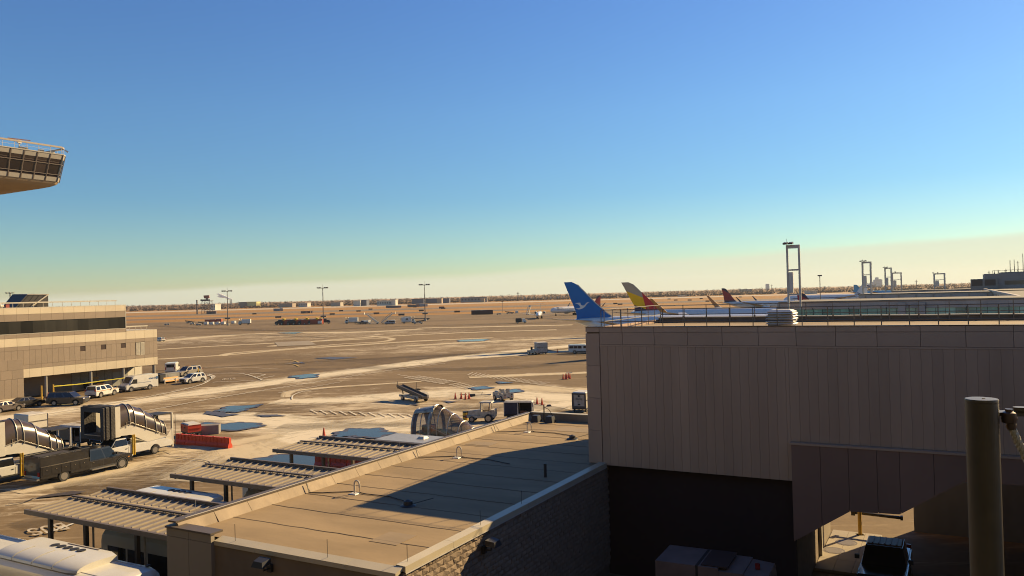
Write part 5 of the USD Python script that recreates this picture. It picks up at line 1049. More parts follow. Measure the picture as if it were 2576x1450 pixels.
# distant buildings
def bldg(label, x0, x1, y0, y1, dist, c, depth=30, win=0, name='far_building', roof=None):
    p, q = far(x0, y1, dist), far(x1, y1, dist); h = far((x0 + x1) / 2, y0, dist)[2]; t = thing(name, label, 'building', (p[0], p[1], -.1), 0); L = q[0] - p[0]
    m = mat('far_' + '_'.join(str(int(k * 100)) for k in c), c, 0.8, c2=tuple(k * .85 for k in c), scale=.05)
    part(t, 'wall', MB().box(0, L, 0, depth, 0, h), m); part(t, 'roof', MB().box(-.5, L + .5, -.5, depth + .5, h + .001, h + .8), m if roof is None else roof)
    for k in range(win): part(t, 'window', MB().box(L * (k + .25) / win, L * (k + .75) / win, -.1, -.001, h * .45, h * .75), DARKMETAL)
    return t
WH, TN, BG = (.55, .5, .42), (.42, .30, .19), (.10, .105, .14)
bldg('long low white warehouse at the far side of the grass', 948, 984, 757.5, 764, 1500, WH, win=6); bldg('taller white end block of the long warehouse', 984.5, 995, 754.5, 764, 1495, WH)
bldg('white tank shaped shed group at the tree line', 889, 906, 757, 763, 1550, WH); bldg('dark industrial block with a round white tank', 908, 922, 755.5, 763, 1560, BG)
bldg('yellow lit far hall at the tree line left of centre', 622, 645, 760, 765.5, 1900, (.62, .55, .22)); bldg('long flat grey hall beside the yellow one', 601, 621, 760.8, 765, 1910, (.25, .2, .15))
bldg('pair of white flat halls before the trees', 751, 773, 763.2, 767.6, 1700, WH, win=4); bldg('small white building right of the radar tower', 530, 541, 766, 770.5, 1500, WH, win=3)
bldg('pale long shed among trees on the left', 700, 735, 764, 767.5, 1720, (.33, .25, .18))
bldg('dark blue grey hangar group near the tallest mast', 1036, 1066, 753, 761.5, 1700, BG); bldg('long dark blue grey depot right of the tallest mast', 1070, 1130, 752, 759.5, 1720, (.13, .13, .16)); bldg('tan cube building standing before the dark depot', 1099, 1111, 751.5, 757.8, 1650, TN)
bldg('long pale roofed depot in front of the trees', 1159, 1225, 748.5, 756.5, 1700, (.30, .27, .25), win=8); bldg('second tan cube at the end of the pale depot', 1209, 1219, 752, 757.5, 1650, TN); bldg('low cream hall left of the second warehouse', 832, 856, 761.5, 765, 1640, (.4, .34, .26))
bldg('low white shed in the trees beyond the red tail', 1712, 1728, 744.5, 747, 1700, WH); bldg('low cream shed row right of the lone pole', 2038, 2056, 731.5, 735, 1500, (.5, .42, .35), win=4)
for i, (z, w) in enumerate([(105, 60), (160, 12), (297, 22), (390, 26), (478, 20), (572, 24), (663, 26), (740, 16), (815, 30), (848, 22), (940, 22), (1795, 24), (20, 20), (225, 16)]):
    px, pw = (2080 + z / 5.367) * .6289, w / 5.367 * .6289; py = 776.7 - .0272 * px + 15; b = far(px, py, 1860); wd = pw * 1860 / FOC * .9
    t = thing('far_house', ['tiny white gabled house wide enough to read as a terrace, leftmost of the row', 'tiny white gabled house second from the left'][i] if i < 2 else f'tiny white gabled house among far trees, {["third", "fourth", "fifth", "sixth", "seventh", "eighth", "ninth", "tenth", "eleventh", "off alone behind the blue fin", "dim at the row end", "narrow between two larger ones"][i - 2]}' + (' in the row from the left' if i < 11 else ''), 'house', (b[0], b[1], -.1), 0)
    part(t, 'wall', MB().box(-wd / 2, wd / 2, 0, 8, 0, 4.2), mat('house_white', (0.6, 0.56, 0.5), 0.8)); part(t, 'roof', MB().hexa([(-wd / 2 - .3, -.3, 4.2), (wd / 2 + .3, -.3, 4.2), (wd / 2 + .3, 8.3, 4.2), (-wd / 2 - .3, 8.3, 4.2), (-.15, -.3, 7.6), (.15, -.3, 7.6), (.15, 8.3, 7.6), (-.15, 8.3, 7.6)]), mat('house_roof', (0.5, 0.46, 0.42), 0.8))
TWR = mat('city_tower', (0.24, 0.26, 0.33), 0.5, c2=(0.3, 0.32, 0.38), scale=.02)
for lab, x0, x1, y0 in (('tallest distant city tower of the cluster', 2204.5, 2211, 697.5), ('stepped distant city tower left of the tallest', 2192, 2200, 709), ('middle distant city tower beside the tallest', 2199.5, 2205, 704), ('right slab tower of the distant cluster', 2211.5, 2220, 702.5), ('lower left block of the distant tower cluster', 2186, 2192.5, 713), ('square dark distant block right of the gantry', 1928, 1935.5, 714.5)):
    p, q = far(x0, 721, 5200), far(x1, 721, 5200); h = far(x0, y0, 5200)[2]; t = thing('city_tower', lab, 'tower block', (p[0], p[1], -.1)); L = q[0] - p[0]
    part(t, 'shaft', MB().box(0, L, 0, L, 0, h * .97), TWR); part(t, 'crown', MB().box(L * .2, L * .8, L * .2, L * .8, h * .97 + .01, h), TWR)
    for k in range(5): part(t, 'window_band', MB().box(L * .04, L * .96, -.3, -.01, h * (.15 + .16 * k), h * (.19 + .16 * k)), mat('city_window', (0.12, 0.14, 0.2), 0.2))
for lab, px, top, d, w in (('thin antenna mast on the horizon near the far houses', 1303, 735, 2600, 1.6), ('lattice pylon on the horizon near the tallest gantry', 2201 - 0, 704, 3000, .1), ('power pylon between the gantries', 2072 - 130, 716, 2600, 1.2), ('tall thin chimney beyond the lone pole', 2075, 720, 2600, 1.4), ('distant pylon left of the squarish gantry', 2306, 704, 2600, 1.6)):
    b = far(px, 740, d); h = far(px, top, d)[2]; t = thing('horizon_mast', lab, 'mast', (b[0], b[1], 0)); part(t, 'shaft', MB().tube([(0, 0, 0), (0, 0, h)], [w * 1.3, w * .6], 6), MASTM); part(t, 'arms', MB().box(-w * 3, w * 3, -.4, .4, h * .8, h * .8 + 1.2), MASTM)
for px, lab in ((579.5, 'left of two thin far chimneys beside the mast'), (583, 'right of two thin far chimneys, smoking')):
    b = far(px, 768, 4200); h = far(px, 755, 4200)[2]; t = thing('far_chimney', lab, 'chimney', (b[0], b[1], 0)); part(t, 'stack', MB().tube([(0, 0, 0), (0, 0, h)], [3.2, 2.2], 10), mat('chimney', (0.3, 0.25, 0.22), 0.8)); part(t, 'rim', MB().cyl((0, 0, h), 2.6, 1.0, 10), MASTM)
sm = MB(); rs_ = random.Random(9)
for k in range(26):
    f = k / 25; p = far(582 - 32 * f + rs_.uniform(-1, 1), 754 - 11 * f + rs_.uniform(-1, 1) * (1 + 2 * f), 4200); s = trimesh.creation.icosphere(1, 3.0 + 7.0 * f * (1 - .4 * f) + rs_.uniform(0, 2)); s.vertices *= [1.5, 1, .55]; sm.add(s.vertices + p, s.faces)
single('smoke', 'thin white smoke drifting from the far chimney', None, sm, mat('smoke_white', (0.85, 0.82, 0.78), 1.0, alpha=.55), smooth=True, kind='stuff')
# the winter tree belt: trunks, limbs and loose twig masses
def trees():
    r = np.random.default_rng(12); wood, twigs = MB(), {0: MB(), 1: MB()}
    for row_, (dist, n, hh, sp) in enumerate(((1900, 420, 11.5, 60), (2050, 420, 13.0, 80), (2300, 420, 14.5, 120), (2700, 380, 16.5, 160))):
        for i in range(n):
            fx_ = -.72 + 1.44 * (i + r.uniform(0, 1)) / n; d = dist + r.normal(0, sp) - 330 * max(fx_ - .18, 0) * (row_ < 2); x = fx_ * d; clump = meshkit.noise(np.array([[x * .006, row_ * 7.1, .5]]), 3)[0]
            h = hh * r.uniform(.62, 1.0) * (.72 + .5 * clump); cw = h * r.uniform(.34, .6); base = np.array([x, d, -.1])
            wood.tube([base, base + [0, 0, h * .55], base + [r.normal(0, .6), 0, h * .92]], [.3, .2, .06], 4, False)
            m = 46; q = r.normal(0, 1, (m, 3)); q /= np.linalg.norm(q, axis=1)[:, None]; q *= r.uniform(.25, 1, (m, 1)) ** .5
            c = base + [0, 0, h * .58] + q * [cw, cw, h * .42]; s = r.uniform(.5, 1.25, (m, 1)) * h * .075
            a = r.normal(0, 1, (m, 3)); a /= np.linalg.norm(a, axis=1)[:, None]; b = np.cross(a, r.normal(0, 1, (m, 3))); b /= np.linalg.norm(b, axis=1)[:, None] + 1e-9
            v = np.stack([c - a * s, c + b * s * .8, c + a * s, c - b * s * .7], 1).reshape(-1, 3); f = np.arange(m * 4).reshape(m, 4); twigs[int(r.uniform() < .4)].add(v, f)
    # low scrub at the foot of the belt
    for i in range(900):
        fx_ = r.uniform(-.72, .72); d = 1800 + r.normal(0, 30) - 330 * max(fx_ - .18, 0); x = fx_ * d; m = 12; c = np.array([x, d, 0]) + r.normal(0, 1, (m, 3)) * [4, 4, 0] + np.column_stack([np.zeros(m), np.zeros(m), r.uniform(.2, 4.0, m)])
        a = r.normal(0, 1, (m, 3)) * 1.2; b = r.normal(0, 1, (m, 3)) * 1.2; v = np.stack([c - a, c + b, c + a, c - b], 1).reshape(-1, 3); twigs[1].add(v, np.arange(m * 4).reshape(m, 4))
    t = thing('tree_belt', 'bare winter trees in a long belt along the horizon', 'wood', (0, 0, 0), 0, None, 'stuff')
    part(t, 'trunks', wood, mat('bark', (0.08, 0.065, 0.055), 0.9), kind='stuff')
    for k, c in ((0, (0.095, 0.074, 0.066)), (1, (0.13, 0.088, 0.062))): part(t, 'twig_mass', twigs[k], mat(f'twigs_{"ab"[k]}', c, 0.95, c2=tuple(q * .7 for q in c), scale=.02, spec=.1), kind='stuff')
trees()
# ---------------------------------------------------------------- vehicles
PWHITE = mat('paint_white', (0.72, 0.69, 0.62), 0.35, coat=.4, c2=(0.62, 0.58, 0.5), scale=1.2); PBLACK = mat('paint_black', (0.018, 0.016, 0.015), 0.25, coat=.6, c2=(0.03, 0.026, 0.022), scale=1.5); PGREY = mat('paint_grey', (0.16, 0.13, 0.11), 0.3, .3, coat=.4)
PTAN = mat('paint_tan', (0.38, 0.33, 0.25), 0.35, .1, coat=.3); PDARK = mat('paint_dark_brown', (0.035, 0.026, 0.022), 0.25, coat=.6); CGL = mat('car_glass', (0.018, 0.018, 0.02), 0.06); RUB = AD; RIM = mat('wheel_rim', (0.42, 0.38, 0.33), 0.35, .7); CHR = mat('chrome', (0.6, 0.57, 0.5), 0.15, 1.0)
LAMPW = mat('headlamp', (0.75, 0.72, 0.68), 0.1); LAMPR = mat('tail_lamp', (0.35, 0.02, 0.015), 0.2); TRIM = mat('black_trim', (0.03, 0.028, 0.026), 0.6); DIRTY = mat('dirty_white', (0.56, 0.50, 0.40), 0.6, c2=(0.30, 0.25, 0.18), scale=2.2, detail=6); ORANGE = mat('barrier_orange', (0.66, 0.065, 0.018), 0.5, c2=(0.55, 0.055, 0.018), scale=.8)
BLUETARP = mat('blue_tarp', (0.06, 0.12, 0.25), 0.6, c2=(0.04, 0.085, 0.18), scale=2.0, bump=.03); TARP = mat('dark_tarp', (0.05, 0.04, 0.035), 0.7, bump=.02)
def wheel(t, x, y, r, w=.24, rim=RIM):
    s = 1 if y > 0 else -1
    q = part(t, 'wheel', MB().lathe([(r * .62, -w / 2), (r * .93, -w / 2), (r, -w * .3), (r, w * .3), (r * .93, w / 2), (r * .62, w / 2)], 18, (x, y, r), 'y', True), RUB, smooth=35)
    part(q, 'rim', MB().lathe([(r * .05, s * w * .30), (r * .22, s * w * .34), (r * .56, s * w * .25), (r * .64, s * w * .52)] if s > 0 else [(r * .64, s * w * .52), (r * .56, s * w * .25), (r * .22, s * w * .34), (r * .05, s * w * .30)], 14, (x, y, r), 'y'), rim, smooth=35)
def body(t, prof, W, m, arches=(), name='body', tuck=.06):
    """side profile (x, z) extruded across the width with tucked-in outer edges"""
    p = Polygon(prof)
    for ax, ar in arches: p = p.difference(Point(ax, ar[1]).buffer(ar[0], 12))
    p = p.buffer(.05, 3).buffer(-.05, 3) if not arches else p
    q = p.buffer(-tuck, join_style=2); mb = MB(); O = (0, -W / 2 + tuck, 0)
    mb.poly(p, (0, W / 2 - tuck, 0), (1, 0, 0), (0, 0, 1), (0, -(W - 2 * tuck), 0))
    for s in (-1, 1): mb.poly(q, (0, s * (W / 2 - tuck), 0), (1, 0, 0), (0, 0, 1), (0, s * tuck, 0))
    return part(t, name, mb, m)
def cabin(t, xb0, xb1, xt0, xt1, zb, zt, wb, wt, m, pillars=(.5,), name='cabin', front=True, rear=True):
    """a tapering glasshouse with panes set into it"""
    part(t, name, MB().frustum((xb0, xb1, -wb / 2, wb / 2, zb), (xt0, xt1, -wt / 2, wt / 2, zt)), m)
    lerp = lambda a, b, f: a + (b - a) * f
    f0, f1 = .10, .86
    for s in (-1, 1):
        e = [0] + list(pillars) + [1]
        for a, b in zip(e, e[1:]):
            q = []
            for ff, g in ((f0, a + .03), (f0, b - .03), (f1, b - .03), (f1, a + .03)):
                x = lerp(lerp(xb0, xt0, ff), lerp(xb1, xt1, ff), g); q.append((x, s * (lerp(wb, wt, ff) / 2 + .006), lerp(zb, zt, ff)))
            part(t, 'side_window', MB().add(q + [(x, y - s * .03, z) for x, y, z in q], [[0, 1, 2, 3], [3, 2, 1, 0]] if False else ([[0, 1, 2, 3]] if s < 0 else [[3, 2, 1, 0]])), CGL)
    for on, xb, xt, s, nm in ((front, xb1, xt1, 1, 'windscreen'), (rear, xb0, xt0, -1, 'rear_window')):
        if on:
            q = [(lerp(xb, xt, ff) + s * .008, sy * lerp(wb, wt, ff) / 2 * .88, lerp(zb, zt, ff)) for ff, sy in ((.08, -1), (.08, 1), (.9, 1), (.9, -1))]
            part(t, nm, MB().add(q, [[0, 1, 2, 3]] if s > 0 else [[3, 2, 1, 0]]), CGL)
def lights(t, xf, xr, W, zf, zr, h=.14, w=.36):
    for s in (-1, 1):
        part(t, 'headlight', MB().box(xf - .06, xf + .012, s * (W / 2 - .12) - w / 2 * (1) + (-s) * .08, s * (W / 2 - .12) + w / 2 - s * .08, zf - h / 2, zf + h / 2), LAMPW)
        part(t, 'tail_light', MB().box(xr - .012, xr + .06, s * (W / 2 - .16) - .1, s * (W / 2 - .16) + .1, zr - .16, zr + .16), LAMPR)
def mirrors(t, x, W, z, m):
    for s in (-1, 1): part(t, 'mirror', MB().box(x - .08, x + .08, s * (W / 2 + .02), s * (W / 2 + .22), z - .08, z + .10), m)
def car(name, label, loc, rz, kind, paint, cat, group=None):
    t = thing(name, label, cat, loc, rz, group)
    if kind == 'sedan':
        L, W, r, wb = 4.6, 1.82, .33, 2.7; prof = [(-2.3, .35), (-2.3, .8), (-2.2, .98), (-1.5, 1.02), (.85, .98), (1.7, .88), (2.2, .74), (2.3, .6), (2.3, .3), (-2.2, .28)]
        body(t, prof, W, paint, [(-wb / 2 - .02, (r + .07, r)), (wb / 2 + .02, (r + .07, r))]); cabin(t, -1.85, 1.15, -.95, .25, .96, 1.45, 1.66, 1.22, paint, (.33, .62)); zf, zr = .72, .85
    elif kind == 'suv':
        L, W, r, wb = 5.2, 2.02, .39, 3.0; prof = [(-2.6, .42), (-2.6, 1.12), (-2.5, 1.2), (1.05, 1.16), (2.35, 1.08), (2.58, .9), (2.6, .5), (2.5, .34), (-2.5, .34)]
        body(t, prof, W, paint, [(-wb / 2, (r + .09, r)), (wb / 2, (r + .09, r))]); cabin(t, -2.5, 1.35, -2.3, .55, 1.14, 1.84, 1.9, 1.5, paint, (.30, .63)); zf, zr = .95, 1.2
        for s in (-1, 1): part(t, 'roof_rack', MB().box(-2.0, .2, s * .62 - .03, s * .62 + .03, 1.85, 1.9), TRIM)
    elif kind == 'crossover':
        L, W, r, wb = 4.5, 1.85, .36, 2.65; prof = [(-2.25, .42), (-2.25, 1.02), (-2.1, 1.1), (.9, 1.05), (1.95, .95), (2.2, .78), (2.25, .45), (2.1, .32), (-2.1, .32)]
        body(t, prof, W, paint, [(-wb / 2, (r + .09, r)), (wb / 2, (r + .09, r))]); cabin(t, -2.15, 1.3, -1.75, .25, 1.03, 1.66, 1.74, 1.3, paint, (.30, .62)); zf, zr = .85, 1.05
    wheel(t, wb / 2, W / 2 - .13, r); wheel(t, wb / 2, -W / 2 + .13, r); wheel(t, -wb / 2, W / 2 - .13, r); wheel(t, -wb / 2, -W / 2 + .13, r)
    lights(t, L / 2, -L / 2, W, zf, zr); mirrors(t, .75 if kind != 'sedan' else .8, W, 1.1 if kind != 'sedan' else .98, paint)
    part(t, 'grille', MB().box(L / 2 - .03, L / 2 + .015, -.5, .5, .45, zf + .02), TRIM); part(t, 'rear_bumper', MB().box(-L / 2 - .03, -L / 2 + .05, -W / 2 + .1, W / 2 - .1, .38, .56), TRIM); part(t, 'number_plate', MB().box(-L / 2 - .04, -L / 2 - .005, -.25, .25, .68, .82), WHITEMETAL)
    part(t, 'underbody', MB().box(-L / 2 + .3, L / 2 - .3, -W / 2 + .15, W / 2 - .15, .22, .5), TRIM); return t
C = lambda v, u, z=0.0: G(v, u, z)
sd = car('parked_car', 'grey sedan parked with its nose right beside the left terminal plinth', C(-113.1, 61.3), 61 + 8, 'sedan', PGREY, 'car')
car('parked_car', 'dark sedan half hidden behind the grey sedan near the yellow bollards', C(-115.2, 65.4), 63, 'sedan', PBLACK, 'car')
car('parked_car', 'white car cut off at the left edge beside the grey sedan', C(-113.6, 56.6), 66, 'crossover', PWHITE, 'car')
q = at(172, 1018.5); car('parked_suv', 'dark brown SUV standing side on before the undercroft columns', q, 2, 'suv', PDARK, 'SUV')
s1 = car('parked_suv', 'white SUV with an orange side stripe before the undercroft', C(-115.7, 77.2), 79, 'suv', PWHITE, 'SUV')
OST = mat('stripe_orange', (0.5, 0.2, 0.02), 0.5)
for s in (-1, 1): part(s1, 'side_stripe', MB().box(-2.4, 2.2, s * 1.012, s * 1.016, 1.0, 1.08), OST)
part(s1, 'light_bar', MB().box(-.5, -.2, -.6, .6, 1.86, 1.96), OST)
car('parked_suv', 'white crossover facing left by the guard rail', C(-117.9, 95.8), 241, 'crossover', PWHITE, 'SUV')
s2 = car('parked_suv', 'tan SUV with white rear end and roof beacons behind the white crossover', C(-130.0, 104.6), 243, 'suv', PTAN, 'SUV'); part(s2, 'roof_beacon', MB().box(-.2, .1, -.5, .5, 1.88, 2.0), OST); part(s2, 'tailgate', MB().box(-2.64, -2.61, -.9, .9, .7, 1.15), PWHITE)
q = at(662, 866); q = at(396 + 18, 837); car('parked_suv', 'small white car seen beyond the left terminal corner', far(401, 838, 300) * [1, 1, 0], 150, 'crossover', PWHITE, 'car')
def van(name, label, loc, rz, paint, L=6.0, H=2.5, cargo=True, group=None, glassy=False):
    t = thing(name, label, 'van', loc, rz, group); W, r, wb = 2.04, .36, L * .57; x1 = L / 2; fa = x1 - .95; ra_ = fa - wb
    prof = [(-x1, .4), (-x1, H - .12), (-x1 + .12, H), (x1 - 1.75, H), (x1 - 1.35, H - .16), (x1 - .62, 1.30), (x1 - .12, 1.05), (x1, .8), (x1, .35), (-x1 + .1, .35)]
    body(t, prof, W, paint, [(fa, (r + .08, r)), (ra_, (r + .08, r))], tuck=.09)
    q = [(x1 - .70, -.80, 1.36), (x1 - .70, .80, 1.36), (x1 - 1.30, .72, H - .22), (x1 - 1.30, -.72, H - .22)]; o = np.array([.05, 0, .035]); part(t, 'windscreen', MB().add([np.array(k) + o for k in q], [[0, 1, 2, 3]]), CGL)
    for s in (-1, 1):
        y = s * (W / 2 + .004); z1 = min(H - .35, 1.95)
        part(t, 'side_window', MB().poly(Polygon([(x1 - 1.0, 1.28), (x1 - 1.35, z1), (x1 - 2.05, z1), (x1 - 2.05, 1.22)]), (0, y, 0), (1, 0, 0), (0, 0, 1), (0, s * .01, 0)), CGL)
        if glassy:
            for k in range(3): part(t, 'side_window', MB().box(-x1 + .25 + k * (L - 2.6) / 3, -x1 + .15 + (k + 1) * (L - 2.6) / 3, y, y + s * .01, 1.2, z1), CGL)
        part(t, 'sill_trim', MB().box(ra_ + .5, fa - .5, y, y + s * .02, .42, .62), TRIM)
        part(t, 'tail_light', MB().box(-x1 - .012, -x1 + .03, s * (W / 2 - .18) - .08, s * (W / 2 - .18) + .08, .9, 1.4), LAMPR)
        part(t, 'headlight', MB().box(x1 - .2, x1 - .02, s * (W / 2 - .28) - .16, s * (W / 2 - .28) + .16, .82, 1.02), LAMPW)
    part(t, 'rear_window', MB().box(-x1 - .012, -x1 - .001, -.72, .72, 1.35, min(H - .25, 2.05)), CGL); part(t, 'nose', MB().box(x1 - .02, x1 + .05, -.8, .8, .38, .8), TRIM); part(t, 'rear_bumper', MB().box(-x1 - .08, -x1 - .0, -.9, .9, .38, .56), TRIM)
    mirrors(t, x1 - 1.1, W, 1.4, TRIM)
    for x in (fa, ra_):
        for s in (-1, 1): wheel(t, x, s * (W / 2 - .12), r)
    return t
v1 = van('cargo_van', 'white high roof cargo van with grey nose and blue emblem by the undercroft', C(-117.5, 84.8), 241, PWHITE)
part(v1, 'nose_wrap', MB().box(2.2, 3.06, -.95, .95, .5, .95), mat('wrap_grey', (0.2, 0.21, 0.2), 0.4)); BLUEL = mat('blue_lettering', (0.05, 0.12, 0.25), 0.5)
for s in (-1, 1):
    tm = meshkit.text_mesh('enerch', .3, .01, True); v = tm.vertices.copy(); wd = v[:, 0].max(); v = np.column_stack([(-2.5 + v[:, 0]) if s < 0 else (-2.5 + wd - v[:, 0]), np.full(len(v), s * 1.026) + v[:, 2] * s, 1.7 + v[:, 1]]); part(v1, 'lettering', MB().add(v, tm.faces), BLUEL)
    part(v1, 'lettering_line', MB().box(-1.6, 1.3, s * 1.024, s * 1.03, 1.28, 1.34), BLUEL); part(v1, 'emblem', MB().poly(Polygon([(0, 0), (.22, -.1), (.44, 0), (.44, .34), (.22, .44), (0, .34)]), (-2.5 + 1.55 if s < 0 else -2.95, s * 1.024, 1.68), (1, 0, 0), (0, 0, 1), (0, s * .01, 0)), BLUEL)
van('passenger_van', 'white van seen from behind at the corner of the left terminal', C(-138.9, 108.0), 104, PWHITE, 5.2, 2.2)
van('passenger_van', 'grey white passenger van beside the dark clad building edge', at(1462, 889), RZV + 12, PWHITE, 5.6, 2.1, glassy=True)

def pickup(t, paint, L=7.3, W=2.0, cabx=(.55, 2.2), x1=None, bed_z=1.37, roof=1.98, r=.40, crew=False, bed=True):
    x1 = L / 2; fa, ra_ = x1 - 1.05, -x1 + 2.0
    prof = [(-x1, .62), (-x1 + .1, bed_z * .8 if bed else .9), (-x1 + .8, bed_z if bed else .9), (cabx[1], bed_z if bed else 1.2), (x1 - .25, 1.18), (x1, 1.0), (x1, .5), (-x1 + .3, .5)]
    body(t, prof, W, paint, [(fa, (r + .1, r)), (ra_, (r + .1, r))]); cabin(t, cabx[0], cabx[1] + .35, cabx[0] + .12, cabx[1] - .35, min(bed_z, 1.3) - .1, roof, W - .1, W - .45, paint, (.55,) if crew else ())
    for x in (fa, ra_):
        for s in (-1, 1): wheel(t, x, s * (W / 2 - .14), r, .28)
    for s in (-1, 1):
        y = s * (W / 2 + .002)
        for xx in ((cabx[0] + .06, cabx[1] + .05) if not crew else (cabx[0] + .06, (cabx[0] + cabx[1]) / 2, cabx[1] + .05)): part(t, 'door_seam', MB().box(xx - .012, xx + .012, min(y, y + s * .004), max(y, y + s * .004), .62, min(bed_z, 1.25) - .08), TRIM)
        part(t, 'door_handle', MB().box(cabx[0] + .16, cabx[0] + .34, min(y, y + s * .03), max(y, y + s * .03), 1.0, 1.06), TRIM if paint is PWHITE else CHR); part(t, 'sill', MB().box(cabx[0] - .1, cabx[1] + .1, min(y, y + s * .02), max(y, y + s * .02), .5, .62), TRIM); part(t, 'marker_lamp', MB().box(x1 - .5, x1 - .32, min(y, y + s * .01), max(y, y + s * .01), .86, .96), OST)
    lights(t, x1, -x1, W, .95, .95); mirrors(t, cabx[1] + .1, W, 1.45, TRIM); part(t, 'front_bumper', MB().box(x1 - .02, x1 + .12, -W / 2 + .1, W / 2 - .1, .45, .68), CHR); part(t, 'chassis', MB().box(-x1 + .3, x1 - .3, -.5, .5, .35, .55), TRIM)
YELP = mat('hydraulic_yellow', (0.6, 0.38, 0.03), 0.4); BARREL = mat('smoked_canopy', (0.055, 0.034, 0.019), 0.22, c2=(0.085, 0.055, 0.03), scale=.8); HOOP = mat('canopy_hoop', (0.5, 0.44, 0.34), 0.3, .4); STAIRW = mat('stair_white', (0.68, 0.62, 0.5), 0.45, c2=(0.6, 0.54, 0.43), scale=.7); BELLOW = mat('rubber_bellows', (0.035, 0.028, 0.022), 0.75, bump=.05, bump_scale=6)
def stair_truck(label, v0, u0):
    """covered boarding steps on a pickup; local x to the front (-GU), y to the right of the picture's far side"""
    t = thing('stair_truck', label, 'stair truck', G(v0, u0), 241, None); X = lambda u: 47.4 - u                       # picture measures along the truck
    pickup(t, PWHITE, 7.4, 2.05, (X(46.4), X(44.95)), bed_z=1.33, roof=2.0)
    yn, yf = 1.0, -1.05                                      # the near side (towards the camera) is +y
    near = [(X(45.55), 2.27), (X(45.55), 2.92), (X(46.76), 3.18), (X(50.1), 1.48), (X(50.9), 1.42), (X(48.3), 1.30), (X(46.6), 2.22)]
    for y in (yn, yf - .0): part(t, 'side_panel', MB().poly(Polygon(near), (0, y, 0), (1, 0, 0), (0, 0, 1), (0, -.05, 0)), STAIRW)
    part(t, 'deck', MB().box(X(46.7), X(45.0), yf, yn - .06, 2.2, 2.3), TRIM)
    for k in range(9): part(t, 'step', MB().box(X(46.9 + k * .36) - .30, X(46.9 + k * .36), yf + .06, yn - .06, 2.18 - k * .18, 2.23 - k * .18), TRIM)
    part(t, 'hand_rail', MB().tube([(X(45.6), yn + .02, 2.98), (X(46.76), yn + .02, 3.26), (X(50.4), yn + .02, 1.55)], .05, 6), HOOP, smooth=40)
    part(t, 'grab_rail', MB().tube([(X(46.15), yn + .03, 2.9), (X(46.15), yn + .03, 3.4), (X(46.5), yn + .03, 3.42), (X(46.5), yn + .03, 3.1)], .022, 5), HOOP)
    # the canopy: a barrel that runs level over the platform and then slopes down
    path = [(X(45.6), 3.05, 4.95), (X(46.55), 3.12, 4.98), (X(47.1), 2.95, 4.86), (X(48.2), 2.45, 4.36), (X(49.3), 1.95, 3.66), (X(50.35), 1.62, 2.95)]; secs, wide = [], []
    def arch(p, g=0.0, n=11):
        x, zb, zt = p; w = 1.02 + g; c = zt - zb; return np.array([(x, w * math.cos(a) * (1 if abs(math.cos(a)) < .99 else 1), zb + (c + g) * math.sin(a) ** .75) for a in np.linspace(0, math.pi, n)])
    for i, (p, q) in enumerate(zip(path, path[1:])):
        a, b = arch(p), arch(q); n = len(a); part(t, 'canopy_panel', MB().add(np.vstack([a, b]), [[j, j + 1, n + j + 1, n + j] for j in range(n - 1)]), BARREL, smooth=60)
    for p in path[1:] + [(X(49.9), 1.72, 3.25)]:
        a = arch(p, .03); part(t, 'canopy_hoop', MB().tube(a, .042, 5), HOOP, smooth=40)
    # boarding end: light frame, rubber bellows, inner door
    part(t, 'end_frame', MB().box(X(45.6), X(45.05), yn - .1, yn + .04, 2.2, 4.92), STAIRW); part(t, 'end_frame', MB().box(X(45.6), X(45.05), yf - .9, yf - .76, 2.2, 4.92), STAIRW)
    part(t, 'end_roof', MB().box(X(45.6), X(44.6), yf - .9, yn + .04, 4.921, 5.0), TRIM)
    x0, x1 = X(45.05), X(43.9)
    for k in range(5):                                       # folds
        xa, xb = x0 + (x1 - x0) * k / 5, x0 + (x1 - x0) * (k + 1) / 5 - .02; g = .06 if k % 2 else 0
        part(t, 'bellows_fold', MB().poly(Polygon([(yf - 1.0 - g, 2.25 - g), (yn + .02 + g, 2.25 - g), (yn + .02 + g, 4.9 + g), (yf - 1.0 - g, 4.9 + g)]).buffer(.1).difference(Polygon([(yf - .6, 2.6), (yn - .35, 2.6), (yn - .35, 4.55), (yf - .6, 4.55)])), (xa, 0, 0), (0, 1, 0), (0, 0, 1), (xb - xa, 0, 0)), BELLOW)
    part(t, 'boarding_floor', MB().box(x0, x1, yf - .6, yn - .3, 2.5, 2.58), PTAN); part(t, 'inner_door', MB().box(x0 + .02, x0 + .1, -.9, .1, 2.6, 4.4), mat('inner_door', (0.28, 0.24, 0.17), 0.6)); part(t, 'inner_door', MB().box(x0 + .02, x0 + .1, .3, .85, 2.6, 3.3), MATS['inner_door'])
    # open frame box at the foot of the steps
    part(t, 'foot_hood', MB().box(X(51.1), X(49.45), yf, yn - .2, 3.5, 3.6), TRIM); part(t, 'foot_post', MB().box(X(51.15), X(51.0), yn - .2, yn, .35, 3.6), STAIRW); part(t, 'foot_post', MB().box(X(51.15), X(51.0), yf - .1, yf + .05, .35, 3.6), STAIRW); part(t, 'foot_wall', MB().box(X(51.0), X(49.6), yf - .08, yf - .02, 1.5, 3.49), TRIM); part(t, 'foot_gusset', MB().poly(Polygon([(X(51.0), .9), (X(51.0), 2.2), (X(50.2), 1.2)]), (0, yn - .02, 0), (1, 0, 0), (0, 0, 1), (0, -.04, 0)), STAIRW)
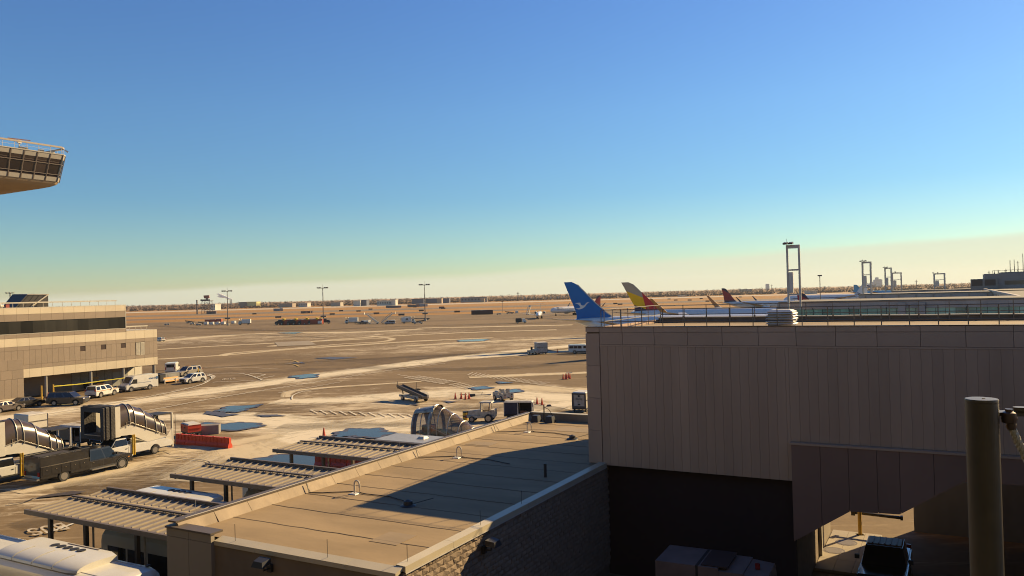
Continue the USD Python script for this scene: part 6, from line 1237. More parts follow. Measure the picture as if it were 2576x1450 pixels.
    for x in (X(51.32), ): part(t, 'ladder', MB().tube([(x, yn - .25, .4), (x, yn - .25, 3.4)], .025, 5).tube([(x, yn + .05, .4), (x, yn + .05, 3.4)], .025, 5).tube([(x, yn - .25, 1), (x, yn + .05, 1)], .02, 5).tube([(x, yn - .25, 1.8), (x, yn + .05, 1.8)], .02, 5).tube([(x, yn - .25, 2.6), (x, yn + .05, 2.6)], .02, 5), TRIM)
    for x in (X(46.75), X(46.95)): part(t, 'lift_cylinder', MB().tube([(x, yn + .06, .35), (x, yn + .06, 2.2)], [.09, .06], 8), YELP, smooth=40)
    part(t, 'machinery', MB().box(X(46.9), X(46.0), .2, .8, 1.9, 2.2), TRIM); return t
stair_truck('white covered stair truck whose open bellows end stands before the orange barriers', -66.85, 47.4)
stair_truck('white covered stair truck cut by the left edge, behind the black work truck', -67.85, 38.0)
# black work truck
t = thing('work_truck', 'black work truck with tall service body and bright glints', 'truck', C(-63.9, 40.6), 62)
pickup(t, PBLACK, 8.2, 2.1, (.15, 2.4), bed_z=1.2, roof=2.1, r=.45, crew=True)
for s in (-1, 1):
    part(t, 'service_body', MB().box(-4.0, .05, s * .62, s * 1.08, .75, 1.5), PBLACK); part(t, 'upper_wall', MB().box(-4.0, .0, s * .95, s * 1.06, 1.501, 2.25), PBLACK); part(t, 'top_rail', MB().tube([(-4.05, s * 1.02, 2.32), (.1, s * 1.02, 2.32)], .05, 6), TRIM); part(t, 'mid_rail', MB().box(-4.02, .05, s * 1.08, s * 1.11, 1.47, 1.53), CHR)
    for k in range(5): dpn = part(t, 'locker_door', MB().box(-3.9 + k * .78, -3.2 + k * .78, s * 1.082, s * 1.10, .82, 1.42), PBLACK); part(dpn, 'latch', MB().box(-3.6 + k * .78, -3.5 + k * .78, s * 1.102, s * 1.13, 1.15, 1.23), CHR)
    part(t, 'side_step', MB().box(.2, 2.3, s * 1.0, s * 1.2, .42, .50), RIM); part(t, 'wheel_flare', MB().lathe([(.5, -.05), (.57, -.05), (.57, .05), (.5, .05)], 18, (3.05, s * 1.0, .45), 'y', True), TRIM)
part(t, 'body_floor', MB().box(-4.0, 0, -.62, .62, 1.0, 1.1), PBLACK); part(t, 'headboard', MB().box(-.05, .05, -1.0, 1.0, 1.5, 2.3), PBLACK); part(t, 'rear_gate', MB().box(-4.06, -4.0, -1.05, 1.05, .8, 2.25), PBLACK); part(t, 'rear_bumper', MB().box(-4.3, -4.07, -1.0, 1.0, .5, .62), RIM); part(t, 'load', MB().box(-3.6, -1.0, -.8, .8, 1.3, 2.2), TARP)
# orange water barriers, standing in one line
ob = None
p0, p1 = C(-68.6, 53.6), C(-61.2, 53.85); n = 5; d = (p1 - p0) / n; rz = math.degrees(math.atan2(d[1], d[0]))
for k in range(n):
    c = p0 + d * (k + .5); lab = ['orange water barrier touching the foot of the stair truck', 'second orange water barrier from the stair truck', 'middle orange water barrier of the line of five', 'second orange water barrier from the right end of the line', 'orange water barrier at the right end of the line'][k]
    if ob is None:
        ob = thing('water_barrier', lab, 'barrier', c, rz, 'orange water barriers in one line'); l = np.linalg.norm(d) / 2 - .02
        part(ob, 'shell', MB().loft([np.array([(x, y, z) for y, z in ((-.28, 0), (.28, 0), (.28, .25), (.14, .5), (.13, 1.0), (-.13, 1.0), (-.14, .5), (-.28, .25))]) for x in (-l, l)]), ORANGE)
        for j in range(3): part(ob, 'rib', MB().box(-l + .3 + j * .45, -l + .42 + j * .45, -.17, .17, .45, .98), ORANGE)
        part(ob, 'filler_cap', MB().cyl((0, 0, 1.0), .08, .05, 8), ORANGE)
    else: copy(ob, c, rz, lab)
for k, (v_, u_) in enumerate([(-46.5, 50.6), (-45.0, 50.9), (-43.5, 51.2), (-42.0, 51.5)]): copy(ob, C(v_, u_), RZV + 10, ['leftmost', 'second from left', 'third from left', 'rightmost'][k] + ' orange water barrier seen under the farthest bus canopy', 'orange barriers behind the farthest canopy')
# traffic cones
cn = None; CO = mat('cone_orange', (0.66, 0.075, 0.015), 0.5, c2=(0.5, 0.05, 0.012), scale=3)
CONES = [((1145.6, 1004.8), 'cones beside the belt loader'), ((1160.4, 1003.6), 'cones beside the belt loader'), ((1171, 1005.3), 'cones beside the belt loader'), ((1180.2, 1004), 'cones beside the belt loader'),
         ((1416.8, 954.7), 'cones bunched near the clad building edge'), ((1423.3, 953.5), 'cones bunched near the clad building edge'), ((1425.6, 954.7), 'cones bunched near the clad building edge'), ((1430, 951), 'cones bunched near the clad building edge'), ((1434, 953), 'cones bunched near the clad building edge'),
         ((1351.2, 1017.5), 'two cones behind the roof pipe stand'), ((1363.6, 1019.8), 'two cones behind the roof pipe stand'), ((815, 1098), None), ((1402, 887), None), ((880, 1160), None), ((121, 1002), None)]
SINGLE = ['lone orange cone standing in the salt left of the puddle', 'lone orange cone left of the grey white passenger van', 'small orange cone under the farthest bus canopy', 'orange cone at the foot of the yellow bollards']
for i, (px, g) in enumerate(CONES):
    lab = (['cone nearest the belt loader in the row of four', 'second cone from the belt loader in the row of four', 'third and tallest cone in the row of four', 'last cone of the row of four, nearest the tow bar', 'leftmost cone of the tight bunch near the clad building', 'second cone from left in the tight bunch', 'middle cone of the tight bunch by the clad building', 'fourth cone from left in the tight bunch', 'rightmost cone of the tight bunch near the clad building', 'cone just left of the roof pipe stand', 'cone just right of the roof pipe stand'] + SINGLE)[i]
    if cn is None:
        cn = thing('traffic_cone', lab, 'traffic cone', at(*px), 0, g); part(cn, 'cone', MB().lathe([(.19, .03), (.15, .2), (.05, .88), (.035, .90)], 12), CO, smooth=40); part(cn, 'base', MB().box(-.23, .23, -.23, .23, 0, .035), TRIM)
    else: copy(cn, at(*px), i * 31, lab, g)
single('cone_bar', 'white bar laid across the bunched cones', 'bar', MB().beam(at(1424, 948) * [1, 1, 0] + [0, 0, .62], at(1440, 947) * [1, 1, 0] + [0, 0, .62], .06, .12), WHITEMETAL)
single('cone_bar', 'dark bar linking the row of four cones', 'bar', MB().beam(at(1157, 1002) * [1, 1, 0] + [0, 0, .55], at(1175, 1003.5) * [1, 1, 0] + [0, 0, .55], .05, .08), TRIM)
# belt loader
def belt_loader(label, loc, rz):
    t = thing('belt_loader', label, 'belt loader', loc, rz); L = 6.6
    part(t, 'chassis', MB().poly(Polygon([(-2.6, .45), (2.3, .4), (2.45, .6), (2.4, .9), (.9, .95), (.8, .75), (-2.6, .75)]), (0, .85, 0), (1, 0, 0), (0, 0, 1), (0, -1.7, 0)), DIRTY)
    b = part(t, 'conveyor', MB().hexa([(-3.2, -.75, 1.55), (3.3, -.75, .55), (3.3, .05, .55), (-3.2, .05, 1.55), (-3.2, -.75, 1.85), (3.3, -.75, .85), (3.3, .05, .85), (-3.2, .05, 1.85)]), mat('conveyor_frame', (0.10, 0.075, 0.05), 0.7)); part(b, 'belt', MB().beam((-3.15, -.35, 1.875), (3.25, -.35, .875), .62, .03), TRIM)
    for y in (-.82, .1): part(b, 'side_guard', MB().beam((-3.2, y, 1.9), (3.2, y, .92), .06, .32), mat('loader_guard', (0.16, 0.12, 0.08), 0.7))
    part(t, 'engine_cover', MB().frustum((1.0, 2.3, .15, .9, .91), (1.1, 2.1, .2, .82, 1.25)), DIRTY); part(t, 'seat', MB().box(.0, .5, .25, .75, .9, 1.1).box(-.1, .02, .25, .75, 1.1, 1.6), TRIM); part(t, 'steering_column', MB().tube([(.9, .5, .95), (.65, .5, 1.5)], .03, 6).disc((.63, .5, 1.53), (-.5, 0, .8), .2, .03, 12), TRIM); part(t, 'pole', MB().tube([(-.6, .75, .9), (-.6, .75, 2.4)], .03, 6), TRIM); part(t, 'pole', MB().tube([(-3.0, -.8, 1.5), (-3.0, -.8, 2.5)], .04, 6), TRIM); part(t, 'battery_box', MB().box(-1.6, -.3, .2, .85, .76, 1.3), DIRTY); part(t, 'strut', MB().beam((-2.3, -.35, .75), (-2.6, -.35, 1.5), .12, .12), TRIM)
    for x in (1.7, -1.7):
        for s in (-1, 1): wheel(t, x, s * .78, .36, .26)
    for s in (-1, 1): part(t, 'headlight', MB().box(2.42, 2.46, s * .6 - .1, s * .6 + .1, .62, .78), LAMPW)
    return t
bl_ = belt_loader('dirty white belt loader with raised dark conveyor on the apron', at(1042, 1008.5), -52)
def tug(label, loc, rz):
    t = thing('baggage_tug', label, 'tug', loc, rz); part(t, 'chassis', MB().poly(Polygon([(-1.45, .35), (1.5, .35), (1.5, .95), (1.35, 1.05), (.2, 1.08), (.1, .8), (-.6, .8), (-.65, 1.0), (-1.45, 1.0)]), (0, .8, 0), (1, 0, 0), (0, 0, 1), (0, -1.6, 0)), DIRTY)
    for s in (-1, 1): part(t, 'seat', MB().box(-.55, -.1, s * .4 - .25, s * .4 + .25, .81, 1.05).box(-.66, -.52, s * .4 - .25, s * .4 + .25, 1.0, 1.55), DIRTY)
    part(t, 'hood', MB().frustum((.25, 1.45, -.6, .6, 1.081), (.35, 1.35, -.5, .5, 1.2)), DIRTY); part(t, 'steering_wheel', MB().tube([(.3, .35, 1.05), (.08, .35, 1.38)], .03, 6).disc((.06, .35, 1.4), (-.6, 0, .8), .2, .03, 12), TRIM); part(t, 'rear_panel', MB().box(-1.5, -1.451, -.78, .78, .45, 1.1), DIRTY)
    for s in (-1, 1):
        part(t, 'tail_light', MB().disc((-1.51, s * .5, .85), (1, 0, 0), .1, .04, 10), TRIM); part(t, 'tail_light', MB().disc((-1.51, s * .5, .6), (1, 0, 0), .08, .04, 10), LAMPR); part(t, 'headlight', MB().disc((1.51, s * .5, .8), (1, 0, 0), .1, .04, 10), LAMPW)
    part(t, 'tow_hitch', MB().box(-1.75, -1.5, -.1, .1, .4, .55), TRIM)
    for x in (.95, -.95):
        for s in (-1, 1): wheel(t, x, s * .74, .36, .26)
    return t
tg = tug('dirty white open baggage tug seen from its rear corner on the salt', at(1266, 1007), 118)
# cab tractor with a hood
t = thing('cab_tractor', 'white tow tractor with tall glazed cab beside the stairs canopy', 'tractor', at(1216, 1060.5), 170)
part(t, 'chassis', MB().box(-1.4, 1.7, -.7, .7, .5, .75), DIRTY); part(t, 'hood', MB().hexa([(.2, -.55, .76), (1.65, -.48, .76), (1.65, .48, .76), (.2, .55, .76), (.2, -.55, 1.35), (1.6, -.45, 1.25), (1.6, .45, 1.25), (.2, .55, 1.35)]), DIRTY); part(t, 'grille', MB().box(1.66, 1.71, -.45, .45, .6, 1.2), TRIM)
for x, y in ((-.95, -.7), (-.95, .62), (.15, -.7), (.15, .62)): part(t, 'cab_post', MB().beam((x, y + .04, .76), (x * .92, y * .9 + .04, 2.12), .09, .09), DIRTY)
part(t, 'cab_roof', MB().frustum((-1.15, .35, -.8, .8, 2.12), (-1.05, .2, -.7, .7, 2.24)), DIRTY); part(t, 'cab_panel', MB().box(-.92, .1, .66, .70, .76, 1.2), DIRTY); part(t, 'cab_panel', MB().box(-.92, .1, -.70, -.66, .76, 1.2), DIRTY)
CLEAR = usdkit.material(stage, '/World/Looks/clear_pane', {'f': ('fresnel', {'IOR': 1.45}), 't': ('transparent_bsdf', {'color': (.8, .78, .74)}), 'g': ('glossy_bsdf', {'roughness': .05}), 'm': ('mix_closure', {})}, [('f.fac', 'm.fac'), ('t.BSDF', 'm.closure1'), ('g.BSDF', 'm.closure2')], surface='m.closure')
part(t, 'windscreen', MB().add([(.13, -.6, 1.3), (.13, .6, 1.3), (.1, .55, 2.08), (.1, -.55, 2.08)], [[0, 1, 2, 3]]), CLEAR); part(t, 'seat', MB().box(-.7, -.25, -.3, .3, .76, 1.1).box(-.78, -.66, -.3, .3, 1.1, 1.7), mat('seat_tan', (0.42, 0.25, 0.1), 0.7)); part(t, 'rear_box', MB().box(-1.45, -.96, -.6, .6, .76, 1.35), DIRTY); part(t, 'front_weight', MB().box(1.72, 1.95, -.4, .4, .45, .7), LAMPR)
for s in (-1, 1): wheel(t, -.75, s * .78, .46, .3); wheel(t, 1.15, s * .7, .34, .24)
# baggage carts
def baggage_cart(label, loc, rz, tarp, text=None, group=None):
    t = thing('baggage_cart', label, 'baggage cart', loc, rz, group); L, W = 3.2, 1.5; part(t, 'deck', MB().box(-L / 2, L / 2, -W / 2, W / 2, .45, .58), TRIM)
    for x in (-1, 0, 1):
        for s in (-1, 1): part(t, 'corner_post', MB().box(x * (L / 2 - .04) - .035, x * (L / 2 - .04) + .035, s * (W / 2 - .04) - .035, s * (W / 2 - .04) + .035, .58, 2.0), WHITEMETAL)
    part(t, 'roof', MB().hexa([(-L / 2 - .05, -W / 2 - .05, 2.0), (L / 2 + .05, -W / 2 - .05, 2.0), (L / 2 + .05, W / 2 + .05, 2.0), (-L / 2 - .05, W / 2 + .05, 2.0), (-L / 2 + .1, -W / 2 + .2, 2.14), (L / 2 - .1, -W / 2 + .2, 2.14), (L / 2 - .1, W / 2 - .2, 2.14), (-L / 2 + .1, W / 2 - .2, 2.14)]), DIRTY)
    for x in (-1, 1): part(t, 'end_panel', MB().box(x * (L / 2 - .02) - .015, x * (L / 2 - .02) + .015, -W / 2 + .08, W / 2 - .08, .6, 1.98), tarp)
    part(t, 'curtain', MB().box(-L / 2 + .08, -.05, -W / 2 + .01, -W / 2 + .03, .7, 1.98), tarp); part(t, 'curtain', MB().box(-L / 2 + .08, L / 2 - .08, W / 2 - .03, W / 2 - .01, .6, 1.98), tarp); part(t, 'luggage', MB().box(.2, .9, -.4, .1, .58, 1.05).box(-.9, -.3, -.3, .2, .58, .95), mat('luggage_brown', (0.12, 0.05, 0.03), 0.6)); part(t, 'tow_bar', MB().beam((L / 2, 0, .45), (L / 2 + .9, 0, .35), .08, .08), TRIM)
    if text:
        tm = meshkit.text_mesh(text, .22, .01, True); v = tm.vertices; wd = v[:, 0].max(); part(t, 'lettering', MB().add(np.column_stack([L / 2 + v[:, 2] + .055, -wd / 2 + v[:, 0], 1.66 + v[:, 1]]), tm.faces), WHITEMETAL); part(t, 'end_sign', MB().box(L / 2 + .0, L / 2 + .05, -W / 2 + .05, W / 2 - .05, 1.55, 1.97), mat('sign_navy', (0.02, 0.03, 0.10), 0.5))
    for x in (-1.1, 1.1):
        for s in (-1, 1): wheel(t, x, s * .6, .24, .16)
    return t
baggage_cart('curtained baggage cart with a dirty roof and navy end sign beyond the roof edge', at(1306, 1056), RZV + 20, mat('navy_curtain', (0.02, 0.022, 0.05), 0.7, c2=(0.012, 0.012, 0.03), scale=2), 'DELTA')
for v_, u_, lab, m in ((-74.2, 49.9, 'low baggage cart with a blue tarpaulin between the stair trucks', BLUETARP), (-71.0, 50.4, 'dark curtained baggage cart under the stair truck bellows', TARP), (-77.6, 48.9, 'brown curtained baggage cart left of the blue one', mat('brown_tarp', (0.16, 0.1, 0.055), 0.7))): baggage_cart(lab, C(v_, u_), RZV + 4, m)
def box_cart(label, loc, rz, w=1.7, l=2.6, h=1.75, text=None, m=None, frame=None, group=None):
    t = thing('cargo_dolly', label, 'cargo dolly', loc, rz, group); part(t, 'deck', MB().box(-l / 2, l / 2, -w / 2, w / 2, .35, .5), TRIM); part(t, 'box', MB().box(-l / 2 + .03, l / 2 - .03, -w / 2 + .03, w / 2 - .03, .5, .5 + h), m or DIRTY); part(t, 'lid', MB().frustum((-l / 2, l / 2, -w / 2, w / 2, .501 + h), (-l / 2 + .15, l / 2 - .15, -w / 2 + .15, w / 2 - .15, .6 + h)), WHITEMETAL)
    F_ = frame or mat('dolly_frame', (0.09, 0.07, 0.055), 0.6)
    for z0, z1, a, b in ((.5, .72, -w / 2, w / 2), (.3 + h, .5 + h, -w / 2, w / 2), (.72, .3 + h, -w / 2, -w / 2 + .2), (.72, .3 + h, w / 2 - .2, w / 2)): part(t, 'front_frame', MB().box(l / 2 - .03, l / 2 + .02, a, b, z0, z1), F_)
    for s in (-1, 1): part(t, 'side_rail', MB().box(-l / 2, l / 2, s * (w / 2) - .02, s * (w / 2) + .02, .5 + h * .5, .58 + h * .5), F_)
    part(t, 'tow_bar', MB().beam((-l / 2, 0, .4), (-l / 2 - .8, 0, .3), .08, .08), TRIM)
    if text:
        tm = meshkit.text_mesh(text, .17, .008, True); v = tm.vertices; wd = v[:, 0].max(); part(t, 'lettering', MB().add(np.column_stack([l / 2 + .02 + v[:, 2], -wd / 2 + v[:, 0], .95 + h * .30 + v[:, 1]]), tm.faces), TRIM); part(t, 'emblem', MB().poly(Polygon([(-.14, 0), (.14, 0), (.1, .12), (.14, .26), (0, .2), (-.14, .26), (-.1, .12)]), (l / 2 + .02, 0, 1.28 + h * .30), (0, 1, 0), (0, 0, 1), (.01, 0, 0)), TRIM); part(t, 'notice', MB().box(l / 2 + .0, l / 2 + .02, -.15, .15, .85, 1.0), TRIM)
    for x in (-l * .33, l * .33):
        for s in (-1, 1): wheel(t, x, s * (w / 2 - .15), .18, .14)
    return t
box_cart('white boxed cargo dolly with dark frame and lettering beside the clad building', at(1466, 1034), 245, 1.75, 2.4, 1.75, 'DELTA')
box_cart('large white boxed cart standing open behind the left stair truck', at(78, 1086), 61, 2.9, 2.2, 1.5, None, STAIRW); box_cart('orange lettered tool cart behind the orange barriers', C(-71.2, 57.5), 241 - 20, 2.2, 1.4, .75, 'DELTA', ORANGE, ORANGE)
single('grey_crate', 'grey flat crate on the ground right of the stair truck foot', 'crate', MB().box(-1.2, 1.2, -.6, .6, 0, .95).rot(10).move(C(-70.4, 59.0)), mat('crate_grey', (0.28, 0.24, 0.2), 0.7, c2=(0.2, 0.17, 0.14), scale=1))
# small things on the apron
t = thing('tow_bar', 'white tow bar lying on the apron right of the four cones', 'tow bar', at(1210, 997), 4); part(t, 'bar', MB().tube([(-1.0, 0, .18), (1.2, 0, .18)], .07, 6), DIRTY); part(t, 'head', MB().box(-1.7, -.8, -.2, .2, .05, .35), TRIM); part(t, 'handle', MB().tube([(.1, 0, .2), (.2, 0, .6)], .03, 5), TRIM); part(t, 'end_plate', MB().box(.9, 1.4, -.15, .15, .1, .28), DIRTY)
single('wheel_chock', 'small black wheel chock left of the boxed cargo dolly', 'wheel chock', MB().frustum((-.35, .35, -.15, .15, 0), (-.2, .2, -.05, .05, .25)).move(at(1381, 1023)), TRIM)
t = thing('striped_barrel', 'yellow and dark striped drum beside the cab tractor', 'drum', at(1171, 1056)); [part(t, nm, MB().cyl((0, 0, z0), .3, z1 - z0, 12), m) for nm, z0, z1, m in (('band', 0, .3, YELP), ('dark_band', .301, .5, TRIM), ('band', .501, .8, YELP), ('dark_band', .801, .95, TRIM))]
t = thing('small_tug', 'dirty white tug hitched to the blue and white container', 'tug', at(1343, 892), -40); part(t, 'chassis', MB().box(-1.4, 1.4, -.75, .75, .4, 1.0), DIRTY); part(t, 'hood', MB().frustum((.1, 1.4, -.6, .6, 1.001), (.2, 1.2, -.5, .5, 1.3)), DIRTY); part(t, 'seat', MB().box(-.6, -.1, -.3, .3, 1.0, 1.2).box(-.7, -.55, -.3, .3, 1.0, 1.7), TRIM); [wheel(t, x, s * .7, .36, .26) for x in (-.9, .9) for s in (-1, 1)]
bx = box_cart('tall cargo dolly with white side and blue end on the salt track', at(1361, 891), 20, 1.9, 2.6, 2.2, None, DIRTY); part(bx, 'blue_end', MB().box(1.33, 1.36, -.9, .9, .55, 2.65), mat('sky_blue_panel', (0.08, 0.32, 0.6), 0.5)); part(bx, 'white_patch', MB().box(1.362, 1.37, -.2, .5, 1.0, 2.4), PWHITE)
# boarding stairs canopy beyond the roof edge
bs = thing('covered_stairs', 'boarding steps with silvery flap and clear barrel canopy beyond the roof edge', 'boarding steps', at(1112, 1112), RZV + 2)
PLAST = mat('clear_plastic', (0.11, 0.066, 0.032), 0.10, c2=(0.2, 0.135, 0.075), scale=1.4, alpha=.62); SILV = mat('silver_flap', (0.5, 0.45, 0.36), 0.35, .5, c2=(0.2, 0.17, 0.13), scale=2.5, detail=5, bump=.05, bump_scale=5)
def arch2(x, zb, zt, w=1.35, n=13): return np.array([(x, w * math.cos(a), zb + (zt - zb) * math.sin(a) ** .7) for a in np.linspace(0, math.pi, n)])
pts = [(-2.55, 0.3, 3.05), (-1.6, .3, 3.25), (-.55, .3, 3.45), (.3, .3, 3.25), (1.4, .1, 2.75), (2.5, .0, 2.1), (3.5, .0, 1.5)]
for i, (a, b) in enumerate(zip(pts, pts[1:])):
    A_, B_ = arch2(*a), arch2(*b); part(bs, 'clear_panel', MB().add(np.vstack([A_, B_]), [[j, j + 1, 14 + j, 13 + j] for j in range(12)]), PLAST, smooth=60)
for i, (p, w) in enumerate(zip(pts, (.12, .05, .16, .05, .05, .05, .05))):
    a = arch2(*p); part(bs, 'hoop', MB().tube(a * [1, 1.02, 1] + [0, 0, .02], w, 6), SILV if i in (0, 2) else HOOP, smooth=40)
A_, B_ = arch2(-2.62, .3, 3.02, 1.4), arch2(-2.05, .3, 3.12, 1.4); part(bs, 'end_curtain', MB().add(np.vstack([A_, B_]), [[j, j + 1, 14 + j, 13 + j] for j in range(12)]), mat('grey_curtain', (0.12, 0.11, 0.10), 0.5, bump=.04, bump_scale=5), smooth=60)
A_, B_ = arch2(-.78, .3, 3.42, 1.4), arch2(-.4, .3, 3.48, 1.42); part(bs, 'flap_panel', MB().add(np.vstack([A_, B_])[:, :] + [0, 0, .04], [[j, j + 1, 14 + j, 13 + j] for j in range(12)]), SILV, smooth=60); A_, B_ = arch2(-2.5, 2.7, 3.1, 1.0), arch2(-.3, 2.95, 3.5, 1.0); part(bs, 'roof_flap', MB().add(np.vstack([A_, B_])[:, :] + [0, 0, .05], [[j, j + 1, 14 + j, 13 + j] for j in range(12)]), SILV, smooth=60)
part(bs, 'deck', MB().box(-2.5, .3, -1.3, 1.3, .9, 1.0), TRIM); [part(bs, 'step', MB().box(.3 + k * .4, .72 + k * .4, -1.2, 1.2, .85 - k * .1, .92 - k * .1), TRIM) for k in range(8)]; part(bs, 'brace', MB().beam((-.3, -1.38, 1.6), (3.2, -1.38, .3), .07, .07), HOOP); part(bs, 'chassis', MB().box(-2.2, 2.8, -.9, .9, .4, .6), TRIM); part(bs, 'equipment_box', MB().box(-1.9, -.9, -.6, .4, 1.0, 1.6), mat('red_brown_box', (0.22, 0.05, 0.03), 0.6)); [wheel(bs, x, s * 1.0, .36, .26) for x in (-1.6, 2.0) for s in (-1, 1)]
# booth with pale flat roof and yellow rails
bo = gridthing('ramp_booth', 'low ramp booth with broad pale flat roof beside the parapet', 'booth', -36, 51); part(bo, 'walls', MB().box(-39.6, -28.2, 49.6, 51.9, 0, 2.75), mat('booth_wall', (0.24, 0.22, 0.2), 0.6)); part(bo, 'roof', MB().box(-40.0, -28.0, 49.3, 52.2, 2.751, 3.0), mat('booth_roof', (0.42, 0.40, 0.36), 0.4, .2)); part(bo, 'roof_cap', MB().frustum((-36.9, -36.2, 50.6, 51.3, 3.001), (-36.75, -36.3, 50.75, 51.15, 3.18)), WHITEMETAL); [part(bo, 'window', MB().box(-39.2 + k * 2, -37.6 + k * 2, 49.55, 49.599, 1.2, 2.2), CGL) for k in range(5)]
yr = gridthing('tubular_guard', 'bright yellow tubular guard frame at the booth corner', 'guard frame', -41, 51.5)
for v_ in (-41.6, -40.3): part(yr, 'post', MB().tube([(v_, 51.6, 0), (v_, 51.6, 1.9)], .07, 8), YEL)
part(yr, 'rail', MB().tube([(-41.6, 51.6, 1.88), (-40.3, 51.6, 1.88)], .07, 8), YEL); part(yr, 'rail', MB().tube([(-44.2, 51.4, 1.1), (-41.6, 51.6, 1.1)], .06, 8), YEL)
# left terminal forecourt: bollards, barrier tape, guard rail, cabinets
for v_, u_, lab in ((-121.4, 71.2, 'yellow bollard left of the first undercroft column'), (-121.2, 72.9, 'yellow bollard right of the first undercroft column'), (-121.9, 100.3, 'yellow bollard behind the white crossover')):
    t = thing('bollard', lab, 'bollard', C(v_, u_)); part(t, 'post', MB().cyl((0, 0, 0), .1, 2.1, 10), YEL, smooth=40); part(t, 'cap', MB().cyl((0, 0, 2.1), .11, .04, 10), YEL)
single('barrier_tape', 'bright yellow barrier tape strung between undercroft columns', 'tape', MB().add(*MB().tube([C(-121.2, 72.9, 1.85), C(-122.3, 78, 1.62), C(-122.6, 82, 1.7), C(-122.6, 86, 1.75)], .07, 5).arr()), mat('tape_yellow', (0.75, 0.62, 0.06), 0.5))
gr = thing('guard_rail', 'white steel guard rail before the grey cabinet and parked crossover', 'guard rail', C(-121.4, 92.4), 61 + 4); part(gr, 'beam', MB().box(0, 5.6, -.05, .05, .55, .85), WHITEMETAL); [part(gr, 'post', MB().box(x, x + .12, -.2, -.05, 0, .8), WHITEMETAL) for x in (.2, 2.6, 5.2)]
t = thing('equipment_cabinet', 'grey equipment cabinet behind the white guard rail', 'cabinet', C(-124.2, 96.0), 61); part(t, 'housing', MB().box(-1.5, 1.4, -.8, .8, .2, 1.6), mat('cabinet_grey', (0.3, 0.27, 0.22), 0.6)); part(t, 'dark_end', MB().box(-2.6, -1.52, -.8, .8, .1, 1.5), TRIM); part(t, 'door', MB().box(-1.0, .8, -.83, -.801, .4, 1.4), mat('cabinet_door', (0.36, 0.33, 0.27), 0.6)); t2 = thing('orange_board', 'orange board leaning by the grey cabinet', 'board', C(-122.6, 95.2), 61); part(t2, 'panel', MB().hexa([(-1.6, -.3, .2), (1.4, -.3, .2), (1.4, .3, .9), (-1.6, .3, .9), (-1.6, -.35, .26), (1.4, -.35, .26), (1.4, .25, .96), (-1.6, .25, .96)]), mat('board_orange', (0.7, 0.32, 0.06), 0.6)); part(t2, 'foot', MB().box(-1.2, 1.0, .25, .4, 0, .8), TRIM)
t = thing('motorcycle', 'dark motorcycle parked between the white SUV and the van', 'motorcycle', C(-118.2, 80.8), 40); part(t, 'frame', MB().tube([(-.6, 0, .55), (0, 0, .8), (.6, 0, .75)], .14, 8), TRIM); part(t, 'tank', MB().lathe([(.05, -.3), (.18, -.1), (.2, .15), (.06, .35)], 10, (.2, 0, .92), 'x'), PBLACK); part(t, 'handlebar', MB().tube([(.55, -.35, 1.1), (.6, 0, 1.0), (.55, .35, 1.1)], .03, 5), CHR); part(t, 'seat', MB().box(-.6, 0, -.14, .14, .82, .92), TRIM); [part(t, 'wheel', MB().lathe([(.2, -.06), (.3, -.06), (.32, 0), (.3, .06), (.2, .06)], 16, (x, 0, .32), 'y', True), RUB) for x in (-.7, .75)]
t = thing('work_bin', 'dark work bin before the pale wall of the undercroft', 'bin', C(-127.0, 83.2), 61); part(t, 'tub', MB().frustum((-1.2, 1.2, -.6, .6, .2), (-1.4, 1.4, -.75, .75, 1.1)), TRIM); part(t, 'lid', MB().box(-1.42, 1.42, -.78, .78, 1.101, 1.2), DARKMETAL)
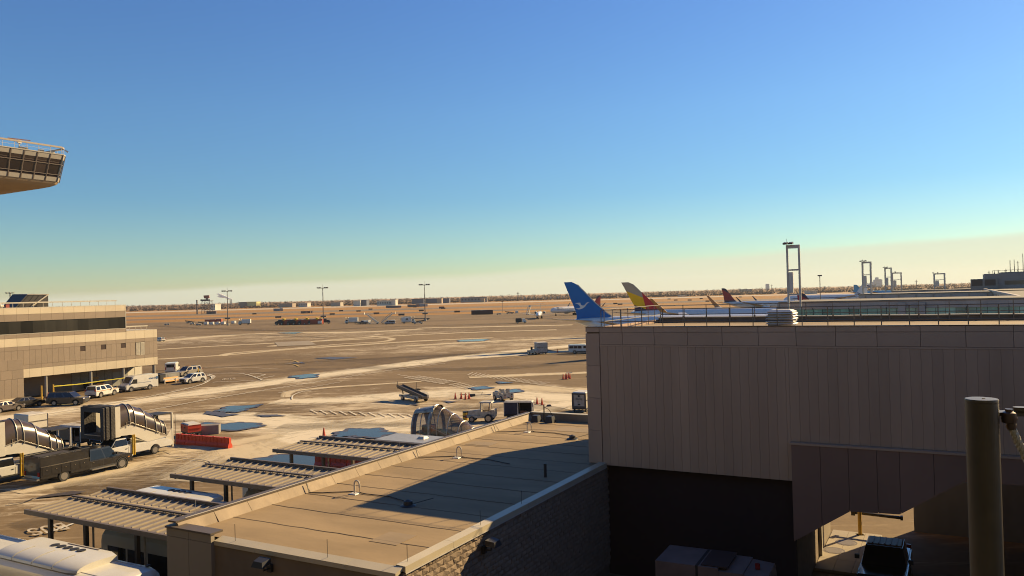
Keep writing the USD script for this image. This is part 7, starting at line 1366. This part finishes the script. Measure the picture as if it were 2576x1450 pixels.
# buses between the canopies
BUSW = mat('bus_white', (0.72, 0.68, 0.58), 0.35, coat=.3, c2=(0.66, 0.62, 0.52), scale=.6); BUSS = mat('bus_side', (0.50, 0.46, 0.38), 0.4, coat=.3)
def bus(label, v1_, u0, u1, L, pod=True, hatch=True, fans=5):
    """x to the front (+GV)"""
    W = u1 - u0; t = thing('shuttle_bus', label, 'bus', G(v1_ - L / 2, (u0 + u1) / 2), RZV); h = 3.1; x1 = L / 2; r = .3
    prof = [(W / 2 * math.copysign(1, s), z) for s, z in ((-1, .45), (-1, 1.3))]
    sec = np.array([(-W / 2, .4), (-W / 2, 2.55), (-W / 2 + .06, 2.85), (-W / 2 + .22, 3.03), (-W / 2 + .5, h), (W / 2 - .5, h), (W / 2 - .22, 3.03), (W / 2 - .06, 2.85), (W / 2, 2.55), (W / 2, .4)])
    S = lambda x, k, dz: np.column_stack([np.full(10, x), sec[:, 0] * k, .4 + (sec[:, 1] - .4) * dz])[::-1]
    part(t, 'body', MB().loft([S(-x1, .95, .96), S(-x1 + .15, 1, 1), S(x1 - .5, 1, 1), S(x1 - .12, .97, .97), S(x1, .92, .90)]), BUSW, smooth=22)
    for s in (-1, 1):
        for k in range(int(L / 1.5) - 1): part(t, 'side_window', MB().box(-x1 + .6 + k * 1.5, -x1 + 1.95 + k * 1.5, s * (W / 2 + .004), s * (W / 2 + .012), 1.35, 2.35), CGL)
        part(t, 'skirt', MB().box(-x1 + .1, x1 - .3, s * (W / 2 + .003), s * (W / 2 + .01), .45, .95), BUSS); part(t, 'roof_seam', MB().box(-x1 + .3, x1 - .6, s * (W / 2 - .52) - .012, s * (W / 2 - .52) + .012, h - .004, h + .012), BUSS); part(t, 'marker_lamp', MB().box(x1 - .55, x1 - .4, s * (W / 2 - .35) - .08, s * (W / 2 - .35) + .08, h - .01, h + .06), TRIM)
    part(t, 'windscreen', MB().hexa([(x1 - .1, -W / 2 + .15, 1.3), (x1 + .01, -W / 2 + .2, 1.3), (x1 + .01, W / 2 - .2, 1.3), (x1 - .1, W / 2 - .15, 1.3), (x1 - .1, -W / 2 + .15, 2.5), (x1 + .02, -W / 2 + .2, 2.5), (x1 + .02, W / 2 - .2, 2.5), (x1 - .1, W / 2 - .15, 2.5)]), CGL)
    for x in (-x1 + 2.2, x1 - 2.3):
        for s in (-1, 1): wheel(t, x, s * (W / 2 - .1), .48, .3)
    if hatch: part(t, 'roof_hatch', MB().frustum((-x1 + L * .16, -x1 + L * .16 + .9, -.1, .75, h + .001), (-x1 + L * .16 + .06, -x1 + L * .16 + .84, -.04, .69, h + .1)), mat('hatch_brown', (0.22, 0.165, 0.11), 0.5))
    if pod:
        a, b = x1 - 8.2, x1 - 2.4; PS = [(-1.10, 0), (-1.06, .10), (-.92, .19), (-.66, .26), (-.36, .295), (-.05, .305), (.95, .285), (1.02, .22), (1.02, 0)]; A = lambda x, k=1.0: np.array([(x, y * k, h + z * k) for y, z in PS])[::-1]
        part(t, 'cooling_pod', MB().loft([A(a, .9), A(a + .18), A(b - .5), A(b, .86) ]), BUSW, smooth=20)
        for k in range(3): part(t, 'pod_seam', MB().tube([q + [0, 0, .012] for q in A(a + 1.4 + k * 1.45)[3:]], .014, 4), BUSS)
        for k in range(fans):
            c = (a + 2.1 + k * .47, .42, h + .31); g_ = part(t, 'fan', MB().lathe([(.19, -.03), (.19, .02), (.15, .025), (.02, .01)], 14, c), TRIM)
        part(t, 'pod_vent', MB().box(a + 2.4, a + 4.6, .80, .86, h + .26, h + .31), mat('hatch_brown', (0.22, 0.165, 0.11), 0.5))
    return t
bus('white shuttle bus with a domed cooling pod at the bottom left corner', -29.25, 19.5, 22.05, 15.0)
bus('white bus end cut off in the bottom left corner', -32.6, 16.1, 18.6, 12.0, pod=False)
bus('white shuttle bus with dark round roof fans behind the nearest canopy', -33.2, 28.75, 31.0, 9.0, fans=4)
bus('white bus roof strip showing behind the middle canopy', -33.5, 37.0, 39.2, 7.6, pod=False, hatch=False)
bus('beige sided bus standing under the nearest canopy in shade', -28.0, 24.4, 26.7, 9.0, pod=False, hatch=False)
bus('beige bus with tall door standing under the middle canopy', -28.6, 32.8, 35.1, 7.8, pod=False, hatch=False)
# yard under the clad building: box truck, pickup, bags, bollards, steel post of the window front
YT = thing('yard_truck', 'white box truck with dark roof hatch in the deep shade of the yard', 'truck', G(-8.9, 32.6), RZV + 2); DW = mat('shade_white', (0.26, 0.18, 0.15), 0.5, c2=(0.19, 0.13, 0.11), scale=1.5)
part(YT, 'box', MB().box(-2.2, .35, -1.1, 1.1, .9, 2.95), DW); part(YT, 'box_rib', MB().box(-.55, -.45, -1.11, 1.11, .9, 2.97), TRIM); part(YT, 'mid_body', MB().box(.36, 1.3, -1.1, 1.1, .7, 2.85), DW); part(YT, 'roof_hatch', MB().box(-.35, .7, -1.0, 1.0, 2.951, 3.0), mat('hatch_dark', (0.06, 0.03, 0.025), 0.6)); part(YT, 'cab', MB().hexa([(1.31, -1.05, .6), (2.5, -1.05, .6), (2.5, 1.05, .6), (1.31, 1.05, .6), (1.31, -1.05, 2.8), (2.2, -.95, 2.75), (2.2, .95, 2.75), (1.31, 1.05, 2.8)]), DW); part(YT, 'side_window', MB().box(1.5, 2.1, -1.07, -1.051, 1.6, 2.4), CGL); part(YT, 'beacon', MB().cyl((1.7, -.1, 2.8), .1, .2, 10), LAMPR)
for z in (1.5, 1.8, 2.1): part(YT, 'placard', MB().box(-.2, .05, -1.12, -1.101, z, z + .22), TRIM)
[wheel(YT, x, s * .95, .42, .28) for x in (-1.4, 1.7) for s in (-1, 1)]
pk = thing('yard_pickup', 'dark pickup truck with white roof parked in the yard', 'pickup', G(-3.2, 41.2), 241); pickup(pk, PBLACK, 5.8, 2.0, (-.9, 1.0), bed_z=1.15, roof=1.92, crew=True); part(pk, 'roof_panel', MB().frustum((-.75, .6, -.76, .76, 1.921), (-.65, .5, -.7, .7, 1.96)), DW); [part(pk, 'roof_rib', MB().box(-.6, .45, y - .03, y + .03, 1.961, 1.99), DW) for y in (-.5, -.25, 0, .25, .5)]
rb2 = random.Random(8)
for k in range(7):
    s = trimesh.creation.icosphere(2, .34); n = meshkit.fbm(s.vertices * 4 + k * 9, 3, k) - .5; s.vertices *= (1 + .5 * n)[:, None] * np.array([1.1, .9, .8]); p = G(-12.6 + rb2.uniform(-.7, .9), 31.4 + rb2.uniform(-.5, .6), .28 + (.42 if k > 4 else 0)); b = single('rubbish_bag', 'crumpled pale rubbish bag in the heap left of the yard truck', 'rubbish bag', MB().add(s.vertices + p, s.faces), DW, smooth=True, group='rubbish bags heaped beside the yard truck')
for v_, u_, lab in ((-5.9, 34.2, 'dim yellow bollard right of the yard truck'), (-4.5, 33.6, 'dim yellow bollard between the yard truck and the pickup')):
    t = thing('bollard', lab, 'bollard', C(v_, u_)); part(t, 'post', MB().cyl((0, 0, 0), .11, 1.3, 10), YEL); part(t, 'cap', MB().cyl((0, 0, 1.3), .12, .04, 10), YEL)
# the round steel mast close to the window, its ring, clamp and stay
q = far(2469, 1003, 3.6); fp = thing('facade_mast', 'round steel mast of the window front with clamp and twisted stay', 'mast', (q[0], q[1], 0)); H = q[2]; R_ = .5 * 75 * 3.6 / FOC
PM = mat('mast_paint', (0.095, 0.072, 0.042), 0.4, c2=(0.065, 0.048, 0.027), scale=6, detail=6)
part(fp, 'tube', MB().cyl((0, 0, 0), R_, H - .015, 48), PM); part(fp, 'cap', MB().lathe([(R_, H - .014), (R_ * 1.01, H - .004), (R_ * .97, H), (R_ * .03, H + .001)], 32), PM, smooth=40); part(fp, 'vent_hole', MB().cyl((R_ * .1, -.005, H + .001), R_ * .10, .002, 12), TRIM)
zc_ = H - .063; lug = np.array([R_, -.0, zc_]); part(fp, 'lug', MB().hexa([(R_ * .2, -.02, zc_ - .012), (.30, -.035, zc_ - .022), (.30, .035, zc_ - .022), (R_ * .2, .02, zc_ - .012), (-R_ * .6, -.03, zc_ + .002), (.30, -.035, zc_ + .006), (.30, .035, zc_ + .006), (-R_ * .6, .03, zc_ + .002)]), PM)
CL = mat('clamp_steel', (0.16, 0.11, 0.085), 0.35, .7); part(fp, 'clamp', MB().lathe([(.014, -.028), (.030, -.022), (.034, 0), (.030, .022), (.014, .028)], 16, (R_ + .036, -.03, zc_ - .02)), CL, smooth=50); part(fp, 'clamp', MB().lathe([(.018, -.018), (.022, 0), (.018, .018)], 14, (R_ + .042, -.034, zc_ - .055)), CL, smooth=50); part(fp, 'bolt', MB().cyl((R_ + .036, -.03, zc_ + .006), .016, .012, 8), CL); part(fp, 'bolt', MB().cyl((R_ + .1, -.01, zc_ + .006), .03, .016, 8), PM)
a, b = np.array([R_ + .044, -.036, zc_ - .07]), np.array([R_ + .044 + .42, -.10, zc_ - .07 - 1.05]); ax_ = (b - a) / np.linalg.norm(b - a); e1 = np.cross(ax_, [0, 1.0, 0]); e1 /= np.linalg.norm(e1); e2 = np.cross(ax_, e1)
for k in range(4): part(fp, 'stay_strand', MB().tube([a + (b - a) * f + .0095 * (e1 * math.cos(f * 95 + k * 1.571) + e2 * math.sin(f * 95 + k * 1.571)) for f in np.linspace(0, 1, 150)], .0085, 5), mat('stay_grey', (0.5, 0.47, 0.4), 0.5))
# far vehicles on the apron, from a few patterns
def box_truck(label, loc, rz, boxm=None, cab=None, group=None, lift=0.0):
    t = thing('box_truck', label, 'truck', loc, rz, group); B = boxm or PWHITE; c = cab or PWHITE; part(t, 'chassis', MB().box(-3.8, 3.6, -.5, .5, .5, .8), TRIM); part(t, 'box', MB().box(-3.8, 1.3, -1.2, 1.2, .95 + lift, 3.4 + lift), B); part(t, 'cab', MB().hexa([(1.7, -1.05, .6), (3.7, -1.05, .6), (3.7, 1.05, .6), (1.7, 1.05, .6), (1.7, -1.0, 2.3), (2.9, -.95, 2.3), (2.9, .95, 2.3), (1.7, 1.0, 2.3)]), c); part(t, 'windscreen', MB().hexa([(3.45, -.9, 1.35), (3.5, -.9, 1.35), (3.5, .9, 1.35), (3.45, .9, 1.35), (2.95, -.82, 2.2), (3.0, -.82, 2.2), (3.0, .82, 2.2), (2.95, .82, 2.2)]), CGL); part(t, 'cab_roof_platform', MB().box(1.6, 3.2, -1.1, 1.1, 2.9, 3.0), TRIM); [part(t, 'platform_rail', MB().box(x, x + .08, -1.05, 1.05, 3.0, 3.7), DIRTY) for x in (1.7, 3.0)]; [part(t, 'side_window', MB().box(2.0, 2.8, s * 1.05, s * 1.07, 1.45, 2.1), CGL) for s in (-1, 1)]; part(t, 'box_mark', MB().box(-1.4, -.2, -1.215, -1.201, 1.9 + lift, 2.7 + lift), mat('mark_dark', (0.08, 0.06, 0.06), 0.5))
    [wheel(t, x, s * .95, .48, .3) for x in (-2.4, 2.6) for s in (-1, 1)]; return t
B1 = box_truck('white catering box truck standing alone beside the left mast', at(615, 817), 182)
copy(B1, at(884, 814), 182, 'white catering box truck left of the far white steps'); copy(B1, at(1028, 813.5), 4, 'white box truck facing right beside the tallest mast')
def container(label, loc, rz, m, l=6.0, h=2.4, group=None):
    t = thing('cargo_container', label, 'container', loc, rz, group); part(t, 'shell', MB().box(-l / 2, l / 2, -1.2, 1.2, .15, h), m); [part(t, 'rib', MB().box(-l / 2 + .2 + k * .6, -l / 2 + .42 + k * .6, -1.26, -1.201, .2, h - .1), m) for k in range(int(l / .6))]; part(t, 'roof_edge', MB().box(-l / 2 - .05, l / 2 + .05, -1.25, 1.25, h + .001, h + .12), WHITEMETAL); part(t, 'skid', MB().box(-l / 2, l / 2, -1.0, 1.0, 0, .149), TRIM); return t
OC = mat('container_orange', (0.48, 0.085, 0.03), 0.6, c2=(0.36, 0.06, 0.025), scale=.8); RBR = mat('container_red_brown', (0.10, 0.028, 0.02), 0.7, c2=(0.075, 0.022, 0.016), scale=.5)
oc = container('orange ribbed equipment container leftmost in the row by the middle mast', at(718, 817.5), 1, OC, 7.0, 3.0); [copy(oc, at(px, 817 - k * .4), 1, lab) for k, (px, lab) in enumerate(((747, 'orange ribbed equipment container second in the row by the middle mast'), (775, 'orange ribbed equipment container third in the row by the middle mast'), (797, 'orange ribbed equipment container nearest the middle mast')))]
copy(oc, at(530, 815), 3, 'orange container in the cluster beside the left mast, left one'); copy(oc, at(545, 814.5), 3, 'orange container in the cluster beside the left mast, right one')
rc1 = container('long dark red brown container at the far apron edge, left of two', at(1202, 791.5), 0, RBR, 9.5, 3.2); copy(rc1, at(1224, 791.2), 0, 'long dark red brown container at the far apron edge, right of two')
def plow(label, loc, rz):
    t = thing('snow_plow', label, 'snow plow', loc, rz); part(t, 'body', MB().box(-2.4, 1.0, -1.1, 1.1, .8, 2.2), TRIM); part(t, 'hood', MB().hexa([(1.0, -.9, .8), (2.6, -.8, .8), (2.6, .8, .8), (1.0, .9, .8), (1.0, -.9, 2.4), (2.4, -.7, 1.9), (2.4, .7, 1.9), (1.0, .9, 2.4)]), TRIM); part(t, 'blade', MB().hexa([(-3.0, -1.9, 2.6), (-2.6, -1.9, 2.6), (-2.6, 1.9, 2.6), (-3.0, 1.9, 2.6), (-3.6, -2.0, 3.6), (-2.2, -2.0, 3.9), (-2.2, 2.0, 3.9), (-3.6, 2.0, 3.6)]), mat('plow_yellow', (0.66, 0.44, 0.02), 0.5)); part(t, 'cab', MB().frustum((-1.6, .6, -1.0, 1.0, 2.201), (-1.3, .4, -.85, .85, 3.1)), TRIM); [wheel(t, x, s * 1.0, .6, .4) for x in (-1.5, 1.6) for s in (-1, 1)]; return t
pw = plow('snow plow with raised yellow blade at the left end of the orange row', at(703, 818), 183); [copy(pw, at(px, py), rz, lab) for px, py, rz, lab in ((733, 817.5, 183, 'snow plow with raised yellow blade second from left in the orange row'), (761, 817, 183, 'snow plow with raised yellow blade third from left in the orange row'), (786, 816.5, 183, 'snow plow with raised yellow blade fourth from left in the orange row'), (820, 815, 10, 'snow plow with raised yellow blade right of the middle mast'))]
tg2 = [copy(tg, at(px, py), rz, lab) for px, py, rz, lab in ((420, 818.5, 20, 'small dark and white tug alone left of the far cluster'), (484, 817, 10, 'white tug at the left end of the far vehicle cluster'), (500, 819, 190, 'white tug in front of the far vehicle cluster'), (1255, 792, 0, 'tug right of the dark red brown containers'), (905, 814, 190, 'tug parked before the far white steps'))]
bl2 = [copy(bl_, at(px, py), rz, lab) for px, py, rz, lab in ((512, 817.5, 5, 'belt loader in the far cluster left of the mast'), (1052, 815.5, 184, 'low belt loader at the foot of the tallest mast'), (478, 813.5, 0, 'belt loader at the back left of the far cluster'), (1282, 790, 0, 'belt loader near the thin far pole'))]
wc = box_cart('white boxed dolly at the foot of the left mast', at(588, 815.5), 90, 2.2, 3.2, 1.4, None, PWHITE); [copy(wc, at(px, py), rz, lab) for px, py, rz, lab in ((519, 818, 95, 'white boxed dolly in the far cluster, left one'), (533, 818.3, 95, 'white boxed dolly in the far cluster, middle one'), (548, 818, 95, 'white boxed dolly in the far cluster, right one'), (562, 817.5, 90, 'white boxed dolly between the far cluster and the mast'), (806, 816, 90, 'white boxed dolly in front of the orange row'), (917, 814.5, 90, 'white boxed dolly beneath the left far steps'), (926, 814.2, 90, 'white boxed dolly beside the left far steps'), (988, 814.5, 90, 'tall white boxed dolly left of the facing box truck'), (1300, 788.5, 90, 'grey boxed dolly beside the grey far steps'))]
def steps(label, loc, rz, h=5.2):
    t = thing('boarding_steps', label, 'boarding steps', loc, rz); [part(t, 'stringer', MB().beam((-3.4, y, .6), (2.6, y, h), .22, .5), STAIRW) for y in (-.8, .8)]; [part(t, 'hand_rail', MB().beam((-3.4, y, 1.5), (2.6, y, h + 1.1), .1, .12), mat('step_rail', (0.5, 0.36, 0.22), 0.5)) for y in (-.85, .85)]; part(t, 'platform', MB().box(2.6, 4.4, -.9, .9, h - .1, h + .15), STAIRW); part(t, 'platform_side', MB().box(4.3, 4.4, -.9, .9, h + .15, h + 1.2), STAIRW); part(t, 'support', MB().beam((1.6, -.7, .5), (-.3, -.7, h * .5), .18, .18).beam((1.6, .7, .5), (-.3, .7, h * .5), .18, .18).beam((-2.2, 0, .5), (-.3, 0, h * .45), .18, .18), STAIRW); part(t, 'chassis', MB().box(-3.2, 2.2, -.8, .8, .4, .6), STAIRW); [part(t, 'tread', MB().box(-3.2 + k * .6, -2.8 + k * .6, -.75, .75, .8 + k * .46, .86 + k * .46), TRIM) for k in range(10)]; [wheel(t, x, s * .7, .3, .2) for x in (-2.6, 1.6) for s in (-1, 1)]; return t
st = steps('white mobile boarding steps rising to the left behind the white dollies', at(937, 815.5), 178); copy(st, at(975, 814), 2, 'white mobile boarding steps rising to the right behind the far passenger van'); copy(st, at(1330, 792), 75, 'grey mobile boarding steps beside the small regional jet')
pv = van('passenger_van', 'far bluish white passenger van in front of the white steps', at(981, 816), 182, mat('paint_pale_blue', (0.34, 0.36, 0.38), 0.35, coat=.3), 5.6, 2.1, glassy=True)
t = thing('utility_pickup', 'far dark pickup with white service body left of the white steps', 'pickup', at(914, 815.5), 182); pickup(t, PGREY, 5.8, 2.0, (-.3, 1.2), bed_z=1.2, roof=1.9); part(t, 'service_body', MB().box(-2.9, -.5, -.95, .95, 1.0, 2.0), PWHITE)
t = thing('tank_truck', 'dark service truck with pale nose alone on the apron left of the blue tail', 'truck', at(1311, 813.5), 0); part(t, 'chassis', MB().box(-2.8, 2.6, -.6, .6, .5, .8), TRIM); part(t, 'tank', MB().lathe([(.3, -2.7), (.95, -2.5), (.95, .2), (.3, .4)], 14, (0, 0, 1.6), 'x'), TRIM); part(t, 'cab', MB().hexa([(.6, -1, .6), (2.7, -1, .6), (2.7, 1, .6), (.6, 1, .6), (.6, -.9, 2.3), (1.7, -.85, 2.3), (1.7, .85, 2.3), (.6, .9, 2.3)]), PWHITE); part(t, 'hose_frame', MB().box(-2.6, .2, -1.0, -.9, 1.0, 2.4), TRIM); [wheel(t, x, s * .9, .45, .3) for x in (-1.7, 1.8) for s in (-1, 1)]
t = thing('low_loader', 'long flat far trailer with dark wheels beside the tallest mast', 'trailer', at(1045, 806), 0); part(t, 'bed', MB().box(-9, 9, -1.1, 1.1, .8, 1.2), TRIM); part(t, 'machine', MB().box(-7, -3, -.9, .9, 1.2, 2.4), PGREY); [wheel(t, x, s * .9, .5, .3) for x in (-7.5, -6.3, 6.3, 7.5) for s in (-1, 1)]
# ---------------------------------------------------------------- winter haze over the whole airfield
HAZE = usdkit.material(stage, '/World/Looks/haze_air', {'v': ('principled_volume', {'color': (0.80, 0.85, 0.90), 'density': 0.00004, 'anisotropy': 0.2})}, [], volume='v.volume')
single('haze', 'thin winter haze over the airfield', None, MB().box(-7000, 7000, -250, 9000, -1.1, 160), HAZE, kind='stuff')
